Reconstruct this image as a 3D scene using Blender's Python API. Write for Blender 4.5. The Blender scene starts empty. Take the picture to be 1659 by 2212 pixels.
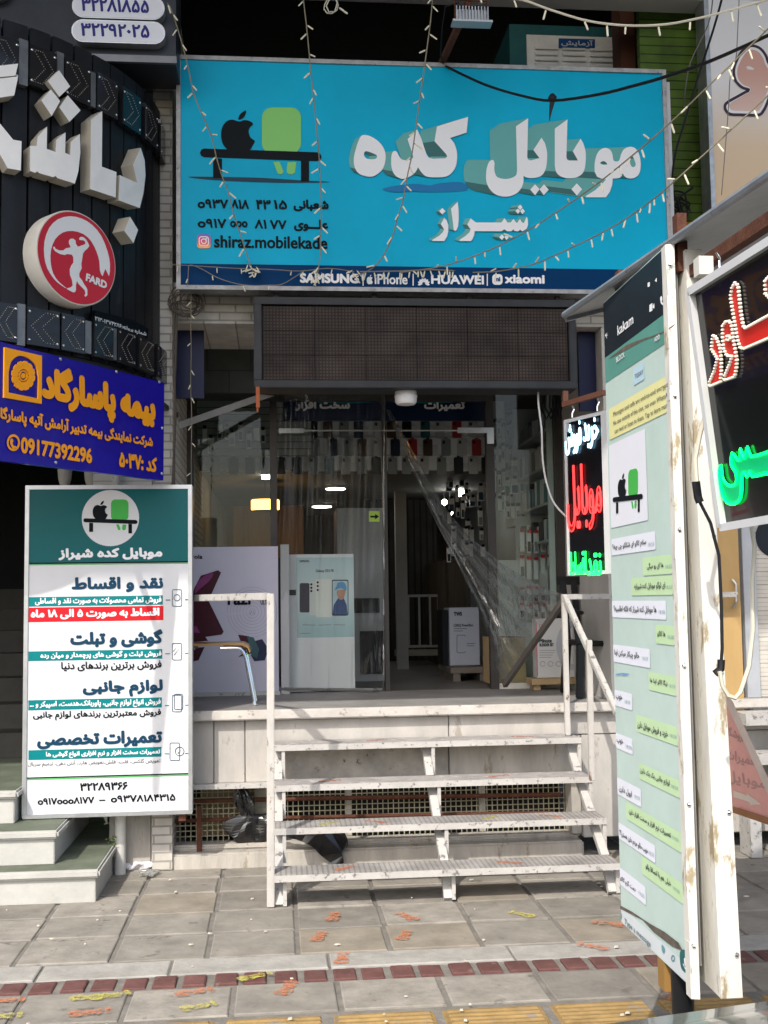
import bpy, bmesh, math, random
import numpy as np
from math import radians, sin, cos, pi
from mathutils import Vector, Matrix
from mathutils.geometry import delaunay_2d_cdt
random.seed(7)
SC = bpy.context.scene
COL = SC.collection

# ------------------------------------------------------------------ camera
FPX, CX, CY = 2463.0, 829.5, 1106.0          # focal length and centre of a 1659 x 2212 view of the photo
YAW, PITCH, ROLL, EYE = radians(5.4), radians(4.43), 0.0142, Vector((0, 0, 1.6))
FWD = Vector((sin(YAW)*cos(PITCH), cos(YAW)*cos(PITCH), sin(PITCH)))
_r = Vector((cos(YAW), -sin(YAW), 0)); _u = _r.cross(FWD)
RGT = _r*cos(ROLL) - _u*sin(ROLL); UPV = _u*cos(ROLL) + _r*sin(ROLL)
cd = bpy.data.cameras.new('camera'); cam = bpy.data.objects.new('camera', cd); COL.objects.link(cam)
M = Matrix.Identity(4)
for i in range(3):
    M[i][0], M[i][1], M[i][2], M[i][3] = RGT[i], UPV[i], -FWD[i], EYE[i]
cam.matrix_world = M
cd.sensor_fit = 'VERTICAL'; cd.sensor_height = 36; cd.lens = 36*FPX/2212
cd.clip_start = 0.05; cd.clip_end = 3000
SC.camera = cam

# ------------------------------------------------------------------ sky, sun, exposure
SUN_EL, SUN_AZ = radians(45), radians(27)      # the sun stands behind the camera, to the left
w = bpy.data.worlds.new('World'); SC.world = w; w.use_nodes = True
nt = w.node_tree; bg = nt.nodes['Background']
sky = nt.nodes.new('ShaderNodeTexSky'); sky.sky_type = 'NISHITA'; sky.sun_disc = False
sky.sun_elevation = SUN_EL; sky.sun_rotation = radians(180) + SUN_AZ
sky.air_density = 1.0; sky.dust_density = 3.0; sky.ozone_density = 1.0
nt.links.new(sky.outputs[0], bg.inputs[0]); bg.inputs[1].default_value = 0.15
sl = bpy.data.lights.new('sun', 'SUN'); sl.energy = 2.0; sl.angle = radians(0.6); sl.color = (1, .95, .87)
so = bpy.data.objects.new('sun', sl); COL.objects.link(so)
_d = Vector((sin(SUN_AZ)*cos(SUN_EL), cos(SUN_AZ)*cos(SUN_EL), -sin(SUN_EL)))
so.rotation_euler = _d.to_track_quat('-Z', 'Y').to_euler(); so.location = (-4, -6, 9)
SC.view_settings.view_transform = 'Standard'; SC.view_settings.look = 'None'
SC.view_settings.exposure = 1.0; SC.view_settings.gamma = 1; SC.view_settings.use_curve_mapping = False
SC.cycles.max_bounces = 8; SC.cycles.transparent_max_bounces = 16
SC.cycles.sample_clamp_indirect = 4; SC.cycles.use_denoising = True

# ------------------------------------------------------------------ rays through the view -> points in the place
def ray(px, py): return FWD + RGT*((px-CX)/FPX) - UPV*((py-CY)/FPX)
def P(px, py, Y): d = ray(px, py); return EYE + d*(Y/d.y)
def G(px, py, Z=0): d = ray(px, py); return EYE + d*((Z-EYE.z)/d.z)
def XP(px, py, X): d = ray(px, py); return EYE + d*(X/d.x)
def crop(x0, y0, k): return lambda pts: [((x0+p[0]/k)*.864, (y0+p[1]/k)*.864) for p in pts]

# ------------------------------------------------------------------ materials
MATS = {}
def srgb(r, g, b):
    f = lambda c: (c/255/12.92) if c/255 <= .04045 else ((c/255+.055)/1.055)**2.4
    return (f(r), f(g), f(b))
def mat(name, col, rough=.6, metal=0, var=.12, scale=6., bump=0., spots=None, spot_amt=.55, spot_scale=9., emit=0, spec=.2, stretch=None, coat=0):
    """plain paint/metal/plastic with worn variation; spots = colour of chips, rust or grime of a shape of their own"""
    if name in MATS: return MATS[name]
    m = bpy.data.materials.new(name); m.use_nodes = True; n = m.node_tree; b = n.nodes['Principled BSDF']; L = n.links.new
    b.inputs['Roughness'].default_value = rough; b.inputs['Metallic'].default_value = metal
    b.inputs['Specular IOR Level'].default_value = spec; b.inputs['Coat Weight'].default_value = coat
    tc = n.nodes.new('ShaderNodeTexCoord'); src = tc.outputs['Object']
    if stretch:
        mp = n.nodes.new('ShaderNodeMapping'); mp.inputs['Scale'].default_value = stretch; L(src, mp.inputs[0]); src = mp.outputs[0]
    c = (*col, 1)
    out = None
    if var or bump:
        nz = n.nodes.new('ShaderNodeTexNoise'); nz.inputs['Scale'].default_value = scale; nz.inputs['Detail'].default_value = 6
        nz.inputs['Roughness'].default_value = .65; L(src, nz.inputs['Vector'])
        mr = n.nodes.new('ShaderNodeMapRange'); mr.inputs[1].default_value = .3; mr.inputs[2].default_value = .7
        mr.inputs[3].default_value = 1-var; mr.inputs[4].default_value = 1+var*.6; L(nz.outputs[0], mr.inputs[0])
        mx = n.nodes.new('ShaderNodeMix'); mx.data_type = 'RGBA'; mx.blend_type = 'MULTIPLY'; mx.inputs[0].default_value = 1
        mx.inputs[6].default_value = c; L(mr.outputs[0], mx.inputs[7]); out = mx.outputs[2]
        if bump:
            nb = n.nodes.new('ShaderNodeTexNoise'); nb.inputs['Scale'].default_value = scale*5; nb.inputs['Detail'].default_value = 5; L(src, nb.inputs['Vector'])
            bp = n.nodes.new('ShaderNodeBump'); bp.inputs['Strength'].default_value = bump; bp.inputs['Distance'].default_value = .01
            L(nb.outputs[0], bp.inputs['Height']); L(bp.outputs[0], b.inputs['Normal'])
    if spots:
        ns = n.nodes.new('ShaderNodeTexNoise'); ns.inputs['Scale'].default_value = spot_scale; ns.inputs['Detail'].default_value = 8; ns.inputs['Roughness'].default_value = .7
        L(src, ns.inputs['Vector'])
        cr = n.nodes.new('ShaderNodeValToRGB'); cr.color_ramp.elements[0].position = spot_amt; cr.color_ramp.elements[1].position = min(1, spot_amt+.06); L(ns.outputs[0], cr.inputs[0])
        m2 = n.nodes.new('ShaderNodeMix'); m2.data_type = 'RGBA'; L(cr.outputs[0], m2.inputs[0])
        if out: L(out, m2.inputs[6])
        else: m2.inputs[6].default_value = c
        m2.inputs[7].default_value = (*spots, 1); out = m2.outputs[2]
    if out: L(out, b.inputs['Base Color'])
    else: b.inputs['Base Color'].default_value = c
    if emit:
        b.inputs['Emission Color'].default_value = c; b.inputs['Emission Strength'].default_value = emit
    MATS[name] = m; return m
def worn_paint(name, col):
    m = bpy.data.materials.new(name); m.use_nodes = True; n = m.node_tree; b = n.nodes['Principled BSDF']; L = n.links.new
    b.inputs['Base Color'].default_value = (*col, 1); b.inputs['Roughness'].default_value = .85; b.inputs['Specular IOR Level'].default_value = .1
    tc = n.nodes.new('ShaderNodeTexCoord'); a = n.nodes.new('ShaderNodeTexNoise'); a.inputs['Scale'].default_value = 34; a.inputs['Detail'].default_value = 9; a.inputs['Roughness'].default_value = .75; L(tc.outputs['Object'], a.inputs['Vector'])
    r = n.nodes.new('ShaderNodeMapRange'); r.inputs[1].default_value = .4; r.inputs[2].default_value = .6; r.inputs[3].default_value = .95; r.inputs[4].default_value = .0; L(a.outputs[0], r.inputs[0]); L(r.outputs[0], b.inputs['Alpha']); MATS[name] = m; return m
def bands(name, c1, c2, rough=.5, period=.02, axis='Z', duty=.5, bump=.3, metal=0, var=.1, second=None):
    """two colours in straight stripes (slats, ridges, an LED grid)"""
    if name in MATS: return MATS[name]
    m = bpy.data.materials.new(name); m.use_nodes = True; n = m.node_tree; b = n.nodes['Principled BSDF']; L = n.links.new
    b.inputs['Roughness'].default_value = rough; b.inputs['Metallic'].default_value = metal; b.inputs['Specular IOR Level'].default_value = .15
    tc = n.nodes.new('ShaderNodeTexCoord'); sp = n.nodes.new('ShaderNodeSeparateXYZ'); L(tc.outputs['Object'], sp.inputs[0])
    def stripe(ax, per, du):
        d = n.nodes.new('ShaderNodeMath'); d.operation = 'DIVIDE'; d.inputs[1].default_value = per; L(sp.outputs[ax], d.inputs[0])
        f = n.nodes.new('ShaderNodeMath'); f.operation = 'FRACT'; L(d.outputs[0], f.inputs[0])
        g = n.nodes.new('ShaderNodeMath'); g.operation = 'LESS_THAN'; g.inputs[1].default_value = du; L(f.outputs[0], g.inputs[0]); return g
    g = stripe(axis, period, duty)
    if second:
        h = stripe(second[0], second[1], second[2]); mm = n.nodes.new('ShaderNodeMath'); mm.operation = 'MAXIMUM'; L(g.outputs[0], mm.inputs[0]); L(h.outputs[0], mm.inputs[1]); g = mm
    nz = n.nodes.new('ShaderNodeTexNoise'); nz.inputs['Scale'].default_value = 5; nz.inputs['Detail'].default_value = 6; L(tc.outputs['Object'], nz.inputs['Vector'])
    mr = n.nodes.new('ShaderNodeMapRange'); mr.inputs[1].default_value = .3; mr.inputs[2].default_value = .7; mr.inputs[3].default_value = 1-var; mr.inputs[4].default_value = 1+var; L(nz.outputs[0], mr.inputs[0])
    mx = n.nodes.new('ShaderNodeMix'); mx.data_type = 'RGBA'; L(g.outputs[0], mx.inputs[0]); mx.inputs[6].default_value = (*c1, 1); mx.inputs[7].default_value = (*c2, 1)
    mu = n.nodes.new('ShaderNodeMix'); mu.data_type = 'RGBA'; mu.blend_type = 'MULTIPLY'; mu.inputs[0].default_value = 1; L(mx.outputs[2], mu.inputs[6]); L(mr.outputs[0], mu.inputs[7])
    L(mu.outputs[2], b.inputs['Base Color'])
    if bump:
        bp = n.nodes.new('ShaderNodeBump'); bp.inputs['Strength'].default_value = bump; bp.inputs['Distance'].default_value = .005; bp.invert = True; L(g.outputs[0], bp.inputs['Height']); L(bp.outputs[0], b.inputs['Normal'])
    MATS[name] = m; return m
def brick(name, c1, c2, mortar, bw, rh, ms=.006, rough=.8, rot=(pi/2, 0, 0)):
    if name in MATS: return MATS[name]
    m = bpy.data.materials.new(name); m.use_nodes = True; n = m.node_tree; b = n.nodes['Principled BSDF']; L = n.links.new
    b.inputs['Roughness'].default_value = rough
    tc = n.nodes.new('ShaderNodeTexCoord'); mp = n.nodes.new('ShaderNodeMapping'); mp.inputs['Rotation'].default_value = rot; L(tc.outputs['Object'], mp.inputs[0])
    br = n.nodes.new('ShaderNodeTexBrick'); br.inputs['Scale'].default_value = 1; br.inputs['Brick Width'].default_value = bw; br.inputs['Row Height'].default_value = rh
    br.inputs['Mortar Size'].default_value = ms; br.inputs['Color1'].default_value = (*c1, 1); br.inputs['Color2'].default_value = (*c2, 1); br.inputs['Mortar'].default_value = (*mortar, 1)
    L(mp.outputs[0], br.inputs['Vector'])
    nz = n.nodes.new('ShaderNodeTexNoise'); nz.inputs['Scale'].default_value = 7; nz.inputs['Detail'].default_value = 7; L(tc.outputs['Object'], nz.inputs['Vector'])
    mr = n.nodes.new('ShaderNodeMapRange'); mr.inputs[1].default_value = .3; mr.inputs[2].default_value = .7; mr.inputs[3].default_value = .75; mr.inputs[4].default_value = 1.1; L(nz.outputs[0], mr.inputs[0])
    mu = n.nodes.new('ShaderNodeMix'); mu.data_type = 'RGBA'; mu.blend_type = 'MULTIPLY'; mu.inputs[0].default_value = 1; L(br.outputs[0], mu.inputs[6]); L(mr.outputs[0], mu.inputs[7])
    L(mu.outputs[2], b.inputs['Base Color'])
    bp = n.nodes.new('ShaderNodeBump'); bp.inputs['Strength'].default_value = .5; bp.inputs['Distance'].default_value = .006; bp.invert = True; L(br.outputs['Fac'], bp.inputs['Height']); L(bp.outputs[0], b.inputs['Normal'])
    MATS[name] = m; return m
def clear(name, tint=(.9, .95, .93), gloss=.08, rough=.03, veil=0., veil_col=(.6, .62, .6), bump=0., fres=.5):
    """window glass or clear plastic sheet: see-through, with a gloss that grows at grazing angles and an optional dusty veil"""
    if name in MATS: return MATS[name]
    m = bpy.data.materials.new(name); m.use_nodes = True; n = m.node_tree; L = n.links.new
    n.nodes.remove(n.nodes['Principled BSDF']); o = n.nodes['Material Output']
    t = n.nodes.new('ShaderNodeBsdfTransparent'); t.inputs[0].default_value = (*tint, 1)
    g = n.nodes.new('ShaderNodeBsdfGlossy'); g.inputs['Roughness'].default_value = rough
    lw = n.nodes.new('ShaderNodeLayerWeight'); lw.inputs[0].default_value = .35
    ad = n.nodes.new('ShaderNodeMath'); ad.operation = 'MULTIPLY_ADD'; ad.inputs[1].default_value = fres; ad.inputs[2].default_value = gloss; ad.use_clamp = True; L(lw.outputs['Fresnel'], ad.inputs[0])
    mx = n.nodes.new('ShaderNodeMixShader'); L(ad.outputs[0], mx.inputs[0]); L(t.outputs[0], mx.inputs[1]); L(g.outputs[0], mx.inputs[2]); s = mx.outputs[0]
    tc = n.nodes.new('ShaderNodeTexCoord')
    if bump:
        nz = n.nodes.new('ShaderNodeTexNoise'); nz.inputs['Scale'].default_value = 12; nz.inputs['Detail'].default_value = 3
        mp = n.nodes.new('ShaderNodeMapping'); mp.inputs['Scale'].default_value = (1.6, 1.6, .35); L(tc.outputs['Object'], mp.inputs[0]); L(mp.outputs[0], nz.inputs['Vector'])
        bp = n.nodes.new('ShaderNodeBump'); bp.inputs['Strength'].default_value = bump; bp.inputs['Distance'].default_value = .03; L(nz.outputs[0], bp.inputs['Height']); L(bp.outputs[0], g.inputs['Normal']); L(bp.outputs[0], lw.inputs['Normal'])
    if veil:
        d = n.nodes.new('ShaderNodeBsdfDiffuse'); d.inputs[0].default_value = (*veil_col, 1)
        nz2 = n.nodes.new('ShaderNodeTexNoise'); nz2.inputs['Scale'].default_value = 5; nz2.inputs['Detail'].default_value = 6; mp2 = n.nodes.new('ShaderNodeMapping'); mp2.inputs['Scale'].default_value = (3, 3, .5)
        L(tc.outputs['Object'], mp2.inputs[0]); L(mp2.outputs[0], nz2.inputs['Vector'])
        v = n.nodes.new('ShaderNodeMath'); v.operation = 'MULTIPLY'; v.inputs[1].default_value = veil*2; L(nz2.outputs[0], v.inputs[0])
        m3 = n.nodes.new('ShaderNodeMixShader'); L(v.outputs[0], m3.inputs[0]); L(s, m3.inputs[1]); L(d.outputs[0], m3.inputs[2]); s = m3.outputs[0]
    L(s, o.inputs[0]); MATS[name] = m; return m
def gradient(name, stops, z0, z1, rough=.4, var=.05):
    """printed colour blend along the height of a sign"""
    if name in MATS: return MATS[name]
    m = bpy.data.materials.new(name); m.use_nodes = True; n = m.node_tree; b = n.nodes['Principled BSDF']; L = n.links.new
    b.inputs['Roughness'].default_value = rough
    tc = n.nodes.new('ShaderNodeTexCoord'); sp = n.nodes.new('ShaderNodeSeparateXYZ'); L(tc.outputs['Object'], sp.inputs[0])
    mr = n.nodes.new('ShaderNodeMapRange'); mr.inputs[1].default_value = z0; mr.inputs[2].default_value = z1; L(sp.outputs[2], mr.inputs[0])
    cr = n.nodes.new('ShaderNodeValToRGB'); e = cr.color_ramp.elements
    while len(e) < len(stops): e.new(.5)
    for el, (p, c) in zip(e, stops): el.position = p; el.color = (*c, 1)
    L(mr.outputs[0], cr.inputs[0]); L(cr.outputs[0], b.inputs['Base Color']); MATS[name] = m; return m

WHITE = mat('white_vinyl', (.64, .65, .67), .35, var=.04, scale=3)
LETTER_WHITE = mat('printed_white', (.8, .81, .83), .4, var=0)
BLACK = mat('printed_black', (.005, .008, .011), .5, var=0, spec=.08)
NAVY = mat('printed_navy', srgb(14, 58, 84), .4, var=0)
TEAL = mat('printed_teal', srgb(0, 118, 122), .35, var=.05)
TEAL_DK = mat('printed_deep_teal', srgb(0, 92, 96), .35, var=.06, scale=2)
RED = mat('printed_red', srgb(206, 28, 40), .35, var=.04)
GREEN = mat('printed_green', srgb(70, 176, 78), .4, var=.05)
SIGN_BLUE = mat('printed_cyan_blue', srgb(0, 170, 208), .4, var=.13, scale=1.1, spec=.1)
SIGN_NAVY = mat('printed_dark_blue', srgb(0, 52, 96), .45, var=.05, spec=.06)
LIME = mat('printed_lime', srgb(128, 196, 106), .4, var=.03)
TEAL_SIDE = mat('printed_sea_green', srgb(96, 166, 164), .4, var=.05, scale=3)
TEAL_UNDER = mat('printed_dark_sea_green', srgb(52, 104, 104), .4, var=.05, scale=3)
GALV = mat('galvanised_steel', (.38, .4, .42), .4, .75, var=.3, scale=14)
ALU = mat('brushed_aluminium', (.52, .54, .56), .35, .8, var=.15, scale=10)
CHROME = mat('chrome', (.75, .76, .78), .1, 1, var=0)
RUST = mat('rusty_steel', (.11, .045, .028), .85, .1, var=.35, scale=20, bump=.4)
PEEL = mat('peeling_white_paint', (.47, .455, .43), .55, var=.12, scale=9, bump=.25, spots=(.17, .16, .155), spot_amt=.57, spot_scale=24)
PEEL_RUST = mat('chipped_white_post_paint', (.49, .47, .44), .5, var=.15, scale=9, bump=.3, spots=(.15, .1, .07), spot_amt=.585, spot_scale=19, stretch=(1, 1, .5))
TREAD = mat('worn_chequer_tread', (.36, .34, .33), .7, var=.25, scale=8, bump=.3, spots=(.5, .48, .46), spot_amt=.56, spot_scale=14)
MARBLE = mat('whitewashed_stone', (.46, .435, .4), .7, var=.22, scale=3, bump=.3, spots=(.34, .31, .27), spot_amt=.6, spot_scale=6, stretch=(1.6, 1, .6))
PLASTER = mat('crumbling_plaster', (.4, .37, .33), .9, var=.35, scale=5, bump=.8, spots=(.1, .09, .08), spot_amt=.6, spot_scale=12)
WHITEWASH = mat('stained_whitewash', (.44, .41, .365), .8, var=.28, scale=3.5, bump=.6, spots=(.27, .23, .17), spot_amt=.59, spot_scale=6, stretch=(2, 1, .5))
SLAB = mat('grey_floor_slab', (.27, .26, .25), .55, var=.25, scale=3, bump=.15)
GREEN_STEP = mat('mossy_green_terrazzo', (.13, .15, .11), .7, var=.3, scale=5, bump=.2)
DARK = mat('dark_paint_and_shade', (.01, .011, .013), .6, var=.2, spec=.1)  # real dark parts, and the shade painted into loggia and gym entry
DARK_GREY = mat('charcoal_steel', (.032, .034, .038), .5, .0, var=.25, spec=.2)
BLACK_PLASTIC = mat('black_plastic', (.012, .012, .013), .35, var=.1)
RUBBER = mat('black_cable', (.012, .012, .014), .5, var=0)
CORD = mat('light_string_cord', (.25, .22, .16), .6, var=.1)
BULB = mat('cream_led_tube', (.72, .68, .52), .3, var=0)
CREAM_WIRE = mat('cream_cable', (.55, .52, .42), .5, var=.1)

# ------------------------------------------------------------------ objects
ORG = {}
def setp(o, label=None, cat=None, group=None, kind=None):
    if label: o['label'] = label
    if cat: o['category'] = cat
    if group: o['group'] = group
    if kind: o['kind'] = kind
    return o
def thing(name, label, cat, loc=(0, 0, 0), group=None):
    o = bpy.data.objects.new(name, None); COL.objects.link(o); o.location = loc; o.empty_display_size = .1
    ORG[o] = Vector(loc); return setp(o, label, cat, group)
class MB:
    def __init__(s): s.v = []; s.f = []; s.m = []; s.k = 0
    def face(s, pts): b = len(s.v); s.v += [tuple(p) for p in pts]; s.f.append(tuple(range(b, b+len(pts)))); s.m.append(s.k)
    def add(s, vs, fs): b = len(s.v); s.v += [tuple(p) for p in vs]; s.f += [tuple(i+b for i in f) for f in fs]; s.m += [s.k]*len(fs); return s
    def box(s, x0, x1, y0, y1, z0, z1):
        return s.hexa([(x0, y0, z0), (x1, y0, z0), (x1, y1, z0), (x0, y1, z0), (x0, y0, z1), (x1, y0, z1), (x1, y1, z1), (x0, y1, z1)])
    def hexa(s, c): return s.add(c, [(0, 3, 2, 1), (4, 5, 6, 7), (0, 1, 5, 4), (1, 2, 6, 5), (2, 3, 7, 6), (3, 0, 4, 7)])
    def beam(s, a, b, w, h, up=(0, 0, 1)):
        a = Vector(a); b = Vector(b); d = (b-a).normalized(); u = Vector(up)
        if abs(d.dot(u)) > .98: u = Vector((0, 1, 0))
        r = d.cross(u).normalized()*(w/2); q = r.cross(d).normalized()*(h/2)
        return s.hexa([a-r-q, a+r-q, b+r-q, b-r-q, a-r+q, a+r+q, b+r+q, b-r+q])
    def tube(s, pts, r, n=6, closed=False):
        pts = [Vector(p) for p in pts]; N = len(pts); b = len(s.v)
        rr = r if isinstance(r, (list, tuple)) else [r]*N
        ref = None
        for i, p in enumerate(pts):
            if closed: t = pts[(i+1) % N]-pts[i-1]
            else: t = pts[min(i+1, N-1)]-pts[max(i-1, 0)]
            if t.length < 1e-9: t = Vector((0, 0, 1))
            t.normalize()
            if ref is None: ref = t.orthogonal().normalized()
            ref = (ref - t*ref.dot(t)); ref = ref.normalized() if ref.length > 1e-6 else t.orthogonal().normalized()
            q = t.cross(ref)
            s.v += [tuple(p+(ref*cos(2*pi*k/n)+q*sin(2*pi*k/n))*rr[i]) for k in range(n)]
        seg = N if closed else N-1
        for i in range(seg):
            for k in range(n):
                a = b+i*n; c = b+((i+1) % N)*n
                s.f.append((a+k, a+(k+1) % n, c+(k+1) % n, c+k)); s.m.append(s.k)
        if not closed:
            s.f.append(tuple(b+k for k in reversed(range(n)))); s.f.append(tuple(b+(N-1)*n+k for k in range(n))); s.m += [s.k]*2
        return s
    def lathe(s, c, prof, n=24, axis=(0, 0, 1)):
        c = Vector(c); ax = Vector(axis).normalized(); e = ax.orthogonal().normalized(); g = ax.cross(e); b = len(s.v)
        for (r, h) in prof: s.v += [tuple(c+ax*h+(e*cos(2*pi*k/n)+g*sin(2*pi*k/n))*r) for k in range(n)]
        for i in range(len(prof)-1):
            for k in range(n): s.f.append((b+i*n+k, b+i*n+(k+1) % n, b+(i+1)*n+(k+1) % n, b+(i+1)*n+k)); s.m.append(s.k)
        s.f.append(tuple(b+k for k in reversed(range(n)))); s.f.append(tuple(b+(len(prof)-1)*n+k for k in range(n))); s.m += [s.k]*2
        return s
    def ball(s, c, r, n=8):
        return s.lathe(c, [(r*max(.02, sin(pi*i/n)), -r*cos(pi*i/n)) for i in range(n+1)], n)
    def build(s, name, m, parent=None, bev=0, smooth=False, **kw):
        org = ORG[parent] if parent is not None else (Vector(s.v[0])*0)
        me = bpy.data.meshes.new(name); me.from_pydata([(x-org.x, y-org.y, z-org.z) for x, y, z in s.v], [], s.f)
        ms = m if isinstance(m, (list, tuple)) else [m]
        for q in ms: me.materials.append(q)
        if len(ms) > 1: me.polygons.foreach_set('material_index', s.m)
        bm = bmesh.new(); bm.from_mesh(me)
        if bev: 
            bmesh.ops.remove_doubles(bm, verts=bm.verts, dist=1e-5)
            ed = [e for e in bm.edges if len(e.link_faces) == 2 and e.calc_face_angle(0) > .5]
            bmesh.ops.bevel(bm, geom=ed, offset=bev, segments=2, affect='EDGES', clamp_overlap=True)
        if s.fixn: bmesh.ops.recalc_face_normals(bm, faces=bm.faces)
        bm.to_mesh(me); bm.free()
        if smooth:
            me.polygons.foreach_set('use_smooth', [True]*len(me.polygons))
            try: me.set_sharp_from_angle(angle=radians(40))
            except Exception: pass
        o = bpy.data.objects.new(name, me); COL.objects.link(o)
        if parent is not None: o.parent = parent
        ORG[o] = org.copy()
        return setp(o, **kw)
    fixn = True
class Sheet(MB): fixn = False
def struct(name, mb, m, **kw): return mb.build(name, m, None, kind='structure', **kw)
def one(name, mb, m, label, cat, group=None, **kw):
    """a thing that is one mesh, its origin moved to its own base"""
    v = np.array(mb.v); c = Vector((*((v.min(0)+v.max(0))/2)[:2], v[:, 2].min()))
    mb.v = [tuple(p) for p in (v-np.array(c))]; o = mb.build(name, m, None, **kw); o.location = c; ORG[o] = c
    return setp(o, label, cat, group)
def copy_tree(o, parent=None):
    c = o.copy(); COL.objects.link(c)
    if parent is not None: c.parent = parent
    ORG[c] = ORG.get(o, Vector((0, 0, 0)))
    for ch in list(o.children): copy_tree(ch, c)
    return c

# ------------------------------------------------------------------ flat frames: signs, posters, panels
def fill(loops):
    vs = []; es = []
    for Lp in loops:
        b = len(vs); n = len(Lp); vs += [Vector(p) for p in Lp]; es += [(b+i, b+(i+1) % n) for i in range(n)]
    ov, oe, of, _, _, _ = delaunay_2d_cdt(vs, es, [], 0, 1e-7)
    A = np.array([v[:] for v in ov]); F = np.array([f[:3] for f in of])
    if not len(F): return A, F
    C = A[F].mean(1); W = np.zeros(len(C))
    for Lp in loops:
        a = np.array(Lp); b = np.roll(a, -1, 0)
        for p, q in zip(a, b):
            cr = (q[0]-p[0])*(C[:, 1]-p[1])-(C[:, 0]-p[0])*(q[1]-p[1])
            W += ((p[1] <= C[:, 1]) & (q[1] > C[:, 1]) & (cr > 0)); W -= ((p[1] > C[:, 1]) & (q[1] <= C[:, 1]) & (cr < 0))
    return A, F[W != 0]
def area(Lp): return sum(Lp[i-1][0]*Lp[i][1]-Lp[i][0]*Lp[i-1][1] for i in range(len(Lp)))/2
def smooth_loop(pts, n=3, closed=True):
    out = []; N = len(pts)
    for i in range(N if closed else N-1):
        p0, p1, p2, p3 = [np.array(pts[(i+k) % N] if closed else pts[min(max(i+k, 0), N-1)], float) for k in (-1, 0, 1, 2)]
        for j in range(n):
            t = j/n; out.append(tuple(.5*(2*p1+(p2-p0)*t+(2*p0-5*p1+4*p2-p3)*t*t+(3*p1-p0-3*p2+p3)*t**3)))
    if not closed: out.append(tuple(pts[-1]))
    return out
class Fr:
    """a flat face in the place: origin, right, up, and the normal towards the street"""
    def __init__(s, o, u, v): s.o = Vector(o); s.u = Vector(u).normalized(); s.n = s.u.cross(Vector(v)).normalized(); s.v = s.n.cross(s.u).normalized()
    def px(s, x, y):
        d = ray(x, y); t = (s.o-EYE).dot(s.n)/d.dot(s.n); q = EYE+d*t-s.o; return (q.dot(s.u), q.dot(s.v))
    def w(s, u, v, d=0): return s.o+s.u*u+s.v*v+s.n*d
    def loop(s, pts): return [s.px(*p) for p in pts]
def front(Y, x=0, z=0): return Fr((x, Y, z), (1, 0, 0), (0, 0, 1))
def vplane(a, b): return Fr((a[0], a[1], 0), (b[0]-a[0], b[1]-a[1], 0), (0, 0, 1))
def flat(fr, loops, d, name, m, parent=None, thick=0, uv=False, **kw):
    """a cut shape (outer loop plus holes) laid d above a face; thick > 0 gives it edges"""
    L = [list(l) if uv else fr.loop(l) for l in loops]
    out = [l if area(l) > 0 else l[::-1] for l in L[:1]]+[l if area(l) < 0 else l[::-1] for l in L[1:]]
    A, F = fill(out); mb = Sheet(); mb.add([fr.w(p[0], p[1], d) for p in A], [tuple(int(i) for i in f) for f in F])
    if thick:
        for l in out:
            n = len(l); mb.add([fr.w(*p, d) for p in l]+[fr.w(*p, d-thick) for p in l], [(i, i+n, (i+1) % n+n, (i+1) % n) for i in range(n)])
    return mb.build(name, m, parent, **kw)
def shapes(fr, groups, d, name, m, parent=None, thick=0, uv=False):
    """several separate cut shapes in one print"""
    mb = Sheet()
    for loops in groups:
        L = [list(l) if uv else fr.loop(l) for l in loops]
        out = [l if area(l) > 0 else l[::-1] for l in L[:1]]+[l if area(l) < 0 else l[::-1] for l in L[1:]]
        A, F = fill(out); mb.add([fr.w(p[0], p[1], d) for p in A], [tuple(int(i) for i in f) for f in F])
        if thick:
            for l in out:
                n = len(l); mb.add([fr.w(*p, d) for p in l]+[fr.w(*p, d-thick) for p in l], [(i, i+n, (i+1) % n+n, (i+1) % n) for i in range(n)])
    return mb.build(name, m, parent)
def ribbon(fr, lines, w, d, name, m, parent=None, uv=False, closed=False):
    mb = Sheet()
    for k, l in enumerate(lines):
        q = [np.array(p) for p in (l if uv else fr.loop(l))]; n = len(q); b = len(mb.v)
        for i in range(n):
            a = q[i-1] if (closed or i) else q[0]; c = q[(i+1) % n] if (closed or i < n-1) else q[-1]
            t = c-a; t = t/(np.linalg.norm(t)+1e-12); nn = np.array([-t[1], t[0]])*w/2
            mb.v += [tuple(fr.w(*(q[i]+nn), d+k*2e-5)), tuple(fr.w(*(q[i]-nn), d+k*2e-5))]
        for i in range(n if closed else n-1):
            j = (i+1) % n; mb.f.append((b+2*i+1, b+2*j+1, b+2*j, b+2*i)); mb.m.append(0)
    return mb.build(name, m, parent)
def circle(c, r, n=40, ry=None): return [(c[0]+r*cos(2*pi*k/n), c[1]+(ry or r)*sin(2*pi*k/n)) for k in range(n)]
def rrect(x0, y0, x1, y1, r, n=5):
    p = []
    for cx, cy, a in ((x1-r, y1-r, 0), (x0+r, y1-r, 1), (x0+r, y0+r, 2), (x1-r, y0+r, 3)):
        p += [(cx+r*cos((a+k/n)*pi/2), cy+r*sin((a+k/n)*pi/2)) for k in range(n+1)]
    return p

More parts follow.
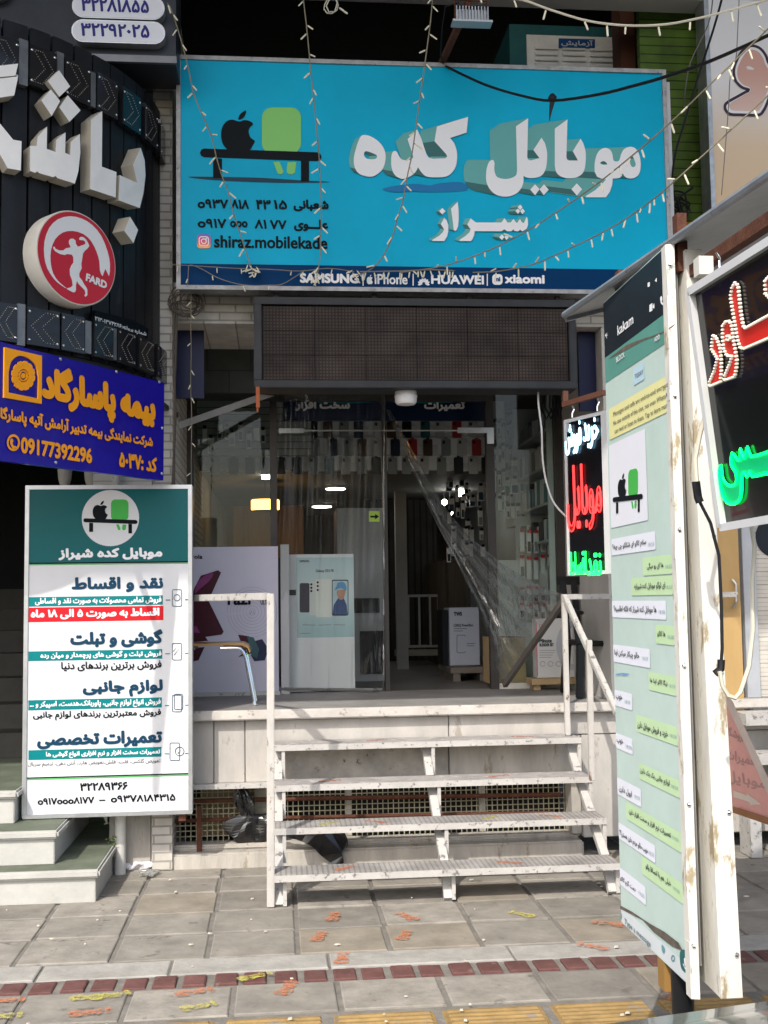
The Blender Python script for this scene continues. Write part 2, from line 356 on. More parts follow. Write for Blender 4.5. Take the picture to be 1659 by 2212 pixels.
# ------------------------------------------------------------------ lettering (Arabic script shaped here)
_F = {'ا': (0xFE8D, 2), 'آ': (0xFE81, 2), 'ب': (0xFE8F, 4), 'پ': (0xFB56, 4), 'ت': (0xFE95, 4), 'ث': (0xFE99, 4), 'ج': (0xFE9D, 4), 'چ': (0xFB7A, 4), 'ح': (0xFEA1, 4), 'خ': (0xFEA5, 4),
      'د': (0xFEA9, 2), 'ذ': (0xFEAB, 2), 'ر': (0xFEAD, 2), 'ز': (0xFEAF, 2), 'ژ': (0xFB8A, 2), 'س': (0xFEB1, 4), 'ش': (0xFEB5, 4), 'ص': (0xFEB9, 4), 'ض': (0xFEBD, 4), 'ط': (0xFEC1, 4), 'ظ': (0xFEC5, 4),
      'ع': (0xFEC9, 4), 'غ': (0xFECD, 4), 'ف': (0xFED1, 4), 'ق': (0xFED5, 4), 'ک': (0xFB8E, 4), 'گ': (0xFB92, 4), 'ل': (0xFEDD, 4), 'م': (0xFEE1, 4), 'ن': (0xFEE5, 4), 'ه': (0xFEE9, 4), 'و': (0xFEED, 2), 'ی': (0xFBFC, 4), 'ئ': (0xFE89, 4)}
def shape(s):
    if not any(c in _F for c in s): return s
    g = []; i = 0
    while i < len(s):
        c = s[i]
        if c == 'ـ': g.append(c); i += 1; continue
        if c not in _F: g.append(c); i += 1; continue
        prev = s[i-1] if i else ' '
        joinp = prev == 'ـ' or (prev in _F and _F[prev][1] == 4)
        if c == 'ل' and i+1 < len(s) and s[i+1] == 'ا':
            g.append(chr(0xFEFC if joinp else 0xFEFB)); i += 2; continue
        nxt = s[i+1] if i+1 < len(s) else ' '
        joinn = _F[c][1] == 4 and (nxt in _F or nxt == 'ـ')
        b, k = _F[c]
        g.append(chr(b+(3 if joinp and joinn else 1 if joinp else 2 if joinn else 0))); i += 1
    g = g[::-1]; out = []; i = 0
    isd = lambda c: c.isdigit() or c.isascii() and c.isalnum()
    while i < len(g):
        if isd(g[i]):
            j = i
            while j < len(g) and isd(g[j]): j += 1
            out += g[i:j][::-1]; i = j
        else: out.append(g[i]); i += 1
    return ''.join(out)
_TL = {}
def text_loops(s, res=3):
    if (s, res) in _TL: return _TL[(s, res)]
    c = bpy.data.curves.new('t', 'FONT'); c.body = shape(s); c.size = 1; c.fill_mode = 'NONE'; c.resolution_u = res
    o = bpy.data.objects.new('t', c); COL.objects.link(o)
    dg = bpy.context.evaluated_depsgraph_get(); me = bpy.data.meshes.new_from_object(o.evaluated_get(dg))
    V = [(v.co.x, v.co.y) for v in me.vertices]; adj = {}
    for e in me.edges:
        a, b = e.vertices; adj.setdefault(a, []).append(b); adj.setdefault(b, []).append(a)
    bpy.data.objects.remove(o); bpy.data.curves.remove(c); bpy.data.meshes.remove(me)
    seen = set(); loops = []
    for s0 in range(len(V)):
        if s0 in seen or s0 not in adj: continue
        Lp = [s0]; seen.add(s0); cur = s0+1 if s0+1 in adj[s0] else adj[s0][0]
        while cur not in seen:
            seen.add(cur); Lp.append(cur); n = [k for k in adj[cur] if k not in seen]
            if not n: break
            cur = n[0]
        if len(Lp) > 2: loops.append([V[i] for i in Lp])
    _TL[(s, res)] = loops; return loops
def place(fr, s, x0, x1, y, h, bold=0, level=True, y1=None, rot=0):
    """loops of a text fitted so its ink spans the view columns x0..x1 around row y, h rows tall"""
    loops = text_loops(s); a = np.concatenate([np.array(l) for l in loops]); lo = a.min(0); hi = a.max(0)
    y1 = y if y1 is None else y1
    uL = np.array(fr.px(x0, y)); uR = np.array(fr.px(x1, y1)); xm = (x0+x1)/2; ym = (y+y1)/2
    H = abs(fr.px(xm, ym-h/2)[1]-fr.px(xm, ym+h/2)[1]); c = np.array(fr.px(xm, ym))
    W = abs(uR[0]-uL[0]) if level else np.linalg.norm(uR-uL); r = bold*H
    sx = (W-2*r)/(hi[0]-lo[0]); sy = (H-2*r)/(hi[1]-lo[1]); ang = 0 if level else math.atan2(uR[1]-uL[1], uR[0]-uL[0])
    R = np.array([[cos(ang), -sin(ang)], [sin(ang), cos(ang)]]); mid = (lo+hi)/2
    return [((np.array(l)-mid)*np.array([sx, sy]))@R.T+c for l in loops], r
def txt(fr, s, x0, x1, y, h, m, parent, d=.002, bold=.05, name='lettering', **kw):
    loops, r = place(fr, s, x0, x1, y, h, bold, **kw)
    A, F = fill([[tuple(p) for p in l] for l in loops]); mb = Sheet()
    offs = [(0, 0)]+([(r*cos(k*pi/5), r*sin(k*pi/5)) for k in range(10)] if bold else [])
    for k, (dx, dy) in enumerate(offs): mb.add([fr.w(p[0]+dx, p[1]+dy, d+k*4e-5) for p in A], [tuple(int(i) for i in f) for f in F])
    return mb.build(name, m, parent)
def neon(fr, s, x0, x1, y, h, m, parent, d=.012, r=.006, name='neon_tube', **kw):
    loops, _ = place(fr, s, x0, x1, y, h, 0, **kw); mb = MB()
    for l in loops: mb.tube([fr.w(p[0], p[1], d) for p in l], r, 5, closed=True)
    return mb.build(name, m, parent, smooth=True)
#@@SETTING
# ================================================================== ground
GROUT = mat('paving_bed', (.2, .188, .168), .95, var=.3, scale=9, bump=.5)
ASPHALT = mat('asphalt', (.05, .05, .05), .9, var=.3, scale=20, bump=.5)
def tile_mats(base, k, nm):
    return [mat(nm+'_%d' % i, tuple(c*f for c in base), .8, var=.28, scale=5+i, bump=.35, spots=tuple(c*.55 for c in base), spot_amt=.6, spot_scale=6+2*i) for i, f in enumerate(k)]
PAVE = tile_mats((.258, .24, .21), (1, .86, 1.12), 'paving_slab')+[mat('paving_slab_ochre', (.262, .233, .19), .8, var=.28, scale=5, bump=.35, spots=(.2, .18, .15), spot_amt=.6, spot_scale=7)]
struct('ground', MB().box(-60, 60, -60, 3.2, -.5, -.13), ASPHALT)
struct('pavement_bed', MB().box(-30, 30, 3.35, 12, -.45, -.0145), GROUT)
struct('kerb', MB().box(-30, 30, 3.2, 3.35, -.45, .0), mat('kerb_stone', (.36, .35, .33), .8, var=.2, bump=.3))
def row(mb, y0, y1, xs, gap, top=-.0045, slope=.012, jit=.004):
    for a, b in zip(xs[:-1], xs[1:]):
        z = top+random.uniform(-jit, jit*.3); g = gap/2; e = .006; mb.k = random.choice([0, 0, 1, 2, 3]) if mb.multi else 0
        t = [random.uniform(-.0016, .0016) for _ in range(4)]
        b0 = [(a+g, y0+g), (b-g, y0+g), (b-g, y1-g), (a+g, y1-g)]; c0 = [(a+g+e, y0+g+e), (b-g-e, y0+g+e), (b-g-e, y1-g-e), (a+g+e, y1-g-e)]
        n = len(mb.v); mb.v += [(x, y, -.03) for x, y in b0]+[(x, y, z-e*.6) for x, y in b0]+[(x, y, z+t[i]) for i, (x, y) in enumerate(c0)]
        fs = [(n+8, n+9, n+10, n+11)]
        for q in (0, 4):
            fs += [(n+q+i, n+q+(i+1) % 4, n+q+4+(i+1) % 4, n+q+4+i) for i in range(4)]
        mb.f += fs; mb.m += [mb.k]*len(fs)
def xs(a, b, p, off=0, j=.0):
    r = []; x = a+off
    while x < b: r.append(x+random.uniform(-j, j)); x += p
    return r
slabs = MB(); slabs.multi = True
for y0, y1, off in ((5.37, 5.77, .01), (5.77, 6.15, .01), (6.15, 6.56, .01), (6.56, 6.9, .01), (6.9, 7.26, .01)):
    row(slabs, y0, y1, xs(-5.87, 7.2, .425, off, .008), .024)
row(slabs, 4.62, 4.98, xs(-5.8, 7.2, .428, .05, .008), .024)
for y0 in (3.36, 3.78): row(slabs, y0, y0+.41, xs(-6, 7.2, .43, .1), .025)
row(slabs, 7.26, 7.66, xs(2.2, 7.2, .425), .03)
pv = struct('pavement', slabs, PAVE)
st = MB(); st.multi = False; row(st, 5.15, 5.365, [-5.2, -3.4, -2.4, -1.32, -1.05, -.48, .22, 1.05, 1.86, 2.9, 4.2, 5.5], .012)
struct('pavement_edging', st, mat('pale_concrete_edging', (.34, .33, .305), .85, var=.22, scale=8, bump=.4))
rb = MB(); rb.multi = False
for x in xs(-5, 6, .127, .02, .004):
    row(rb, 4.995+random.uniform(-.004, .004), 5.135, [x, x+.1], .004, top=-.003)
struct('red_paver_row', rb, mat('red_paver', (.14, .066, .06), .8, var=.35, scale=6, bump=.4, spots=(.19, .13, .115), spot_amt=.6, spot_scale=14))
ty = MB(); ty.multi = False
for a in xs(-5.9, 7, .428, .1):
    row(ty, 4.2, 4.6, [a, a+.425], .025, top=-.012)
    for k in range(9):
        y = 4.232+k*.04
        ty.hexa([(a+.03, y, -.013), (a+.395, y, -.013), (a+.395, y+.026, -.013), (a+.03, y+.026, -.013), (a+.036, y+.005, -.005), (a+.389, y+.005, -.005), (a+.389, y+.021, -.005), (a+.036, y+.021, -.005)])
struct('tactile_paving', ty, mat('tactile_yellow', (.29, .195, .08), .8, var=.35, scale=7, bump=.3, spots=(.22, .19, .15), spot_amt=.57, spot_scale=11))
# painted footprints (orange and yellow soles) on the slabs and treads
ORANGE_P = worn_paint('worn_orange_paint', (.52, .19, .09))
YELLOW_P = worn_paint('worn_yellow_paint', (.5, .45, .1))
SOLE = [smooth_loop([(-.13, 0), (-.115, .026), (-.06, .03), (-.02, .02), (.03, .026), (.065, .03), (.08, .008), (.06, -.022), (.01, -.018), (-.05, -.03), (-.11, -.028)], 3)]
TOES = [smooth_loop([(.088, .03), (.112, .038), (.132, .02), (.135, -.004), (.118, -.02), (.1, -.014), (.094, .008)], 3)]
FPN = [0]
def footprint(c, ang, m, z=.001, s=1.0, parent=None):
    FPN[0] += 1; z += (FPN[0] % 7)*.0003
    ca, sa = cos(ang), sin(ang); mb = Sheet()
    for g in (SOLE, TOES):
        A, F = fill([l if area(l) > 0 else l[::-1] for l in g])
        mb.add([(c[0]+s*(p[0]*.85*ca-p[1]*1.55*sa), c[1]+s*(p[0]*.85*sa+p[1]*1.55*ca), z) for p in A], [tuple(int(i) for i in f) for f in F])
    return mb.build('painted_footprint', m, parent or pv)
F4 = lambda x, y: ((x/2.37)*.864, (1900+y/2.37)*.864)
F6 = lambda x, y: ((600+x/1.508)*.864, (2200+y/1.508)*.864)
for f, pts in ((F4, [((525, 1405), .05, YELLOW_P), ((650, 1398), .2, YELLOW_P), ((1150, 1375), .25, ORANGE_P), ((1175, 1462), .3, YELLOW_P), ((530, 1498), .1, ORANGE_P), ((1510, 1285), .45, YELLOW_P), ((20, 1425), -.1, ORANGE_P), ((5, 1520), 0, YELLOW_P)]),
               (F6, [((355, 138), 1.25, ORANGE_P), ((632, 138), 1.95, ORANGE_P), ((300, 213), 1.2, ORANGE_P), ((622, 210), 1.15, ORANGE_P), ((1065, 130), 2.2, YELLOW_P), ((1395, 163), 2.5, ORANGE_P), ((388, 295), 1.35, ORANGE_P), ((1335, 250), 2.4, ORANGE_P), ((180, 408), 1.2, ORANGE_P), ((1640, 430), .8, ORANGE_P)])):
    for (p, a, m) in pts:
        q = G(*f(*p)); footprint((q.x, q.y), a, m, s=random.uniform(.68, .8))
# ================================================================== the building of the shop
WALLP = mat('painted_render', (.5, .48, .45), .85, var=.15, scale=3, bump=.3)
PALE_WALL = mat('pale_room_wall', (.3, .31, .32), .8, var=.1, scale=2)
CBRICK = brick('cream_facing_brick', (.56, .53, .48), (.5, .47, .42), (.3, .28, .25), .2, .052)
bld = thing('shop_building', 'pale two storey shop building with a dark loggia above the blue sign', 'building', (.75, 9, 0))
def bpart(n, mb, m, **k): return mb.build(n, m, bld, **k)
bpart('unseen_shading_storey', MB().box(-8, 9, 1.75, 7.3, 7.5, 10.0), mat('soffit_plaster', (.5, .49, .46), .85, var=.12, scale=2))  # unseen storey, added and sized so its shadow covers the upper front
bpart('fascia_beam', MB().box(-8, 9, 7.12, 7.295, 5.58, 5.74), MATS['soffit_plaster'])
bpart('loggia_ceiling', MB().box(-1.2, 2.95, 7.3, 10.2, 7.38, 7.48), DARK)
bpart('loggia_wall', MB().box(-1.2, 2.95, 10.2, 10.3, 3.3, 7.38).box(-1.3, -1.2, 7.32, 10.3, 3.3, 7.38).box(2.95, 3.05, 7.32, 10.3, 3.3, 7.38), DARK)  # loggia ceiling and walls near black: the void's shade put into their colour
bpart('floor_band', MB().box(-.64, 2.95, 7.16, 10.2, 3.36, 3.62), CBRICK)
bpart('pillar', MB().box(-.76, -.64, 7.1, 10, 0.0, 5.6), CBRICK)
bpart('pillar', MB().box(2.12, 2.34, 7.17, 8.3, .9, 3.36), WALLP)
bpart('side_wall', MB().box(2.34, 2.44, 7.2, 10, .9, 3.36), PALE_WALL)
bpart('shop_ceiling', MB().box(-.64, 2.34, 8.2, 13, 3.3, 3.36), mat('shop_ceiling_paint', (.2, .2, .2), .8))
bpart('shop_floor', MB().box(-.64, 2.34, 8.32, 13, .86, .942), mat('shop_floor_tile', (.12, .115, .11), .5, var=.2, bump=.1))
# the raised platform in front
plat = thing('shop_platform', 'whitewashed stone platform with a grey top in front of the shop door', 'platform', (.75, 7.6, 0))
def ppart(n, mb, m, **k): return mb.build(n, m, plat, **k)
ppart('top_slab', MB().box(-.64, 4.6, 7.1, 8.32, .885, .945), [SLAB], bev=.006)
ppart('slab_edge', MB().box(-.65, 4.6, 7.075, 7.098, .882, .943), mat('flaking_edge_paint', (.52, .49, .45), .7, var=.15, scale=5, bump=.6, spots=(.3, .27, .23), spot_amt=.57, spot_scale=13), bev=.008)
for a, b, z0, z1, m in ((-.66, -.395, .5, .875, MARBLE), (-.39, -.205, .5, .875, MARBLE), (-.2, -.035, .5, .875, MARBLE), (-.03, 1.06, .74, .875, MARBLE), (1.065, 2.5, .74, .875, MARBLE), (-.03, 1.06, .5, .73, PLASTER), (1.065, 1.9, .5, .735, WHITEWASH), (1.905, 3.2, .1, .735, MARBLE), (2.505, 4.6, .74, .875, MARBLE), (3.205, 4.6, .1, .735, MARBLE)):
    ppart('facing_panel', MB().box(a, b, 7.14+random.uniform(0, .006)+(.02 if m is PLASTER else 0), 7.3, z0, z1), m, bev=.004)
ppart('lintel_strip', MB().box(-.72, -.02, 7.1, 7.16, .47, .5), PEEL)
ppart('plinth', MB().box(-.76, 1.9, 7.12, 7.3, -.02, .085).box(-.76, 1.9, 7.2, 7.33, .085, .12), WHITEWASH, bev=.012)
ppart('corner_block', MB().box(-1.02, -.765, 7.14, 7.6, -.02, .5), WHITEWASH, bev=.01)
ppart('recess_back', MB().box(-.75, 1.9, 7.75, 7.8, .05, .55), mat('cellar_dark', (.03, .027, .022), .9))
ppart('recess_post', MB().box(-.15, -.07, 7.36, 7.44, .12, .5), WHITEWASH)
for x in (.42, 1.28): ppart('recess_post', MB().box(x, x+.04, 7.34, 7.38, .12, .5), WHITEWASH)
ppart('recess_backing_board', MB().box(-.5, -.02, 7.5, 7.52, .12, .42), mat('tan_board', (.3, .22, .12), .8, var=.3))
ppart('recess_jamb', MB().box(1.84, 1.9, 7.17, 7.34, .12, .5), WHITEWASH)
# vent mesh, rusty pipes
gr = thing('vent_grille', 'pale woven wire mesh over the cellar opening under the platform', 'grille', (.55, 7.34, .1))
mb = MB(); x = -.75
while x < 1.84: mb.box(x, x+.006, 7.334, 7.339, .1, .49); x += .0335
z = .11
while z < .49: mb.box(-.75, 1.84, 7.339, 7.343, z, z+.006); z += .0335
mb.build('wire_mesh', mat('galvanised_yellowed_wire', (.42, .39, .27), .6, .2, var=.3, scale=12), gr)
mb = MB().box(-.76, 1.85, 7.33, 7.35, .09, .105); mb.build('bottom_rail', WHITEWASH, gr)
pp = MB(); pp.tube([(-.62, 7.28, .375), (.2, 7.28, .368), (1.8, 7.28, .345)], .014, 8)
one('rusty_pipe', pp, RUST, 'long rusty pipe running in front of the cellar mesh behind the steel stairs', 'pipe', smooth=True)
pp = MB(); pp.tube([(-.75, 7.27, .255), (-.2, 7.27, .26), (1.75, 7.27, .235)], .012, 8); pp.box(-.5, -.47, 7.18, 7.21, .03, .36)
one('rusty_bracket_bar', pp, RUST, 'lower rusty bar with an upright leg in front of the cellar mesh', 'bar')
# ------------------------------------------------------------------ shop front: frames and glass
GLASS = clear('shop_glass', (.86, .9, .88), .012, .02, fres=.12)
FRAME = mat('dark_bronze_frame', (.06, .055, .052), .45, .4, var=.2)
sf = thing('shopfront', 'dark framed glass shopfront with an open doorway', 'shopfront', (.75, 8.28, .945))
for x, wd in ((-.64, .05), (-.045, .05), (.775, .03), (1.545, .06), (2.06, .06)):
    MB().box(x, x+wd, 8.25, 8.31, .945, 3.3).build('frame_post', FRAME, sf)
MB().box(-.59, 2.06, 8.255, 8.305, 3.2, 3.3).box(-.0, 1.545, 8.245, 8.3, 3.06, 3.12).build('head_rail', FRAME, sf)
for _a, _b in ((-.59, -.045), (1.605, 2.06)): MB().box(_a, _b, 8.255, 8.305, .945, .985).build('sill_rail', mat('sill_paint', (.5, .48, .44), .6, var=.15), sf)
for a, b, z0, z1 in ((-.59, -.045, .985, 3.2), (.005, .775, 3.12, 3.2), (1.605, 2.06, .985, 3.2)):
    MB().box(a, b, 8.277, 8.283, z0, z1).build('glass_pane', GLASS, sf)
MB().box(.02, .2, 8.23, 8.25, 2.82, 2.855).build('hinge_plate', ALU, sf)
MB().box(1.33, 1.6, 8.23, 8.25, 2.82, 2.86).box(1.55, 1.6, 8.23, 8.25, 2.74, 2.82).build('hinge_plate', ALU, sf)
MB().box(.2, 1.33, 8.245, 8.25, 2.835, 2.845).build('glass_edge', ALU, sf)
# sloping brace and wall panels left of the door
one('diagonal_brace', MB().beam(P(378, 922, 7.6), P(592, 848, 8.0), .014, .045), mat('grey_brace_paint', (.4, .4, .4), .6, var=.2, bump=.2), 'grey flat steel brace sloping up to the door head', 'brace')
q0 = P(378, 665, 7.35); q1 = P(441, 860, 7.35)
nvp = mat('navy_panel', srgb(16, 24, 62), .4, var=.1)
one('navy_panel', MB().box(q0.x, q1.x, 7.35, 7.38, q1.z, q0.z), nvp, 'dark navy blue panel at the upper left of the shopfront', 'panel')
q0 = P(1243, 690, 7.35); q1 = P(1285, 890, 7.35)
one('navy_panel', MB().box(q0.x, q1.x, 7.3, 7.33, q1.z, q0.z+.3), nvp, 'dark navy blue panel beside the pale pillar right of the shop door', 'panel')
q0 = P(441, 655, 7.9); q1 = P(595, 850, 7.9)
one('rolling_shutter_box', MB().box(q0.x-.15, q1.x, 7.9, 8.2, q1.z, q0.z+.1), brick('grey_brick_reflection', (.05, .058, .055), (.043, .05, .048), (.02, .025, .024), .3, .16, .004), 'dark grey shutter housing with faint seams above the left window', 'shutter box')  # brick pattern here is a reflection put into the surface colour
# ================================================================== steel stairs and railings
stp = thing('steel_stairs', 'peeling white steel stairs with four open treads up to the platform', 'stairs', (.9, 6.6, 0))
TR = [(6.13, .165), (6.4, .355), (6.67, .545), (6.9, .745)]
for i, (y, z) in enumerate(TR):
    x1 = 1.83; mb = MB(); mb.box(-.02, x1, y+.004, y+.21, z-.004, z+.006)
    mb.k = 1; mb.box(-.025, x1+.01, y-.004, y, z-.03, z+.004).box(-.02, x1, y+.206, y+.21, z-.03, z-.005).box(-.024, -.02, y, y+.2, z-.03, z+.004)
    mb.build('tread', [bands('chequer_tread', (.3, .29, .28), (.22, .21, .2), .7, .028, 'X', .35, .4, var=.3) if i < 2 else TREAD, PEEL], stp)
for x in (.0, .9, 1.8):
    mb = MB(); prev = (6.17, 0.)
    for y, z in TR:
        mb.beam((x, prev[0]+.02, prev[1]), (x, y+.16, z-.03), .035, .045, (1, 0, 0))
        prev = (y+.16, z-.0)
    mb.beam((x+.03, 6.19, 0), (x+.03, 6.19, .13), .02, .03, (0, 1, 0))
    for k in (1, 2, 3): mb.beam((x+.03, TR[k][0]+.02, TR[k-1][1]+.006), (x+.03, TR[k][0]+.02, TR[k][1]-.03), .02, .03, (0, 1, 0))
    mb.build('stringer', PEEL, stp)
for (fx, fy, i, m, a) in ((.35, .1, 0, ORANGE_P, .6), (1.25, .1, 0, ORANGE_P, 2.6), (.28, .1, 1, YELLOW_P, .5), (.55, .1, 1, ORANGE_P, 2.4), (1.2, .1, 1, YELLOW_P, .8), (1.55, .1, 1, ORANGE_P, 2.5), (.3, .1, 2, ORANGE_P, .3), (1.3, .1, 2, ORANGE_P, .3), (.6, .1, 3, ORANGE_P, .4), (1.5, .1, 3, ORANGE_P, 2.8)):
    footprint((fx, TR[i][0]+fy), a, m, z=TR[i][1]+.0065, s=.62, parent=stp)
lr = thing('stair_railing', 'peeling white post and top bar railing on the left of the stairs', 'railing', (-.01, 6.2, 0))
MB().beam((-.045, 6.18, 0), (-.035, 6.18, 1.645), .04, .04, (0, 1, 0)).build('post', PEEL_RUST, lr, bev=.003)
MB().beam((-.055, 6.2, 1.63), (-.56, 7.16, 1.63), .035, .04).build('top_bar', PEEL, lr, bev=.003)
MB().beam((-.56, 7.15, .945), (-.56, 7.15, 1.61), .035, .035, (0, 1, 0)).build('post', PEEL_RUST, lr, bev=.003)
rr = thing('stair_railing', 'white tube railing with a sloping handrail on the right of the stairs', 'railing', (1.8, 6.8, .7))
MB().beam((1.775, 6.97, .755), (1.775, 6.97, 1.6), .032, .032, (0, 1, 0)).build('post', PEEL_RUST, rr, bev=.003)
a = P(1274, 1375, 6.5); MB().beam((1.795, 6.52, .55), (a.x, 6.52, a.z-.02), .032, .032, (0, 1, 0)).build('post', PEEL_RUST, rr, bev=.003)
b = P(1345, 1545, 6.0); MB().beam((1.775, 6.96, 1.61), (b.x, 6.1, b.z), .03, .034).build('handrail', PEEL, rr, bev=.003)
MB().beam((1.76, 6.975, 1.605), (2.9, 7.0, 1.605), .03, .034).build('top_bar', PEEL, rr, bev=.003)
# ================================================================== the blue shop sign
ms = thing('shop_sign', 'large cyan blue shop sign with white Persian lettering', 'sign', (1, 6.9, 3.5))
sg = front(6.9)
Z3 = crop(400, 0, 2.37); Z4 = crop(1000, 0, 1.8033); T1 = crop(1140, 270, 3.456); T2 = crop(850, 270, 4.879); T3 = crop(1050, 490, 5.53)
SX0, SX1, SZ0, SZ1 = -.585, 2.5, 3.515, 4.965
MB().box(SX0, SX1, 6.902, 7.04, SZ0, SZ1).build('sign_box', GALV, ms)
def frame4(mb, x0, x1, z0, z1, w, y0, y1):
    mb.box(x0, x1, y0, y1, z0, z0+w); mb.box(x0, x1, y0, y1, z1-w, z1); mb.box(x0, x0+w, y0, y1, z0+w, z1-w); mb.box(x1-w, x1, y0, y1, z0+w, z1-w); return mb
frame4(MB(), SX0-.012, SX1+.012, SZ0-.012, SZ1+.012, .026, 6.885, 6.9).build('frame', mat('weathered_sign_frame', (.36, .36, .36), .55, .4, var=.3, scale=20, spots=(.12, .12, .12), spot_amt=.6, spot_scale=30), ms)
MB().box(SX1+.014, SX1+.05, 6.93, 7.03, SZ0+.05, SZ1-.05).build('folded_edge', mat('folded_white_edge', (.6, .61, .65), .5, var=.1), ms)
bz = P(800, 575, 6.9).z
def wavy(x0, x1, z0, z1, d, amp, m, name, par, Y=6.9, nx=40, nz=18):
    mb = Sheet(); vs = []
    for j in range(nz+1):
        for i in range(nx+1):
            x = x0+(x1-x0)*i/nx; z = z0+(z1-z0)*j/nz
            vs.append((x, Y-d-amp*(sin(x*3.1+z*2)*.5+sin(x*7.3-z*5+1)*.3+sin(x*1.7+z*9)*.25), z))
    fs = [(j*(nx+1)+i, j*(nx+1)+i+1, (j+1)*(nx+1)+i+1, (j+1)*(nx+1)+i) for j in range(nz) for i in range(nx)]
    mb.add(vs, fs); return mb.build(name, m, par, smooth=True)
wavy(SX0+.014, SX1-.014, bz, SZ1-.014, .003, .0034, SIGN_BLUE, 'banner_face', ms)
wavy(SX0+.014, SX1-.014, SZ0+.014, bz, .003, .0012, SIGN_NAVY, 'banner_strip', ms)
D0 = .008
# logo: a black apple and a plain green rounded figure side by side on a black bench
APPLE = smooth_loop([(460, 722), (430, 712), (395, 722), (370, 755), (362, 800), (370, 850), (390, 880), (412, 893), (450, 900), (480, 893), (530, 893), (550, 865), (562, 838), (538, 820), (526, 787), (532, 760), (552, 738), (530, 720), (500, 715), (478, 722)], 3)
LEAF = smooth_loop([(465, 712), (470, 688), (488, 668), (510, 658), (506, 685), (488, 706)], 3)
BENCH = [[(262, 883), (930, 905), (950, 915), (958, 932), (950, 950), (930, 957), (262, 935), (244, 926), (237, 908), (245, 890)], [(315, 940), (368, 943), (368, 1058), (315, 1058)], [(835, 955), (883, 958), (883, 1078), (835, 1078)]]
FIG = [rrect(604, 640, 836, 912, 60, 8)]
FLEG = [[(672, 962), (708, 962), (733, 1020), (722, 1036), (702, 1034), (694, 1024)], [(756, 964), (808, 964), (800, 1026), (780, 1038), (756, 1032), (750, 1018)]]
def logo(fr, par, f, d=.003, halo=None, green=GREEN):
    shapes(fr, [[f(FIG[0])]]+[[f(l)] for l in FLEG], d, 'logo_figure', green, par)
    shapes(fr, [[f(l)] for l in BENCH], d+.0006, 'logo_bench', BLACK, par)
    shapes(fr, [[f(APPLE)], [f(LEAF)]], d+.0003+.0009, 'logo_apple', BLACK, par)
logo(sg, ms, Z3, D0, green=LIME)
flat(sg, [Z3(smooth_loop([(165, 1050), (320, 1050), (600, 1056), (850, 1072), (1010, 1080), (860, 1086), (600, 1082), (300, 1068)], 3))], D0-.001, 'logo_ground_line', mat('printed_deep_blue', (0, .03, .06), .4, var=0), ms)
# title words with their printed block extrusion
MU = smooth_loop([(1195, 560), (1193, 500), (1205, 430), (1230, 380), (1275, 352), (1320, 362), (1345, 400), (1355, 455), (1375, 468), (1405, 460), (1420, 410), (1445, 365), (1490, 343), (1540, 352), (1575, 400), (1590, 470), (1588, 540), (1570, 585), (1530, 612), (1480, 612), (1450, 595), (1435, 570), (1425, 595), (1400, 612), (1350, 616)], 3, False)+[(1345, 670), (1325, 730), (1290, 778), (1115, 778), (1120, 765), (1200, 715), (1255, 665), (1290, 625), (1250, 615), (1215, 600)]
MUH = [smooth_loop([(1243, 478), (1270, 465), (1295, 480), (1300, 495), (1270, 497), (1250, 490)], 3), smooth_loop([(1505, 420), (1525, 430), (1545, 480), (1545, 505), (1525, 518), (1505, 500), (1497, 460)], 3)]
BA = [(850, 185), (960, 105), (950, 430), (955, 450), (975, 460), (1050, 460), (1005, 380), (1072, 272)]+smooth_loop([(1095, 310), (1115, 380), (1117, 450), (1110, 520), (1090, 570), (1050, 600), (1000, 612), (940, 610), (890, 590), (860, 555), (850, 500)], 3, False)
IL = [(515, 165), (620, 95), (612, 430), (618, 450), (640, 460), (718, 440), (665, 370), (735, 263)]+smooth_loop([(765, 310), (782, 380), (783, 450), (775, 520), (750, 575), (710, 603), (650, 612), (600, 605), (580, 590)], 3, False)+smooth_loop([(580, 640), (565, 690), (530, 735), (480, 762), (420, 772), (350, 758), (295, 715), (262, 650), (257, 580), (265, 520), (285, 470), (315, 455), (330, 480), (328, 520), (332, 560), (350, 600), (400, 618), (450, 617), (500, 600), (522, 570), (524, 500)], 3, False)
DIA = lambda a, b, c, d: [a, b, c, d]
DOTS1 = [DIA((993, 708), (1040, 657), (1085, 708), (1040, 762)), DIA((638, 712), (680, 665), (718, 708), (680, 760)), DIA((719, 710), (757, 665), (797, 712), (755, 758))]
HE = smooth_loop([(265, 345), (330, 342), (400, 370), (470, 420), (525, 490), (553, 570), (550, 660), (520, 750), (460, 810), (390, 845), (310, 840), (230, 810), (185, 750), (168, 680), (170, 600), (195, 500), (225, 410)], 3)
HEH = smooth_loop([(290, 570), (305, 540), (340, 540), (430, 575), (450, 600), (430, 630), (340, 632), (300, 605)], 3)
KD = smooth_loop([(622, 620), (630, 570), (650, 538), (680, 535), (700, 560), (720, 600), (750, 635), (800, 645), (860, 640), (890, 610), (885, 580)], 2, False)+[(822, 390), (938, 270), (985, 370), (1050, 570), (1080, 615), (1130, 628), (1285, 622), (1305, 600), (1290, 570), (1150, 415), (1180, 235), (1560, 118), (1540, 310), (1340, 375)]+smooth_loop([(1390, 440), (1420, 530), (1425, 620), (1410, 720), (1360, 800), (1290, 845), (1200, 855), (1070, 850), (1010, 815), (960, 750), (948, 735), (920, 790), (860, 840), (790, 870), (740, 870), (680, 840), (640, 780), (622, 700)], 2, False)
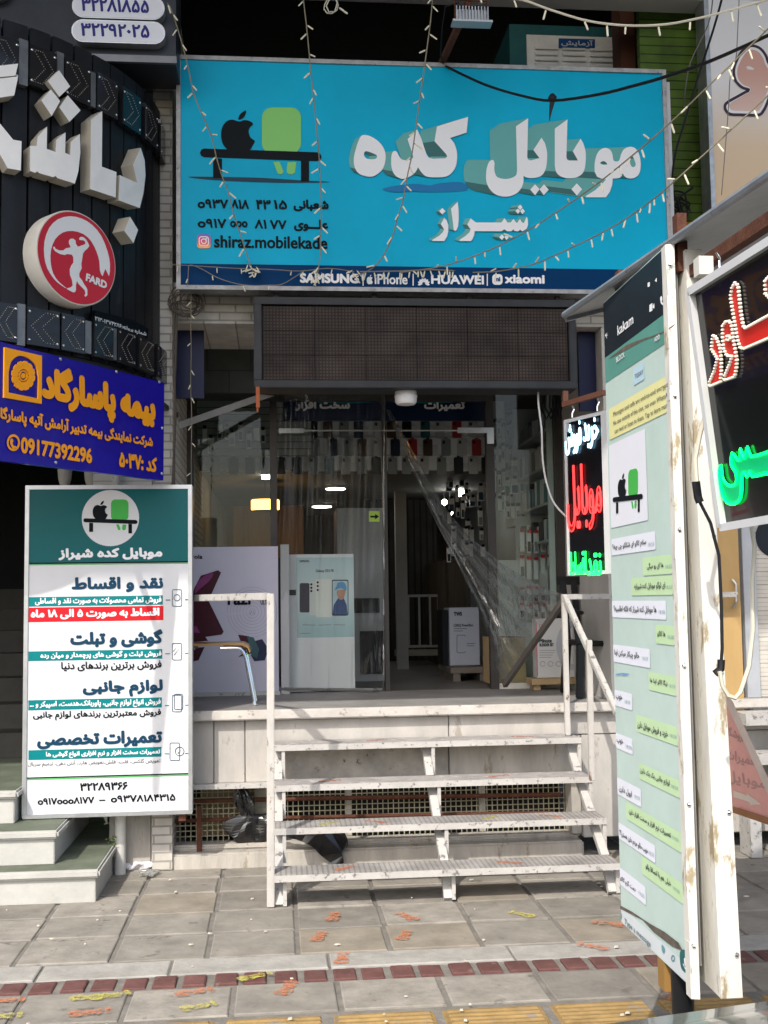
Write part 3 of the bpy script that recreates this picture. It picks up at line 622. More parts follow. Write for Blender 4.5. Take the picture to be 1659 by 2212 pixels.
def blockword(groups, centre, k, d=.0125):
    """white letter faces and the sides of the blocks they end, printed in two greens"""
    W = []; sides = Sheet(); c = np.array(sg.px(*centre))
    for loops in groups:
        for l in loops:
            q = [np.array(p) for p in sg.loop(l)]; 
            if (area(q) > 0) != (l is loops[0]): q = q[::-1]
            n = len(q); b = len(sides.v)
            sides.v += [tuple(sg.w(*p, d-.0002)) for p in q]+[tuple(sg.w(*(c+(p-c)*k), d-.0042)) for p in q]
            for i in range(n):
                e = q[(i+1) % n]-q[i]; nn = np.array([e[1], -e[0]])
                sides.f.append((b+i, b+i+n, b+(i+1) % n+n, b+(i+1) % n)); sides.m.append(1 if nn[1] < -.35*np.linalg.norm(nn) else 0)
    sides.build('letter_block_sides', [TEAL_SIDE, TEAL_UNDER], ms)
    shapes(sg, groups, d, 'lettering', LETTER_WHITE, ms)
S = .864
blockword([[T1(MU), T1(MUH[0]), T1(MUH[1])], [T1(BA)], [T1(IL)]]+[[T1(p)] for p in DOTS1]+[[T2(HE), T2(HEH)], [T2(KD)]], (794*S, 393*S), .865)
ZE = [(330, 312), (365, 345), (388, 410), (388, 500), (370, 570), (330, 632), (165, 632), (170, 612), (260, 560), (310, 510), (330, 470), (285, 400)]
AL = [(425, 185), (518, 88), (530, 200), (532, 330), (522, 430), (500, 480), (480, 492), (462, 480), (455, 400)]
SH = [(695, 318), (770, 375), (1120, 375), (1140, 350), (1160, 315), (1185, 345), (1200, 375), (1250, 375), (1270, 345), (1290, 328), (1310, 360), (1330, 380), (1345, 375), (1360, 345), (1380, 330), (1400, 370), (1430, 385), (1445, 350), (1470, 295), (1488, 340), (1488, 410), (1470, 460), (1410, 498), (1380, 475), (1350, 498), (1300, 492), (1285, 470), (1260, 495), (1200, 497), (1160, 470), (1120, 497), (750, 495), (745, 550), (725, 600), (700, 632), (540, 632), (550, 610), (620, 565), (680, 510), (695, 470), (650, 405)]
DOTS3 = [[(262, 220), (305, 175), (350, 220), (305, 265)], [(1345, 165), (1380, 127), (1412, 163), (1378, 202)], [(1313, 218), (1350, 182), (1378, 218), (1350, 258)], [(1380, 220), (1412, 182), (1445, 220), (1410, 260)], [(1090, 580), (1128, 538), (1160, 578), (1128, 618)], [(1163, 580), (1190, 540), (1222, 580), (1190, 618)]]
blockword([[T3(ZE)], [T3(AL)], [T3(SH)]]+[[T3(p)] for p in DOTS3], (961*S, 545*S), .94)
flat(sg, [T2(smooth_loop([(520, 985), (880, 930), (1090, 950), (1200, 925), (1480, 910), (1540, 1010), (1100, 1030), (880, 1020), (660, 1030)], 3))], D0-.001, 'printed_cast_shape', mat('printed_mid_blue', srgb(0, 112, 168), .35, var=0), ms)
txt(sg, 'o۹۳۷', 427, 493, 441, 20, BLACK, ms, D0, .05); txt(sg, '۸۱۸', 499, 538, 442, 20, BLACK, ms, D0, .05)
txt(sg, '۴۳', 553, 585, 443, 21, BLACK, ms, D0, .05); txt(sg, '۱۵', 591, 620, 443, 20, BLACK, ms, D0, .05); txt(sg, 'شعبانی', 634, 710, 445, 26, BLACK, ms, D0, .05)
txt(sg, 'o۹۱۷', 427, 489, 483, 20, BLACK, ms, D0, .05); txt(sg, 'ooo', 497, 535, 485, 14, BLACK, ms, D0, .06)
txt(sg, '۸۱', 550, 576, 485, 20, BLACK, ms, D0, .05); txt(sg, '۷۷', 583, 619, 486, 20, BLACK, ms, D0, .05); txt(sg, 'علـــوی', 635, 709, 488, 26, BLACK, ms, D0, .05)
txt(sg, 'shiraz.mobilekade', 463, 708, 524, 27, BLACK, ms, D0, .035)
igf = lambda r, pts: pts
ig0 = sg.px(426, 537); ig1 = sg.px(455, 507)
flat(sg, [rrect(ig0[0], ig0[1], ig1[0], ig1[1], .02)], D0, 'photo_app_mark', gradient('app_mark_blend', [(0, srgb(250, 190, 80)), (.35, srgb(240, 80, 80)), (.7, srgb(200, 50, 140)), (1, srgb(90, 70, 190))], ig0[1]-3.5, ig1[1]-3.5), ms, uv=True)
igc = ((ig0[0]+ig1[0])/2, (ig0[1]+ig1[1])/2); igr = (ig1[0]-ig0[0])/2
ribbon(sg, [rrect(igc[0]-igr*.68, igc[1]-igr*.68, igc[0]+igr*.68, igc[1]+igr*.68, igr*.35), circle(igc, igr*.36, 20), circle((igc[0]+igr*.38, igc[1]+igr*.38), igr*.05, 8)], igr*.16, D0+.001, 'photo_app_outline', LETTER_WHITE, ms, uv=True, closed=True)
txt(sg, 'SAMSUNG', 648, 775, 602, 21, LETTER_WHITE, ms, D0, .07); txt(sg, 'iPhone', 809, 880, 604, 22, LETTER_WHITE, ms, D0, .03)
txt(sg, 'HUAWEI', 931, 1045, 605, 20, LETTER_WHITE, ms, D0, .055); txt(sg, 'xiaomi', 1090, 1176, 604, 19, LETTER_WHITE, ms, D0, .07); txt(sg, 'mi', 1068, 1080, 604, 10, SIGN_NAVY, ms, D0+.002, .06)
shapes(sg, [[[(x, 592), (x+2.2, 592), (x+2.2, 618), (x, 618)]] for x in (783, 891, 1051)], D0, 'divider_lines', LETTER_WHITE, ms)
flat(sg, [[(1063+ (px-1063), py) for px, py in rrect(1063, 593, 1085, 616, 7)]], D0, 'square_mark', LETTER_WHITE, ms)
af = lambda pts: [(792+(x-362)*.065, 594+(y-655)*.085) for x, y in pts]
shapes(sg, [[af(APPLE)], [af(LEAF)]], D0, 'apple_mark', LETTER_WHITE, ms)
pet = []
for k in range(8):
    a = radians(195-k*30); ca, sa = cos(a), sin(a); c0 = (915, 613)
    pet.append([smooth_loop([(c0[0]+ca*r-sa*t, c0[1]-(sa*r+ca*t)*.9) for r, t in ((2.5, 0), (7, 2.1), (10.5, 2.4), (13, 0), (10.5, -2.4), (7, -2.1))], 2)])
shapes(sg, pet, D0, 'flower_mark', LETTER_WHITE, ms)
# ================================================================== LED message board
lb = thing('led_board', 'unlit brown black LED message board in a charcoal steel case', 'display', (.88, 6.9, 2.9))
lf = front(6.86); z0 = P(700, 838, 6.86).z; z1 = P(700, 643, 6.86).z; x0 = P(549, 700, 6.86).x; x1 = P(1243, 700, 6.86).x
MB().box(x0, x1, 6.9, 7.08, z0, z1).build('case', DARK_GREY, lb)
frame4(MB(), x0, x1, z0, z1, .045, 6.85, 6.9).build('frame', DARK_GREY, lb, bev=.004)
LEDM = bands('led_grid', (.05, .036, .03), (.02, .015, .013), .55, .02, 'X', .45, .5, var=.45, second=('Z', .02, .4))
n = 6
for r in range(3):
    for c in range(n):
        dx = (x1-x0-.1)/n; dz = (z1-z0-.1)/3; a = x0+.05+c*dx; b = z0+.05+r*dz
        mb = MB().box(a+.0015, a+dx-.0015, 6.872+random.uniform(0, .002), 6.9, b+.0015, b+dz-.0015); mb.build('led_module', LEDM, lb)
mb = MB()
for x in (x0+.12, .6, 1.2, x1-.1): mb.box(x, x+.03, 6.95, 6.98, z1, SZ0-.012)
mb.build('hanger', DARK_GREY, lb)
one('tape_tag', MB().box(P(548, 0, 6.84).x, P(556, 0, 6.84).x, 6.83, 6.84, P(0, 880, 6.84).z, z0).box(P(548, 0, 6.84).x+.004, P(556, 0, 6.84).x-.008, 6.832, 6.838, P(0, 890, 6.84).z, P(0, 881, 6.84).z), mat('rusty_orange_tape', (.35, .1, .04), .7, var=.3), 'small orange strip hanging at the lower left corner of the LED board', 'tag')
q = P(877, 874, 6.98); mb = MB(); mb.lathe((q.x, 6.98, q.z-.004), [(.03, -.0), (.056, .005), (.068, .02), (.07, .05), (.073, .055), (.07, .06), (.066, .095), (.05, .108), (.02, .112)], 24)
dl = thing('siren_lamp', 'white ribbed plastic dome lamp hanging under the LED board', 'lamp', (q.x, 6.98, q.z))
mb.build('dome', mat('milky_plastic', (.6, .6, .6), .4, var=.05), dl, smooth=True); MB().tube([(q.x, 6.98, q.z+.11), (q.x, 6.98, z0+.02)], .008).build('stem', DARK_GREY, dl)
# ================================================================== standing sign at the foot of the platform
sd = thing('standing_sign', 'tall white and teal lightbox sign listing phone services in Persian', 'sign', (-1, 6.95, .36))
fd = front(6.88); Z5 = crop(40, 1200, 2.5717)
SL, SR, SB, ST = -1.475, -.505, .37, 2.305
MB().box(SL, SR, 6.885, 7.0, SB, ST).build('lightbox', ALU, sd)
fr_ = MB(); frame4(fr_, SL-.002, SR+.002, SB-.002, ST+.002, .024, 6.872, 6.885); fr_.build('frame', ALU, sd, bev=.002)
MB().box(SL+.022, SR-.022, 6.88, 6.884, SB+.022, ST-.022).build('face', WHITE, sd)
z = fd.px(240, 1205)[1]
def band(x0, x1, y0, y1, m, name='printed_band', d=.0012):
    ym = (y0+y1)/2; xm = (x0+x1)/2; a = Z5([(x0, ym), (x1, ym), (xm, y0), (xm, y1)]); u0 = fd.px(*a[0])[0]; u1 = fd.px(*a[1])[0]; v1 = fd.px(*a[2])[1]; v0 = fd.px(*a[3])[1]
    u0 = max(u0, SL+.0225); u1 = min(u1, SR-.0225)
    flat(fd, [[(u0, v0), (u1, v0), (u1, v1), (u0, v1)]], d, name, m, sd, uv=True); return u0, u1, v0, v1
band(80, 1125, 55, 527, TEAL_DK, 'printed_header')
band(80, 1125, 527, 536, BLACK, 'printed_line', .0018); band(80, 1125, 538, 543, GREEN, 'printed_line', .0018)
band(60, 1125, 1898, 1906, BLACK, 'printed_line', .0018); band(60, 1125, 1908, 1915, GREEN, 'printed_line', .0018)
cc = fd.px(*Z5([(608, 245)])[0]); rr_ = abs(fd.px(*Z5([(792, 245)])[0])[0]-cc[0])
flat(fd, [circle(cc, rr_, 48)], .0024, 'logo_disc', WHITE, sd, uv=True)
logo(fd, sd, lambda pts: Z5([(433+(x-237)*.485, 247+(y-908)*.50+12) for x, y in pts]), .003)
def st_txt(s, a, b, y, h, m, bold=.05, d=.003):
    p = Z5([(a, y), (b, y)]); return txt(fd, s, p[0][0], p[1][0], p[0][1], h/2.5717*.864, m, sd, d, bold)
st_txt('موبایل کده شیراز', 275, 943, 475, 78, LETTER_WHITE, .06)
for s, a, b, y, h in (('نقد و اقساط', 360, 948, 672, 100), ('گوشی و تبلت', 350, 945, 1020, 115), ('لوازم جانبی', 430, 945, 1340, 108), ('تعمیرات تخصصی', 138, 942, 1668, 108)): st_txt(s, a, b, y, h, NAVY, .055)
for y0, y1 in ((748, 808), (1095, 1157), (1407, 1472), (1727, 1790)): band(80, 944-(y0-748)*.01, y0, y1, TEAL)
band(80, 948, 815, 908, RED)
st_txt('فروش تمامی محصولات به صورت نقد و اقساطی', 125, 938, 777, 48, LETTER_WHITE, .035)
st_txt('اقساط به صورت ۵ الی ۱۸ ماه', 98, 925, 860, 66, LETTER_WHITE, .05)
st_txt('فروش تبلت و گوشی های پرچمدار و میان رده', 160, 938, 1124, 50, LETTER_WHITE, .035)
st_txt('فروش برترین برندهای دنیا', 292, 938, 1195, 62, BLACK, .03)
st_txt('فروش انواع لوازم جانبی، پاوربانک،هدست، اسپیکر و ...', 92, 933, 1440, 52, LETTER_WHITE, .03)
st_txt('فروش معتبرترین برندهای لوازم جانبی', 112, 935, 1510, 60, BLACK, .03)
st_txt('تعمیرات سخت افزار و نرم افزاری انواع گوشی ها', 195, 930, 1758, 48, LETTER_WHITE, .035)
st_txt('تعویض گلکس، فلت، فلش،تعویض هارد، آنتن دهی، ترمیم سریال', 80, 930, 1818, 40, BLACK, .0)
st_txt('۳۲۲۸۹۳۶۶', 412, 718, 1970, 52, BLACK, .05); st_txt('o۹۱۷ooo۸۱۷۷', 140, 503, 2062, 44, BLACK, .05); st_txt('o۹۳۷۸۱۸۴۳۱۵', 610, 1025, 2045, 46, BLACK, .05)
band(535, 575, 2055, 2063, BLACK, 'printed_dash', .003)
for i, (y, c) in enumerate(((757, 0), (1102, 1), (1435, 2), (1745, 3))):
    f = lambda pts: fd.loop(Z5(pts)); ln = [f(rrect(1005, y-52, 1065, y+55, 9, 3))]
    if c == 0: ln += [f(circle((1035, y), 20, 20))]
    if c == 1: ln += [f([(1015, y+25), (1060, y-30), (1015, y+25)]), f([(1012, y), (1040, y-35), (1012, y)])]
    if c == 2: ln += [f(rrect(1018, y-58, 1072, y+40, 9, 3))]
    if c == 3: ln = [f(rrect(990, y-55, 1052, y+58, 9, 3)), f(circle((1052, y), 28, 20)), f([(1040, y+14), (1064, y-14), (1040, y+14)])]
    ribbon(fd, ln, .0035, .003, 'phone_icon', NAVY, sd, uv=True, closed=True)
    ribbon(fd, [f([(963-(y-757)*.008, y+15), (992-(y-757)*.008, y+15)]), f([(1087, y+13), (1120, y+12)])], .005, .003, 'icon_dash', TEAL if c else NAVY, sd, uv=True)
for x in (SL+.08, SR-.06): MB().box(x-.02, x+.02, 6.9, 7.14, SB-.045, SB-.006).build('bracket', RUST, sd)
# ================================================================== the gym on the left: steps, dark entry, round black front
gs = thing('gym_steps', 'white stone steps with mossy green tops leading up to the dark entry', 'steps', (-2, 7, 0))
STONE = mat('chalky_white_step_stone', (.45, .445, .415), .75, var=.16, scale=4, bump=.3, spots=(.36, .37, .31), spot_amt=.63, spot_scale=7)
for i, (xr, yf, z0, z1) in enumerate(((-.99, 6.44, 0, .17), (-1.235, 6.57, .17, .36), (-1.5, 6.78, .36, .55))):
    MB().box(-4.5, xr, yf, 7.75, z0-.01 if not i else z0+.002, z1-.045).build('riser', STONE, gs, bev=.004)
    mb = MB().box(-4.5, xr+.025, yf-.03, 7.75, z1-.045, z1); mb.build('tread_edge', STONE, gs, bev=.012)
    MB().box(-4.49, xr+.005, yf-.008, 7.74, z1-.004, z1+.003).build('tread', GREEN_STEP, gs)
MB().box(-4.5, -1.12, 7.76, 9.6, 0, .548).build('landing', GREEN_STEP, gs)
for k in range(7): MB().box(-4.5, -1.12, 8.2+k*.3, 10.6, .55+k*.17, .55+(k+1)*.17).build('upper_step', mat('dim_upper_step', (.06, .058, .052), .8, var=.2), gs)  # darkened colour stands for steps rising into the shaded entry
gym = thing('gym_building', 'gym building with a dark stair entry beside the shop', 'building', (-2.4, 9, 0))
MB().box(-1.1, -.78, 7.62, 10.6, .55, 3.2).build('entry_wall', mat('entry_wall_shade', (.02, .02, .022), .9), gym)  # near-black entry surfaces carry the shade of the opening in their colour
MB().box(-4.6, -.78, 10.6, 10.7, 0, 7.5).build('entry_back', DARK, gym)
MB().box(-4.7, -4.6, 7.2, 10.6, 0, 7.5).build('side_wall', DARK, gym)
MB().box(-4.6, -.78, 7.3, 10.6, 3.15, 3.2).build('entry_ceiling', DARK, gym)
MB().box(-1.12, -.765, 7.1, 7.3, 1.85, 3.25).build('slatted_panel', bands('white_slat_board', (.5, .49, .46), (.25, .24, .23), .7, .048, 'Z', .1, .4), gym)
MB().box(-1.12, -.765, 7.3, 7.62, 1.85, 5.6).build('reveal_wall', brick('grey_reveal_brick', (.2, .19, .18), (.16, .15, .145), (.08, .08, .08), .2, .055), gym)
MB().box(-1.12, -.765, 7.12, 7.3, 4.3, 5.6).build('upper_wall', brick('grey_reveal_brick', (.2, .19, .18), (.16, .15, .145), (.08, .08, .08), .2, .055), gym)
# turned white balusters over the dark opening
for k, px in enumerate((140, 197)):
    q = P(px, 1060, 7.2); mb = MB(); mb.lathe((q.x, 7.2, q.z-.45), [(.045, 0), (.045, .05), (.025, .07), (.04, .18), (.05, .26), (.028, .36), (.045, .4), (.045, .43), (.022, .46), (.04, .52), (.045, .58), (.03, .63), (.05, .66), (.05, .9)], 16)
    one('baluster', mb, WHITEWASH, ('left', 'right')[k]+' one of two turned white balusters behind the blue insurance sign', 'baluster', 'balusters over the entry', smooth=True)
CC = Vector((-2.18, 7.24)); CR = 1.47
ZB, ZT = 3.1, 4.42
def cyl(px, py, R=CR):
    d = ray(px, py); o = Vector((EYE.x, EYE.y))-CC; a = d.x**2+d.y**2; b = 2*(o.x*d.x+o.y*d.y); c = o.length_squared-R*R
    t = (-b-math.sqrt(max(0, b*b-4*a*c)))/(2*a); return EYE+d*t
def cang(px, py=700): q = cyl(px, py); return math.atan2(q.y-CC.y, q.x-CC.x)
cf = thing('round_gym_front', 'curved black ribbed metal front of the gym with bolt on sign bands', 'facade', (CC.x, CC.y, 3))
PLANK = mat('black_ribbed_cladding', (.018, .019, .022), .4, .15, var=.45, scale=5, stretch=(1, 1, .25), spots=(.036, .037, .04), spot_amt=.6, spot_scale=4)
th = .14; a = 0.35; k = 0
while a > -2.7:
    mb = MB(); w_ = .118/CR*random.uniform(.8, 1.15); n = 3; va = []
    for j in range(n+1):
        g = a-w_*j/n
        for R in (CR-.03, CR):
            for z in (2.95, 4.7): va.append((CC.x+R*cos(g), CC.y+R*sin(g), z))
    fs = []
    for j in range(n):
        b = j*4; fs += [(b+2, b+6, b+7, b+3), (b, b+1, b+5, b+4), (b+1, b+3, b+7, b+5), (b, b+4, b+6, b+2)]
    fs += [(0, 2, 3, 1), (n*4, n*4+1, n*4+3, n*4+2)]
    mb.add(va, fs); mb.build('cladding_plank', PLANK, cf); a -= w_+.009
MB().lathe((CC.x, CC.y, 2.97), [(CR-.035, 0), (CR-.035, 1.7)], 72).build('backing_drum', DARK, cf)
MB().lathe((CC.x, CC.y, 2.86), [(CR-.02, 0), (CR-.02, .1)], 72).build('bottom_edge', DARK_GREY, cf)
mb = MB()
for k in range(9): mb.tube([(CC.x+(CR+.02+.03*sin(k*2+j))*cos(.12+.02*sin(j*1.7+k)), CC.y+(CR+.02)*sin(.12+.02*sin(j*1.7+k)), 3.0+j*.17) for j in range(9)], .007, 5)
one('cable_bundle', mb, RUBBER, 'tangle of black cables running down beside the round black gym front', 'cables')
# arrow light panels along the lower and the upper edge of the round front
PANEL = mat('smoked_acrylic', (.016, .017, .02), .12, var=.3, scale=5, coat=.3)
DOT = mat('unlit_led_dot', (.42, .4, .34), .3, var=0)
def arrow_panel(xa, xb, ya, z0, z1, up, label, grp):
    a0, a1 = cang(xa, ya), cang(xb, ya); am = (a0+a1)/2; R = CR+.05
    p0 = Vector((CC.x+R*cos(a0), CC.y+R*sin(a0), 0)); p1 = Vector((CC.x+R*cos(a1), CC.y+R*sin(a1), 0))
    u = (p1-p0); wd = u.length; fr = Fr((*((p0+p1)/2)[:2], (z0+z1)/2), u, (0, 0, 1)); h = (z1-z0)
    t = thing('arrow_light', label, 'arrow light', fr.o, grp); c = lambda x, y, d: fr.w(x, y, d)
    hw = wd/2-.003
    mb = MB(); mb.hexa([c(-hw, -h/2, -.04), c(hw, -h/2, -.04), c(hw, -h/2, 0), c(-hw, -h/2, 0), c(-hw, h/2, -.04), c(hw, h/2, -.04), c(hw, h/2, 0), c(-hw, h/2, 0)]); mb.build('panel', PANEL, t)
    mb = MB(); s = -1 if not up else 1; ww = hw*.75
    def dots(x0, y0, x1, y1, m=9):
        for i in range(m): f = i/(m-1); p = c((x0+(x1-x0)*f)*s, y0+(y1-y0)*f, .002); r = .0032; mb.add([p+fr.u*r, p+fr.v*r, p-fr.u*r, p-fr.v*r, p+fr.n*r], [(0, 1, 4), (1, 2, 4), (2, 3, 4), (3, 0, 4)])
    H = h*.4
    dots(-ww*.1, H, ww, 0); dots(ww, 0, -ww*.1, -H); dots(-ww, H, ww*.15, 0); dots(ww*.15, 0, -ww, -H); dots(-ww, H, -ww*.1, H, 5); dots(-ww, -H, -ww*.1, -H, 5)
    mb.build('led_dots', DOT, t)
    mb = MB()
    for x in (-hw*.86, hw*.86):
        for y in (-h*.38, h*.38): mb.lathe(c(x, y, 0), [(.008, 0), (.007, .003), (.003, .005)], 8, fr.n)
    mb.build('screw_heads', CHROME, t)
ORD = ('first', 'second', 'third', 'fourth', 'fifth', 'sixth', 'seventh')
k2 = .864/2.99
low = [(-60, 102), (168, 410), (418, 590), (655, 800), (835, 960), (985, 1095), (1118, 1212)]
for i, (xa, xb) in enumerate(low):
    arrow_panel(xa*k2, xb*k2, 760, 2.96, 3.16, False, '%s arrow panel from the left on the lower edge of the round front' % ORD[i], 'arrow lights on the lower band')
k1 = .864/2.592
for i, (xa, xb) in enumerate([(-60, 100), (165, 338), (390, 552), (592, 722), (752, 868), (892, 975), (992, 1085)]):
    arrow_panel(xa*k1, xb*k1, 180, 4.36, 4.58, True, '%s arrow panel from the left on the upper edge of the round front' % ORD[i], 'arrow lights on the upper band')
STRAP = mat('tarnished_strap', (.2, .2, .2), .4, .6, var=.3, scale=12)
for xa, xb, z0, z1, yy, k in ((105, 163, 2.95, 3.17, 760, k2), (600, 645, 2.97, 3.15, 760, k2), (803, 830, 2.97, 3.15, 760, k2), (103, 160, 4.35, 4.6, 180, k1), (343, 386, 4.4, 4.6, 180, k1), (557, 588, 4.37, 4.57, 180, k1)):
    mb = MB(); a0, a1 = cang(xa*k, yy), cang(xb*k, yy); v = []
    for R in (CR, CR+.04):
        for g in (a0, a1):
            for z in (z0, z1): v.append((CC.x+R*cos(g), CC.y+R*sin(g), z))
    mb.add(v, [(0, 1, 3, 2), (4, 6, 7, 5), (0, 4, 5, 1), (2, 3, 7, 6), (0, 2, 6, 4), (1, 5, 7, 3)])
    mb.build('steel_strap', STRAP, cf)
# raised white letters on the round front
LW = mat('cream_acrylic_letter', (.86, .85, .83), .3, var=.06, scale=6)
LS = mat('yellowed_letter_return', (.5, .46, .38), .5, var=.15, scale=5)
gl = thing('gym_letters', 'big raised white block letters on the round black gym front', 'lettering', (CC.x, CC.y-CR, 3.7))
Z1 = crop(0, 0, 2.592)
def cyl_letter(poly, dep=.085):
    pts = Z1(poly); A, F = fill([[(x, -y) for x, y in (pts if area([(x, -y) for x, y in pts]) > 0 else pts[::-1])]])
    mb = MB(); R1 = CR+dep
    mb.add([cyl(x, -y, R1) for x, y in A], [tuple(int(i) for i in f) for f in F]); b = len(mb.v); n = len(pts); mb.k = 1
    fr = [cyl(x, y, R1) for x, y in pts]; bk = [Vector((CC.x+(p.x-CC.x)*CR/R1, CC.y+(p.y-CC.y)*CR/R1, p.z)) for p in fr]
    mb.v += [tuple(p) for p in fr]+[tuple(p) for p in bk]
    for i in range(n): mb.f.append((b+i, b+(i+1) % n, b+(i+1) % n+n, b+i+n)); mb.m.append(1)
    mb.build('block_letter', [LW, LS], gl)
for poly in ([(912, 957), (938, 1040), (943, 1140), (930, 1250), (906, 1348), (770, 1298), (776, 1135), (890, 1185), (862, 1068)], [(663, 720), (660, 1080), (755, 1115), (750, 1280), (585, 1225), (590, 775)],
             [(305, 820), (303, 965), (360, 985), (365, 905), (425, 858), (422, 990), (455, 1005), (460, 920), (518, 868), (521, 990), (508, 1110), (485, 1190), (375, 1155), (360, 1140), (345, 1148), (255, 1122), (240, 1110), (228, 1120), (195, 1108), (195, 945), (238, 945), (245, 885)],
             [(-150, 700), (0, 800), (85, 905), (140, 915), (135, 1105), (50, 1090), (0, 1000), (-150, 850)], [(383, 455), (455, 560), (385, 628), (310, 525)], [(330, 580), (390, 655), (335, 752), (268, 650)], [(440, 618), (522, 715), (450, 790), (385, 695)],
             [(-150, 440), (0, 425), (118, 412), (100, 490), (0, 500), (-150, 512)], [(-150, 525), (0, 508), (118, 495), (92, 618), (0, 632), (-150, 650)], [(843, 1405), (895, 1490), (865, 1575), (805, 1495)]):
    cyl_letter(poly)
# round emblem sign
em_o = cyl(167, 558, CR+.1); en = Vector((em_o.x-CC.x, em_o.y-CC.y, 0)).normalized(); eu = Vector((-en.y, en.x, 0))
ef = Fr(em_o, eu, (0, 0, 1)); Z2 = crop(0, 500, 2.99)
eb = thing('emblem_sign', 'round red and white emblem sign with a flexing bodybuilder reading FARD', 'sign', em_o)
ER = abs(ef.px(167, 457)[1]-ef.px(167, 659)[1])/2
c0 = ef.px(167, 558)
MB().lathe(ef.w(c0[0], c0[1], -.12), [(ER, 0), (ER, .115), (ER*.985, .12)], 64, ef.n).build('rim', mat('cream_sign_rim', (.6, .58, .52), .45, var=.12), eb, smooth=True)
CRIM = mat('printed_crimson', srgb(186, 38, 56), .35, var=.04); EMW = mat('emblem_white', (.7, .71, .72), .35, var=.03)
flat(ef, [circle(c0, ER*.965, 64)], .002, 'red_disc', CRIM, eb, uv=True)
sw = smooth_loop([(745, 530), (765, 570), (785, 515), (812, 570), (820, 480), (800, 380), (755, 270), (690, 190), (610, 140), (520, 122), (430, 145), (365, 210), (330, 310), (328, 420), (350, 510), (400, 590), (450, 635), (500, 665), (440, 615), (395, 550), (375, 460), (380, 370), (410, 295), (465, 245), (540, 232), (620, 255), (680, 310), (720, 390), (740, 460)], 2)
flat(ef, [Z2(sw)], .003, 'white_swoosh', EMW, eb)
man = [(395, 352), (405, 350), (412, 365), (440, 378), (470, 378), (490, 362), (525, 355), (512, 325), (512, 305), (525, 290), (545, 290), (562, 305), (565, 330), (580, 350), (615, 338), (635, 330), (632, 310), (618, 302), (592, 300), (588, 288), (600, 276), (620, 278), (640, 295), (655, 320), (665, 345), (650, 365), (632, 380), (618, 400), (612, 440), (605, 480), (608, 510), (590, 550), (590, 575), (610, 600), (625, 630), (640, 650), (650, 670), (650, 712), (635, 725), (627, 715), (636, 700), (630, 675), (605, 650), (582, 625), (572, 605), (565, 640), (565, 670), (560, 688), (545, 692), (498, 668), (500, 660), (525, 655), (540, 640), (535, 600), (520, 560), (518, 520), (530, 490), (545, 470), (545, 430), (535, 410), (500, 405), (480, 412), (445, 405), (410, 385), (395, 365)]
flat(ef, [Z2(man)], .0035, 'bodybuilder_silhouette', EMW, eb)
p = Z2([(640, 575), (797, 640)]); txt(ef, 'FARD', p[0][0], p[1][0], p[0][1], 17, EMW, eb, .004, .07, y1=p[1][1], level=False)
# small black permit plate on the curve
pa = cyl(203, 692, CR+.03); pb = cyl(315, 745, CR+.03); pf = Fr(((pa.x+pb.x)/2, (pa.y+pb.y)/2, (pa.z+pb.z)/2), (pb.x-pa.x, pb.y-pa.y, 0), (0, 0, 1))
pl = thing('permit_plate', 'small black plate with white permit number on the round front', 'plate', pf.o)
hw = (Vector((pb.x-pa.x, pb.y-pa.y))).length/2
pt = [pf.px(*q) for q in Z2([(700, 828), (1000, 905), (1098, 965), (1085, 1085), (960, 1020), (680, 925)])]
flat(pf, [pt], .012, 'plate', BLACK, pl, uv=True, thick=.02)
q = Z2([(702, 900), (1085, 1010)]); txt(pf, 'شماره پروانه:۱۶/۱۳۷۴۲-۲۱۳', q[0][0], q[1][0], q[0][1]-2, 12, LETTER_WHITE, pl, .014, .03, y1=q[1][1], level=False)
# upper dark board with phone number lozenges
ub = thing('phone_number_board', 'dark steel board above the round front carrying white phone number lozenges', 'sign board', (-1.2, 6.6, 4.9))
uy = 6.6; u0 = P(-60, 60, uy); u1 = P(380, 133, uy)
MB().box(u0.x-.6, u1.x, uy, uy+.35, u1.z-.01, 5.58).build('board', mat('dark_blue_steel', (.032, .037, .046), .4, .3, var=.3, scale=3), ub)
MB().box(u0.x-.6, u1.x+.004, uy-.006, uy+.02, u1.z-.012, u1.z+.03).build('edge_trim', mat('grey_trim', (.16, .165, .18), .4, .5, var=.2), ub)
uf = front(uy)
INDIGO = mat('printed_indigo', srgb(42, 40, 120), .4, var=0)
for k, (x0, x1, y0, y1, s) in enumerate(((160, 358, 0, 50, '۳۲۲۸۱۸۵۵'), (159, 359, 54, 102, '۳۲۲۹۲۰۲۵'))):
    a = uf.px(x0, (y0+y1)/2); b = uf.px(x1, (y0+y1)/2); h = abs(uf.px(260, y0)[1]-uf.px(260, y1)[1]); l = rrect(a[0], a[1]-h/2, b[0], a[1]+h/2, h*.49, 10)
    o = flat(uf, [l], .07, 'lozenge', ALU, ub, uv=True, thick=.07)
    flat(uf, [rrect(a[0]+.006, a[1]-h/2+.006, b[0]-.006, a[1]+h/2-.006, h*.44, 10)], .0715, 'lozenge_face', mat('bluish_white_acrylic', (.7, .72, .78), .25, var=.03), o, uv=True)
    dx = -5
    txt(uf, s, x0+25+dx, x1-28+dx, (y0+y1)/2+1, 28, INDIGO, o, .073, .045)
l = [uf.px(x, y) for x, y in circle((-12, -22), 40, 24, 32)]; flat(uf, [l], .07, 'round_lamp', ALU, ub, uv=True, thick=.07); flat(uf, [[uf.px(x, y) for x, y in circle((-12, -22), 36, 24, 29)]], .0715, 'lamp_face', WHITE, ub, uv=True)
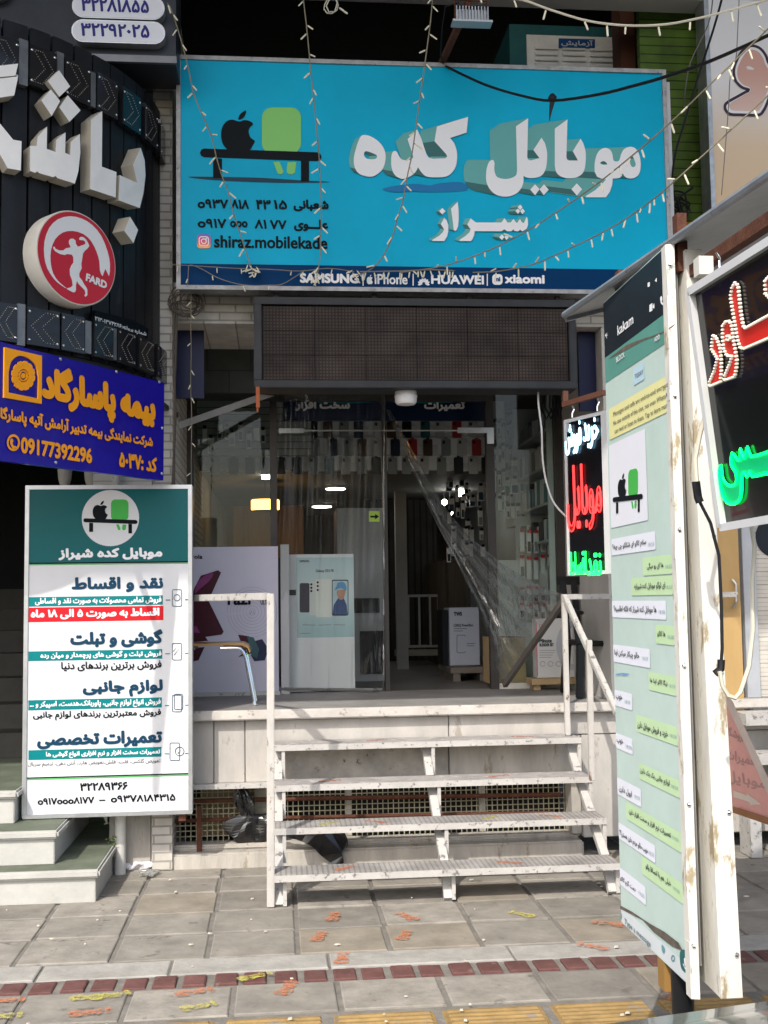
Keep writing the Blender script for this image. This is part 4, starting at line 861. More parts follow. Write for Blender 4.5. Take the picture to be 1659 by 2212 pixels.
# ================================================================== blue insurance sign, turned towards the street
def camxy(X, D): return (X*cos(YAW)+D*sin(YAW), D*cos(YAW)-X*sin(YAW))
i0 = camxy(-.337*5.45, 5.45); i1 = camxy(-.193*6.6, 6.6)
fi = vplane(i0, i1)
ins = thing('insurance_sign', 'deep blue insurance sign with orange Persian lettering and a rosette emblem', 'sign', (*i1, 2.4))
IB = mat('printed_ultramarine', srgb(30, 22, 150), .25, var=.08, scale=2, coat=.15); IO = mat('cut_amber_letters', srgb(250, 164, 30), .4, var=.05)
TR_, BR_, TL_, BL_ = fi.px(355, 827), fi.px(353, 1038), fi.px(-140, 703), fi.px(-140, 978)
flat(fi, [[BL_, BR_, TR_, TL_]], 0, 'panel', IB, ins, uv=True, thick=.035)
flat(fi, [Z2([(25, 1102), (305, 1165), (303, 1525), (20, 1478)]), Z2(smooth_loop([(55, 1290), (75, 1210), (120, 1170), (165, 1168), (220, 1195), (262, 1245), (278, 1330)], 3, False)+[(275, 1485), (55, 1440)])], .008, 'emblem_frame', IO, ins, thick=.007)
pet = []
for k in range(12):
    a = 2*pi*k/12+.2; f = lambda r, t: (167+cos(a)*r-sin(a)*t, 1315+(sin(a)*r+cos(a)*t)*1.26)
    pet.append([Z2([f(38, -8), f(60, -19), f(80, -20), f(88, -10), f(88, 10), f(80, 20), f(60, 19), f(38, 8)])])
e = lambda r: [(x, y) for x, y in Z2(circle((167, 1315), r, 24, r*1.26))]
shapes(fi, pet+[[e(33), e(25)], [e(16)]], .008, 'emblem_rosette', IO, ins, thick=.006)
def it(s, a, b, ya, yb, h, bold=.07, m=IO): 
    q = Z2([(a, ya), (b, yb)]); t = txt(fi, s, q[0][0], q[1][0], q[0][1], h/2.99*.864, m, ins, .006, bold, y1=q[1][1], level=True); return t
it('بیمه پاسارگاد', 335, 1182, 1400, 1575, 330, .06)
it('شرکت نمایندگی بیمه تدبیر آرامش آتیه پاسارگاد', 20, 1180, 1630, 1800, 118, .04)
it('09177392296', 160, 692, 1840, 1910, 118, .05); it('کد :۵۰۳۷', 888, 1170, 1945, 1975, 115, .06)
ribbon(fi, [fi.loop(Z2(circle((92, 1815), 42, 28, 54)))], .012, .007, 'phone_ring', IO, ins, uv=True, closed=True)
flat(fi, [Z2(smooth_loop([(70, 1790), (85, 1785), (92, 1805), (85, 1815), (95, 1840), (105, 1838), (118, 1850), (105, 1866), (85, 1855), (68, 1820)], 2))], .007, 'phone_mark', IO, ins)
mb = MB()
for q in Z2([(452, 1190), (870, 1283), (1190, 1360), (417, 1963), (1210, 2045), (1212, 1705)]): mb.lathe(fi.w(*fi.px(*q), 0), [(.009, 0), (.008, .004), (.003, .006)], 10, fi.n)
mb.build('screw_heads', ALU, ins)
mb = MB()
for px in (330, 60): u, v = fi.px(px, 850); mb.beam(fi.w(u, v, -.04), fi.w(u, v, -.04)+Vector((.1, .75, 0)), .03, .03)
mb.build('bracket', DARK_GREY, ins)
q = P(249, 1000, 7.0); one('sign_pole', MB().tube([(q.x, 7.05, .4), (q.x, 7.05, q.z+.1)], .022, 12), PEEL, 'white pole behind the standing sign under the blue insurance sign', 'pole', smooth=True)
# bits at the foot of the wall
pw = MB(); pw.tube([(-.945, 7.08, -.01), (-.945, 7.08, .37)], .033, 14); one('drain_pipe', pw, mat('stained_white_pipe', (.62, .61, .57), .6, var=.15, scale=8, spots=(.3, .33, .22), spot_amt=.62, spot_scale=14), 'stub of white drain pipe standing on the pavement below the standing sign', 'pipe', smooth=True)
mb = MB()
for k in range(26):
    c = Vector((-.97+random.uniform(-.05, .01), 7.03, .1+random.uniform(0, .13))); d = Vector((random.uniform(-1, 1), -.4, random.uniform(-.2, 1))).normalized()*.018; r = d.cross(Vector((0, 1, 0))).normalized()*.007
    mb.face([c, c+d*.5+r, c+d, c+d*.5-r])
one('weed', mb, mat('weed_leaf', (.1, .16, .04), .6, var=.3), 'small green weed growing behind the white drain pipe', 'weed')
def rag(name, cx, cy, cz, sx, sy, sz, m, label, cat, seed, n=16, lean=(0, 0)):
    rnd = random.Random(seed); ph = [rnd.uniform(0, 6.28) for _ in range(8)]; mb = MB(); vs = []; fs = []
    for i in range(n+1):
        v = i/n
        for j in range(n*2):
            a = 2*pi*j/(n*2); r = sin(pi*v)**.6*(1+.28*sin(3*a+ph[0]+4*v)+.2*sin(7*a+ph[1]-6*v)+.12*sin(11*a+9*v+ph[2])); h = (1-cos(pi*v))/2+.09*sin(5*a+ph[3])*sin(pi*v)
            vs.append((cx+sx*r*cos(a)+lean[0]*h, cy+sy*r*sin(a)+lean[1]*h, cz+sz*max(0, h)))
    for i in range(n):
        for j in range(n*2): fs.append((i*n*2+j, i*n*2+(j+1) % (n*2), (i+1)*n*2+(j+1) % (n*2), (i+1)*n*2+j))
    mb.add(vs, fs); return one(name, mb, m, label, cat)
BAGM = mat('black_plastic_bag', (.008, .008, .009), .22, var=.2, spec=.7)
q = G(297, 1872); rag('rag', q.x, q.y-.05, 0, .1, .06, .05, mat('white_rag', (.66, .65, .68), .8, var=.1), 'crumpled white rag lying on the pavement by the drain pipe', 'rag', 3)
q = G(322, 1890); rag('plastic_bag', q.x, q.y, 0, .05, .06, .03, clear('thin_clear_bag', (.85, .85, .82), .12, .2, .25), 'small clear plastic bag on the slabs beside the white rag', 'bag', 5)
q = P(552, 1790, 7.25); rag('plastic_bag', q.x, 7.24, q.z-.08, .15, .04, .17, BAGM, 'torn black plastic bag caught on the mesh left of the stairs', 'bag', 8)
q2 = P(535, 1742, 7.25); rag('plastic_bag', q2.x+.01, 7.24, q2.z-.06, .05, .025, .17, BAGM, 'twisted strip of black plastic hanging from the upper rusty pipe', 'bag', 11, lean=(-.05, 0))
mb = MB(); f7 = front(7.1)
BAG = [(600, 1790), (640, 1802), (700, 1800), (738, 1792), (752, 1822), (738, 1838), (742, 1862), (722, 1866), (695, 1848), (672, 1825), (640, 1812), (600, 1800)]
bp = [f7.px(*q) for q in smooth_loop(BAG, 3)]
A, F = fill([bp if area(bp) > 0 else bp[::-1]]); 
bmq = MB(); bmq.add([(p[0], 7.09-.03*abs(sin(p[0]*40+p[1]*30)), p[1]) for p in A]+[(p[0], 7.125, p[1]) for p in A], [tuple(int(i) for i in f) for f in F]+[tuple(int(i)+len(A) for i in f[::-1]) for f in F])
nb = len(bp); 
bb = len(bmq.v); bmq.v += [(p[0], 7.09-.03*abs(sin(p[0]*40+p[1]*30)), p[1]) for p in bp]+[(p[0], 7.125, p[1]) for p in bp]
bmq.f += [(bb+i, bb+(i+1) % nb, bb+(i+1) % nb+nb, bb+i+nb) for i in range(nb)]; bmq.m += [0]*nb
one('plastic_bag', bmq, BAGM, 'long black plastic bag drooping over the plinth behind the stairs', 'bag')
# ================================================================== neighbour on the right
nb_ = thing('neighbour_building', 'pale neighbouring shop building on the right with green and yellow slats', 'building', (4, 9, 0))
MB().box(3.05, 9, 7.6, 10.5, 0, 7.5).build('wall', WALLP, nb_)
MB().box(2.445, 9, 7.45, 7.6, .945, 3.36).build('wall', WALLP, nb_)
zy = P(1450, 478, 7.4).z
MB().box(2.52, 3.1, 7.4, 7.46, zy, 6.4).build('green_slats', bands('green_slats', (.075, .13, .022), (.02, .035, .012), .5, .062, 'Z', .12, .6, var=.35), nb_)
MB().box(2.3, 3.1, 7.4, 7.46, 3.62, zy-.002).build('yellow_slats', bands('yellow_slats', (.5, .27, .03), (.15, .08, .02), .5, .062, 'Z', .12, .6, var=.35), nb_)
MB().box(3.1, 3.16, 7.35, 7.6, 3.36, 5.6).build('post', mat('weathered_grey_post', (.1, .1, .1), .7, var=.25, bump=.2), nb_)
a = P(1341, 100, 7.7); b = P(1372, 100, 7.7); MB().box(a.x, b.x, 7.7, 7.9, 3.4, 6.45).build('column', mat('brown_column_paint', (.09, .035, .022), .7, var=.25, scale=5), nb_)
# neighbour's sign with one big red outlined letter
nsg = thing('neighbour_sign', 'white to beige sign with a large pale red Persian letter', 'sign', (3.4, 7.1, 3.6)); nf = front(7.1)
a = P(1535, 0, 7.1); b = P(1545, 440, 7.1)
NG = gradient('white_to_beige_print', [(0, srgb(196, 160, 110)), (.5, srgb(214, 190, 160)), (.72, srgb(226, 224, 226)), (1, srgb(224, 226, 232))], 0, 1.95)
MB().box(b.x, b.x+2.6, 7.1, 7.25, 3.6, 5.58).build('face', NG, nsg)
MB().box(b.x-.03, b.x, 7.09, 7.25, 3.6, 5.58).build('frame', GALV, nsg)
ZN = crop(1720, 0, 3.95)
wl = smooth_loop([(790, 620), (770, 560), (730, 500), (680, 465), (620, 455), (560, 480), (510, 540), (470, 620), (450, 700), (460, 780), (490, 830), (540, 870), (600, 890), (560, 915), (470, 965), (400, 1005), (365, 1040), (370, 1090), (415, 1130), (520, 1136), (690, 1138), (740, 1100), (780, 1020), (810, 930), (850, 800), (840, 700)], 3)
flat(nf, [ZN(wl), ZN(smooth_loop([(575, 660), (610, 653), (655, 680), (640, 690), (590, 685)], 2))], .002, 'letter_fill', gradient('faded_red_print', [(.4, srgb(226, 220, 220)), (.55, srgb(222, 200, 190)), (.75, srgb(206, 160, 148)), (1, srgb(200, 150, 140))], 0, 1.95), nsg)
ribbon(nf, [nf.loop(ZN([(640+(x-640)*.93, 800+(y-800)*.945) for x, y in wl]))], .03, .0038, 'letter_rim', LETTER_WHITE, nsg, uv=True, closed=True)
ribbon(nf, [nf.loop(ZN(wl))], .019, .0048, 'letter_outline', mat('printed_plum', srgb(66, 50, 66), .4, var=0), nsg, uv=True, closed=True)
# orange door leaf, roller shutter, white stand, pink A board
od = thing('wooden_door', 'tan orange door leaf standing open beside the roller shutter', 'door', (3, 7.1, .9))
a = P(1566, 1135, 7.1); b = P(1608, 1520, 7.1)
MB().box(a.x-.12, b.x+.0, 7.1, 7.14, .86, 2.5).build('leaf', mat('tan_door_paint', (.5, .33, .14), .6, var=.18, scale=3, stretch=(1, 1, .3), spots=(.3, .17, .06), spot_amt=.66, spot_scale=3), od)
hp = [P(1582, 1252, 7.08), P(1590, 1262, 7.06), P(1590, 1300, 7.06), P(1583, 1312, 7.08)]
MB().tube(hp, .008, 6).build('handle', ALU, od)
rs = thing('roller_shutter', 'off white ribbed roller shutter with a dark round emblem', 'shutter', (3.3, 7.2, .9))
a = P(1625, 1140, 7.2)
MB().box(a.x, a.x+2.2, 7.2, 7.23, .9, 3.3).build('curtain', bands('shutter_slats', (.56, .53, .47), (.3, .28, .25), .5, .085, 'Z', .06, .5, var=.12, second=('Z', .0283, .08)), rs)
MB().box(a.x-.09, a.x-.003, 7.16, 7.26, .9, 3.3).build('guide_rail', mat('pale_grey_rail', (.45, .47, .5), .5, .2, var=.1), rs)
rf = front(7.195); c = rf.px(1675, 1160); flat(rf, [circle(c, rf.px(1675, 1160)[0]-rf.px(1632, 1160)[0], 40)], .0, 'round_emblem', mat('printed_blue_black', (.015, .02, .028), .4), rs, uv=True)
MB().box(a.x-.1, a.x+2.2, 7.1, 7.26, .84, .9).build('bottom_bar', PEEL, rs)
ws = thing('display_stand', 'white wooden display stand below the roller shutter', 'stand', (3.3, 6.9, 0))
a = P(1618, 1560, 6.95)
for z in (.56, .8): MB().box(a.x-.06, a.x+1.4, 6.85, 7.06, z, z+.07).build('shelf_board', PEEL, ws)
for x in (a.x-.05, a.x+.3, a.x+1.2): MB().box(x, x+.07, 6.87, 7.04, .0, .56).build('leg', PEEL, ws)
ab = thing('sandwich_board', 'pink sandwich board sign with faint lettering and a white arrow', 'sign board', (2.4, 5.6, 0))
A0 = P(1568, 1500, 5.75); 
pa = [P(1560, 1465, 5.9), P(1690, 1755, 5.35), P(1690, 1810, 5.35), P(1560, 1730, 5.9)]
o = pa[3]; uu = (pa[2]-pa[3]); uu.z = 0
abf = Fr(o, uu, (0, 0, 1))
PINK = mat('faded_pink_print', srgb(216, 160, 150), .5, var=.12, scale=5)
ZP = crop(1780, 1580, 3.687)
flat(abf, [ZP([(-330, 640), (120, 640), (180, 700), (515, 1430), (560, 1540), (560, 1745), (500, 1715), (190, 1600), (-330, 1415)])], .0, 'face', PINK, ab, thick=.02)
ribbon(abf, [abf.loop(ZP([(-330, 600), (130, 600), (190, 670), (515, 1375), (600, 1560)]))], .06, .012, 'frame_edge', mat('pale_wood_frame', (.6, .5, .44), .6, var=.15), ab, uv=True)
ribbon(abf, [abf.loop(ZP([(-330, 1440), (200, 1630), (515, 1735), (600, 1765)]))], .035, .012, 'frame_edge', mat('brown_wood_frame', (.3, .14, .07), .6, var=.2), ab, uv=True)
flat(abf, [ZP([(200, 1460), (330, 1510), (315, 1478), (458, 1590), (355, 1597), (350, 1570), (200, 1520)])], .002, 'arrow', mat('cream_arrow', (.62, .52, .44), .5), ab)
GT = mat('faded_grey_lettering', srgb(176, 140, 134), .5, var=.1)
for s, a_, b_, y, h in (('فروشگاه', 120, 310, 945, 110), ('تعمیرات', 120, 430, 1170, 120), ('موبایل', 120, 500, 1370, 130)):
    q = ZP([(a_, y-40), (b_, y+40)]); txt(abf, s, q[0][0], q[1][0], q[0][1], h/3.687*.864, GT, ab, .002, .03, y1=q[1][1], level=False)
MB().beam(abf.w(.02, .0, -.02), abf.w(.02, -.5, -.02), .03, .03).beam(abf.w(.7, .0, -.02), abf.w(.7, -.45, -.02), .03, .03).build('leg', mat('grey_leg_steel', (.35, .36, .38), .5, .5), ab)
# ================================================================== the lightbox post with the printed chat
KX = 1.18; YF, YN = 3.955, 3.29
kp = thing('advertising_lightbox', 'tall double sided lightbox printed with a mint green chat', 'lightbox', (KX+.1, 3.6, 0))
kf = vplane((KX, YF), (KX, YN)); R1 = crop(1380, 500, 2.989); R2 = crop(1480, 1150, 3.686); R3 = crop(1480, 1700, 2.573)
KB, KT = .476, 2.66
MINT = mat('faded_mint_print', srgb(186, 206, 199), .4, var=.07, scale=5)
EDGE = mat('dirty_white_edge', (.68, .66, .6), .55, var=.18, scale=6, bump=.3, spots=(.34, .28, .18), spot_amt=.56, spot_scale=12, stretch=(1, 1, .35))
GREYIN = mat('grey_inner_sheet', (.3, .3, .28), .7, var=.15)
MB().box(KX, KX+.02, YN+.0, YF, KB, KT).build('front_box', MINT, kp)
mb = MB()
n = 14
for i in range(n):
    z0 = KB-.03+(KT-KB+.03)*i/n; z1 = KB-.03+(KT-KB+.03)*(i+1)/n; j = .006*sin(i*2.1)
    mb.hexa([(KX-.004+j*.5, YN-.012, z0), (KX+.02, YN-.02, z0), (KX+.022, YN+.025, z0), (KX-.003, YN+.03, z0), (KX-.004-j*.25, YN-.012, z1), (KX+.02, YN-.02, z1), (KX+.022, YN+.025, z1), (KX-.003, YN+.03, z1)])
mb.build('folded_edge', EDGE, kp)
MB().box(KX+.0225, KX+.042, YN+.02, YF, KB+.05, KT-.05).build('inner_sheet', GREYIN, kp)
mb = MB(); mb.hexa([(KX+.07, YN-.05, KB-.02), (KX+.134, YN-.05, KB-.02), (KX+.134, YF, KB), (KX+.08, YF, KB), (KX+.05, YN-.03, KT-.02), (KX+.1, YN-.03, KT-.02), (KX+.1, YF, KT-.02), (KX+.06, YF, KT-.02)])
mb.build('rear_box', EDGE, kp)
for k in range(6):
    MB().ball((KX+.008, YN-.016, KB+.12+k*.4), .008, 6).build('rivet', CHROME, kp); MB().ball((KX+.12-.006*k, YN-.05+.004*k, KB+.1+k*.4), .008, 6).build('rivet', CHROME, kp)
MB().tube([(KX+.035, 3.46, -.01), (KX+.035, 3.46, KB+.02)], .034, 20).build('post', BLACK_PLASTIC, kp, smooth=True)
MB().box(KX+.0, KX+.04, 3.52, 3.58, KB-.09, KB-.002).build('wood_block', mat('wood_block', (.3, .17, .05), .7, var=.2), kp)
def kflat(pts, d, name, m): return flat(kf, [pts], d, name, m, kp)
CH = mat('printed_chat_black', srgb(34, 42, 48), .35, var=.25, scale=4); CT = mat('printed_chat_teal', srgb(92, 150, 138), .4, var=.12, scale=5)
def krect(a, b, c, e, d, name, m):
    """rectangle on the print from view corners (left-top, right-top, right-bottom, left-bottom)"""
    q = kf.loop([a, b, c, e]); u0 = (q[0][0]+q[3][0])/2; u1 = (q[1][0]+q[2][0])/2; v1 = (q[0][1]+q[1][1])/2; v0 = (q[2][1]+q[3][1])/2
    u0 = max(u0, .004); u1 = min(u1, YF-YN-.032)
    return flat(kf, [rrect(u0, v0, u1, v1, min(.008, (v1-v0)*.2), 3) if name.endswith('bubble') else [(u0, v0), (u1, v0), (u1, v1), (u0, v1)]], d, name, m, kp, uv=True)
uR = YF-YN-.032
vh = kf.px(*R1([(670, 980)])[0])[1]; vt = kf.px(*R1([(670, 1190)])[0])[1]
flat(kf, [[(.004, vh), (uR, vh), (uR, KT-.004), (.004, KT-.004)]], .0012, 'chat_header', CH, kp, uv=True)
flat(kf, [[(.004, vt), (uR, vt), (uR, vh), (.004, vh)]], .0012, 'chat_bar', CT, kp, uv=True)
flat(kf, [R1(smooth_loop([(425, 1190), (500, 1130), (560, 1085), (690, 1035), (820, 990), (935, 920), (850, 990), (690, 1050), (560, 1120)], 2))], .002, 'torn_strip', mat('torn_backing', (.13, .11, .09), .9, var=.4, scale=20), kp)
def kt(f, s, a, b, y, h, m, bold=0., y1=None, k=2.989):
    q = f([(a, y), (b, y1 if y1 else y)]); txt(kf, s, q[0][0], q[1][0], q[0][1], h/k*.864, m, kp, .0035, bold, y1=q[1][1])
CG = mat('printed_chat_grey', srgb(60, 66, 72), .4, var=0); CS = mat('printed_pale_grey', srgb(150, 178, 182), .4, var=0)
kt(R1, 'kakam', 495, 614, 960, 78, LETTER_WHITE, .03, 905); kt(R1, 'BLOCK', 487, 550, 1190, 40, LETTER_WHITE, .03, 1160); kt(R1, 'ADD', 772, 815, 1042, 34, LETTER_WHITE, .03, 1022)
kt(R1, '19:02', 870, 925, 520, 34, CS, .02, 495); kt(R1, 'TODAY', 625, 688, 1315, 34, CG, 0, 1288)
shapes(kf, [[R1([(735, 785), (758, 770), (758, 825), (735, 838)])], [R1([(760, 790), (772, 770), (772, 812), (760, 806)])], [R1(smooth_loop([(815, 730), (828, 718), (832, 745), (828, 760), (840, 772), (850, 765), (848, 780), (835, 785), (820, 770)], 2))]]+[[R1(circle((904, y), 6, 8, 8))] for y in (675, 705, 730)]+[[R1([(402, 1010), (420, 990), (410, 1010), (428, 1008), (412, 1015), (420, 1040)])], [R1([(722, 620), (738, 612), (738, 645), (722, 652)])], [R1([(775, 605), (790, 580), (790, 612)])], [R1([(845, 570), (862, 560), (862, 590), (845, 598)])]], .003, 'chat_icons', LETTER_WHITE, kp)
krect(*R1([(612, 1255), (692, 1215), (692, 1345), (612, 1385)]), .002, 'date_bubble', mat('printed_sky', srgb(180, 208, 222), .4, var=.03))
krect(*R1([(430, 1530), (905, 1330), (905, 1590), (432, 1775)]), .002, 'notice_bubble', mat('printed_butter', srgb(224, 220, 158), .4, var=.05))
for s, a_, b_, y, y1 in (('Messages and calls are end-to-end encrypted.', 450, 885, 1592, 1400), ('No one outside of this chat, not even WhatsApp,', 450, 882, 1660, 1478), ('can read or listen to them. Tap to learn more.', 462, 868, 1718, 1562)): kt(R1, s, a_, b_, y, 48, CG, .0, y1)
a_ = R1([(432, 1812), (708, 1730)]); b_ = R2([(515, 575), (176, 612)])
krect(a_[0], a_[1], b_[0], b_[1], .002, 'picture_bubble', mat('printed_picture_white', srgb(222, 224, 232), .4, var=.02))
ag = lambda pts: R2([(200+(x-237)*.386, 368-(x-237)*.078+(y-908)*.95*(.92+(x-237)*.0001)) for x, y in pts])
logo(kf, kp, ag, .003)
BW = mat('printed_bubble_white', srgb(224, 226, 236), .4, var=.03); BG = mat('printed_bubble_green', srgb(190, 218, 172), .4, var=.05)
def msg(f, k, corners, m, s, a_, b_, y, h, t=None, y1=None):
    krect(*f(corners), .002, 'chat_bubble', m); kt(f, s, a_, b_, y, h, CG, .015, y1, k)
    if t: kt(f, t[0], t[1], t[2], t[3], 34*k/3.686, CS, .0, None, k)
msg(R2, 3.686, [(185, 715), (590, 670), (592, 832), (185, 875)], BW, 'سلام کاکو ای شکلکو چی چیه؟', 190, 500, 800, 70, ('18:55', 527, 582, 775), 775)
msg(R2, 3.686, [(470, 895), (795, 870), (795, 1045), (475, 1065)], BG, 'ها ای رو میگی', 515, 665, 980, 65, ('18:55', 685, 745, 980), 968)
msg(R2, 3.686, [(365, 1085), (795, 1065), (795, 1240), (368, 1250)], BG, 'ای لوگو موبایل کده شیرازه', 395, 678, 1163, 70, ('18:57', 690, 750, 1170), 1155)
msg(R2, 3.686, [(185, 1295), (687, 1300), (690, 1468), (190, 1452)], BW, 'ها موبایل کده شیراز که فلکه اطلسیه؟', 200, 590, 1378, 70, ('18:58', 625, 680, 1400))
msg(R2, 3.686, [(588, 1520), (798, 1525), (800, 1712), (597, 1690)], BG, 'ها کاکو', 612, 685, 1605, 60, ('18:58', 705, 762, 1632))
msg(R2, 3.686, [(195, 1705), (538, 1735), (542, 1900), (205, 1875)], BW, 'حالو چیکار میکنن اینا', 212, 440, 1785, 70, ('18:59', 475, 525, 1830), 1800)
msg(R2, 3.686, [(525, 1960), (830, 2000), (830, 2180), (530, 2125)], BG, 'نیگا کاکو اینا ها', 543, 703, 2035, 60, ('18:59', 720, 775, 2085), 2055)
msg(R3, 2.573, [(148, 65), (262, 85), (264, 190), (152, 170)], BW, 'خوب', 160, 200, 112, 42, ('18:59', 217, 252, 142))
msg(R3, 2.573, [(285, 230), (578, 300), (585, 425), (290, 340)], BG, 'خرید و فروش موبایل دارن', 295, 490, 298, 52, ('18:59', 508, 550, 362), 335)
msg(R3, 2.573, [(150, 345), (265, 370), (265, 470), (155, 445)], BW, 'خوب', 166, 206, 395, 42, ('18:59', 225, 262, 432))
msg(R3, 2.573, [(303, 540), (595, 650), (595, 763), (308, 645)], BG, 'لوازم جانبی یک یک دارن', 312, 502, 595, 50, ('18:59', 518, 560, 690), 655)
msg(R3, 2.573, [(160, 635), (320, 690), (318, 800), (168, 750)], BW, 'ایول دارن', 180, 262, 705, 46, ('18:59', 278, 313, 755), 728)
msg(R3, 2.573, [(218, 800), (590, 970), (595, 1100), (228, 915)], BG, 'تعمیرات نرم افزار و سخت افزار دارن', 238, 505, 865, 50, ('19:00', 522, 562, 1020), 978)
msg(R3, 2.573, [(170, 940), (410, 1035), (410, 1150), (178, 1045)], BW, 'خوب حالو مردم دارن هستن؟؟', 180, 362, 1005, 50, ('18:59', 372, 405, 1118), 1082)
msg(R3, 2.573, [(320, 1150), (605, 1300), (605, 1430), (328, 1270)], BG, 'خیلی هم با انصافا والو', 350, 512, 1215, 50, ('19:00', 530, 570, 1350), 1300)
msg(R3, 2.573, [(175, 1220), (350, 1310), (350, 1430), (180, 1330)], BW, 'دمت گرم کاکو', 188, 285, 1290, 46, ('19:00', 307, 342, 1380), 1335)
vb = kf.px(*R3([(400, 1640)])[0])[1]
flat(kf, [[(.004, KB+.003), (uR, KB+.003), (uR, vb), (.004, vb)]], .0012, 'input_bar', mat('printed_input_bar', srgb(205, 212, 214), .4, var=.06), kp, uv=True)
flat(kf, [R3([(185, 1450), (260, 1490), (380, 1570), (470, 1620), (560, 1690), (592, 1745), (520, 1715), (400, 1622), (330, 1545), (185, 1472)])], .002, 'torn_strip', MATS['torn_backing'], kp)
kt(R3, 'Type a message', 214, 380, 1583, 46, mat('printed_hint_grey', srgb(100, 122, 130), .4, var=0), .01, 1672, 2.573)
flat(kf, [R3(smooth_loop([(570, 1750), (600, 1735), (625, 1765), (640, 1830), (641, 1898), (600, 1880), (575, 1840)], 3))], .0022, 'voice_button', TEAL_DK, kp)
shapes(kf, [[R3(smooth_loop([(598, 1795), (606, 1790), (612, 1830), (604, 1838)], 2))], [R3([(590, 1825), (596, 1825), (604, 1850), (616, 1840), (620, 1846), (606, 1862)])]], .003, 'microphone_mark', LETTER_WHITE, kp)
shapes(kf, [[R3(circle((527, 1790), 13, 12, 22)), R3(circle((527, 1790), 7, 12, 12))], [R3(smooth_loop([(455, 1700), (475, 1730), (468, 1760), (455, 1740)], 2))], [R3(circle((185, 1520), 13, 14, 24)), R3(circle((185, 1520), 10, 14, 19))]], .003, 'input_icons', mat('printed_icon_teal', srgb(96, 150, 158), .4, var=0), kp)
ribbon(kf, [kf.loop(R2([(225, 1975), (290, 1968), (355, 1972), (290, 1982)]))], .004, .003, 'pen_scribble', mat('printed_pen_blue', srgb(90, 150, 210), .4, var=0), kp, uv=True)
# canopy over the lightbox
CAN = mat('blue_grey_sheet_steel', (.3, .33, .36), .45, .5, var=.25, scale=5, bump=.1, spots=(.16, .16, .16), spot_amt=.62, spot_scale=8)
cn = thing('lightbox_canopy', 'grey sheet steel canopy over the advertising lightbox', 'canopy', (1.5, 3.4, 2.65))
c0 = P(1222, 686, 4.32); c1 = P(1659, 390, 2.7); c1 = c0+(c1-c0)*1.35
cr = Vector((.62, .05, .17)); t_ = Vector((0, 0, .022))
MB().hexa([c0, c1, c1+cr, c0+cr, c0+t_, c1+t_, c1+cr+t_, c0+cr+t_]).build('sheet', CAN, cn)
cs = Vector((.62, .05, -.17))
MB().hexa([c0+cr, c1+cr, c1+cr+cs, c0+cr+cs, c0+cr+t_, c1+cr+t_, c1+cr+cs+t_, c0+cr+cs+t_]).build('sheet', CAN, cn)
MB().tube([c0+Vector((-.004, 0, .01)), c1+Vector((-.004, 0, .01))], .014, 8).build('rolled_edge', CAN, cn, smooth=True)
MB().beam(c0+Vector((.0, .005, .0)), c0+cr+Vector((0, .005, 0)), .02, .03).build('end_flange', CAN, cn)
MB().beam(P(1478, 600, 3.35), P(1800, 385, 2.35), .03, .035).build('angle_iron', RUST, cn)
for y in (3.9, 3.3): MB().beam((KX+.05, y, KT-.08), (KX+.05, y, KT+.1), .03, .04).build('bracket', RUST, cn)
# ================================================================== big LED sign hanging under the canopy
A_, B_, C_ = P(1497, 630, 2.85), P(1566, 1138, 2.9), P(1659, 528, 2.46)
lu = C_-A_; lv = A_-B_; ls = thing('hanging_led_sign', 'black LED sign with red and glowing green Persian letters under the canopy', 'LED sign', B_)
ln_ = Fr(A_, lu, lv); NN = crop(1720, 600, 2.99)
tl = ln_.px(1497, 630); bl = ln_.px(1566, 1138); tr = ln_.px(1659, 528); br = ln_.px(1659, 1122); ex = .3
tr2 = (tr[0]+(tr[0]-tl[0])*.9, tr[1]+(tr[1]-tl[1])*.9); br2 = (br[0]+(br[0]-bl[0])*1.2, br[1]+(br[1]-bl[1])*1.2)
flat(ln_, [[bl, br2, tr2, tl]], 0, 'panel', mat('glossy_black_acrylic', (.008, .009, .009), .15, var=.1, coat=.3), ls, uv=True, thick=.03)
mbf = MB()
for p, q in ((tl, tr2), (tl, bl), (bl, br2), (tr2, br2)): mbf.beam(ln_.w(*p, -.008), ln_.w(*q, -.008), .02, .05, ln_.n)
mbf.build('frame', mat('white_aluminium', (.72, .73, .74), .35, .2, var=.05), ls)
RP = mat('red_acrylic', srgb(206, 44, 34), .4, var=.05); WD = mat('white_led_dot', (.8, .76, .66), .3, emit=.05, var=0)
GE = mat('green_led_glow', (.0, 1., .1), .4, emit=2.2, var=0); GP = mat('green_lit_acrylic', (.0, .26, .1), .4, emit=.5, var=0)
red = [[[(375, 312), (395, 345), (405, 440), (415, 540), (432, 640), (448, 657), (598, 575), (720, 510), (720, 690), (598, 742), (435, 812), (410, 800), (390, 740), (370, 620), (350, 500), (338, 420), (352, 350)]],
       [[(310, 597), (335, 610), (350, 650), (360, 740), (375, 830), (385, 900), (381, 960), (370, 1020), (290, 1048), (295, 1010), (330, 930), (350, 868), (310, 862), (285, 810), (278, 720), (280, 640)], smooth_loop([(302, 730), (320, 712), (338, 730), (320, 748)], 2)],
       [[(210, 702), (235, 740), (258, 800), (268, 880), (268, 980), (262, 1058), (180, 1092), (178, 1065), (215, 980), (240, 885), (195, 815), (200, 750)]], [[(598, 300), (650, 250), (700, 420), (640, 440), (600, 400)]]]
shapes(ln_, [[NN(l) for l in g] for g in red], .004, 'red_letters', RP, ls)
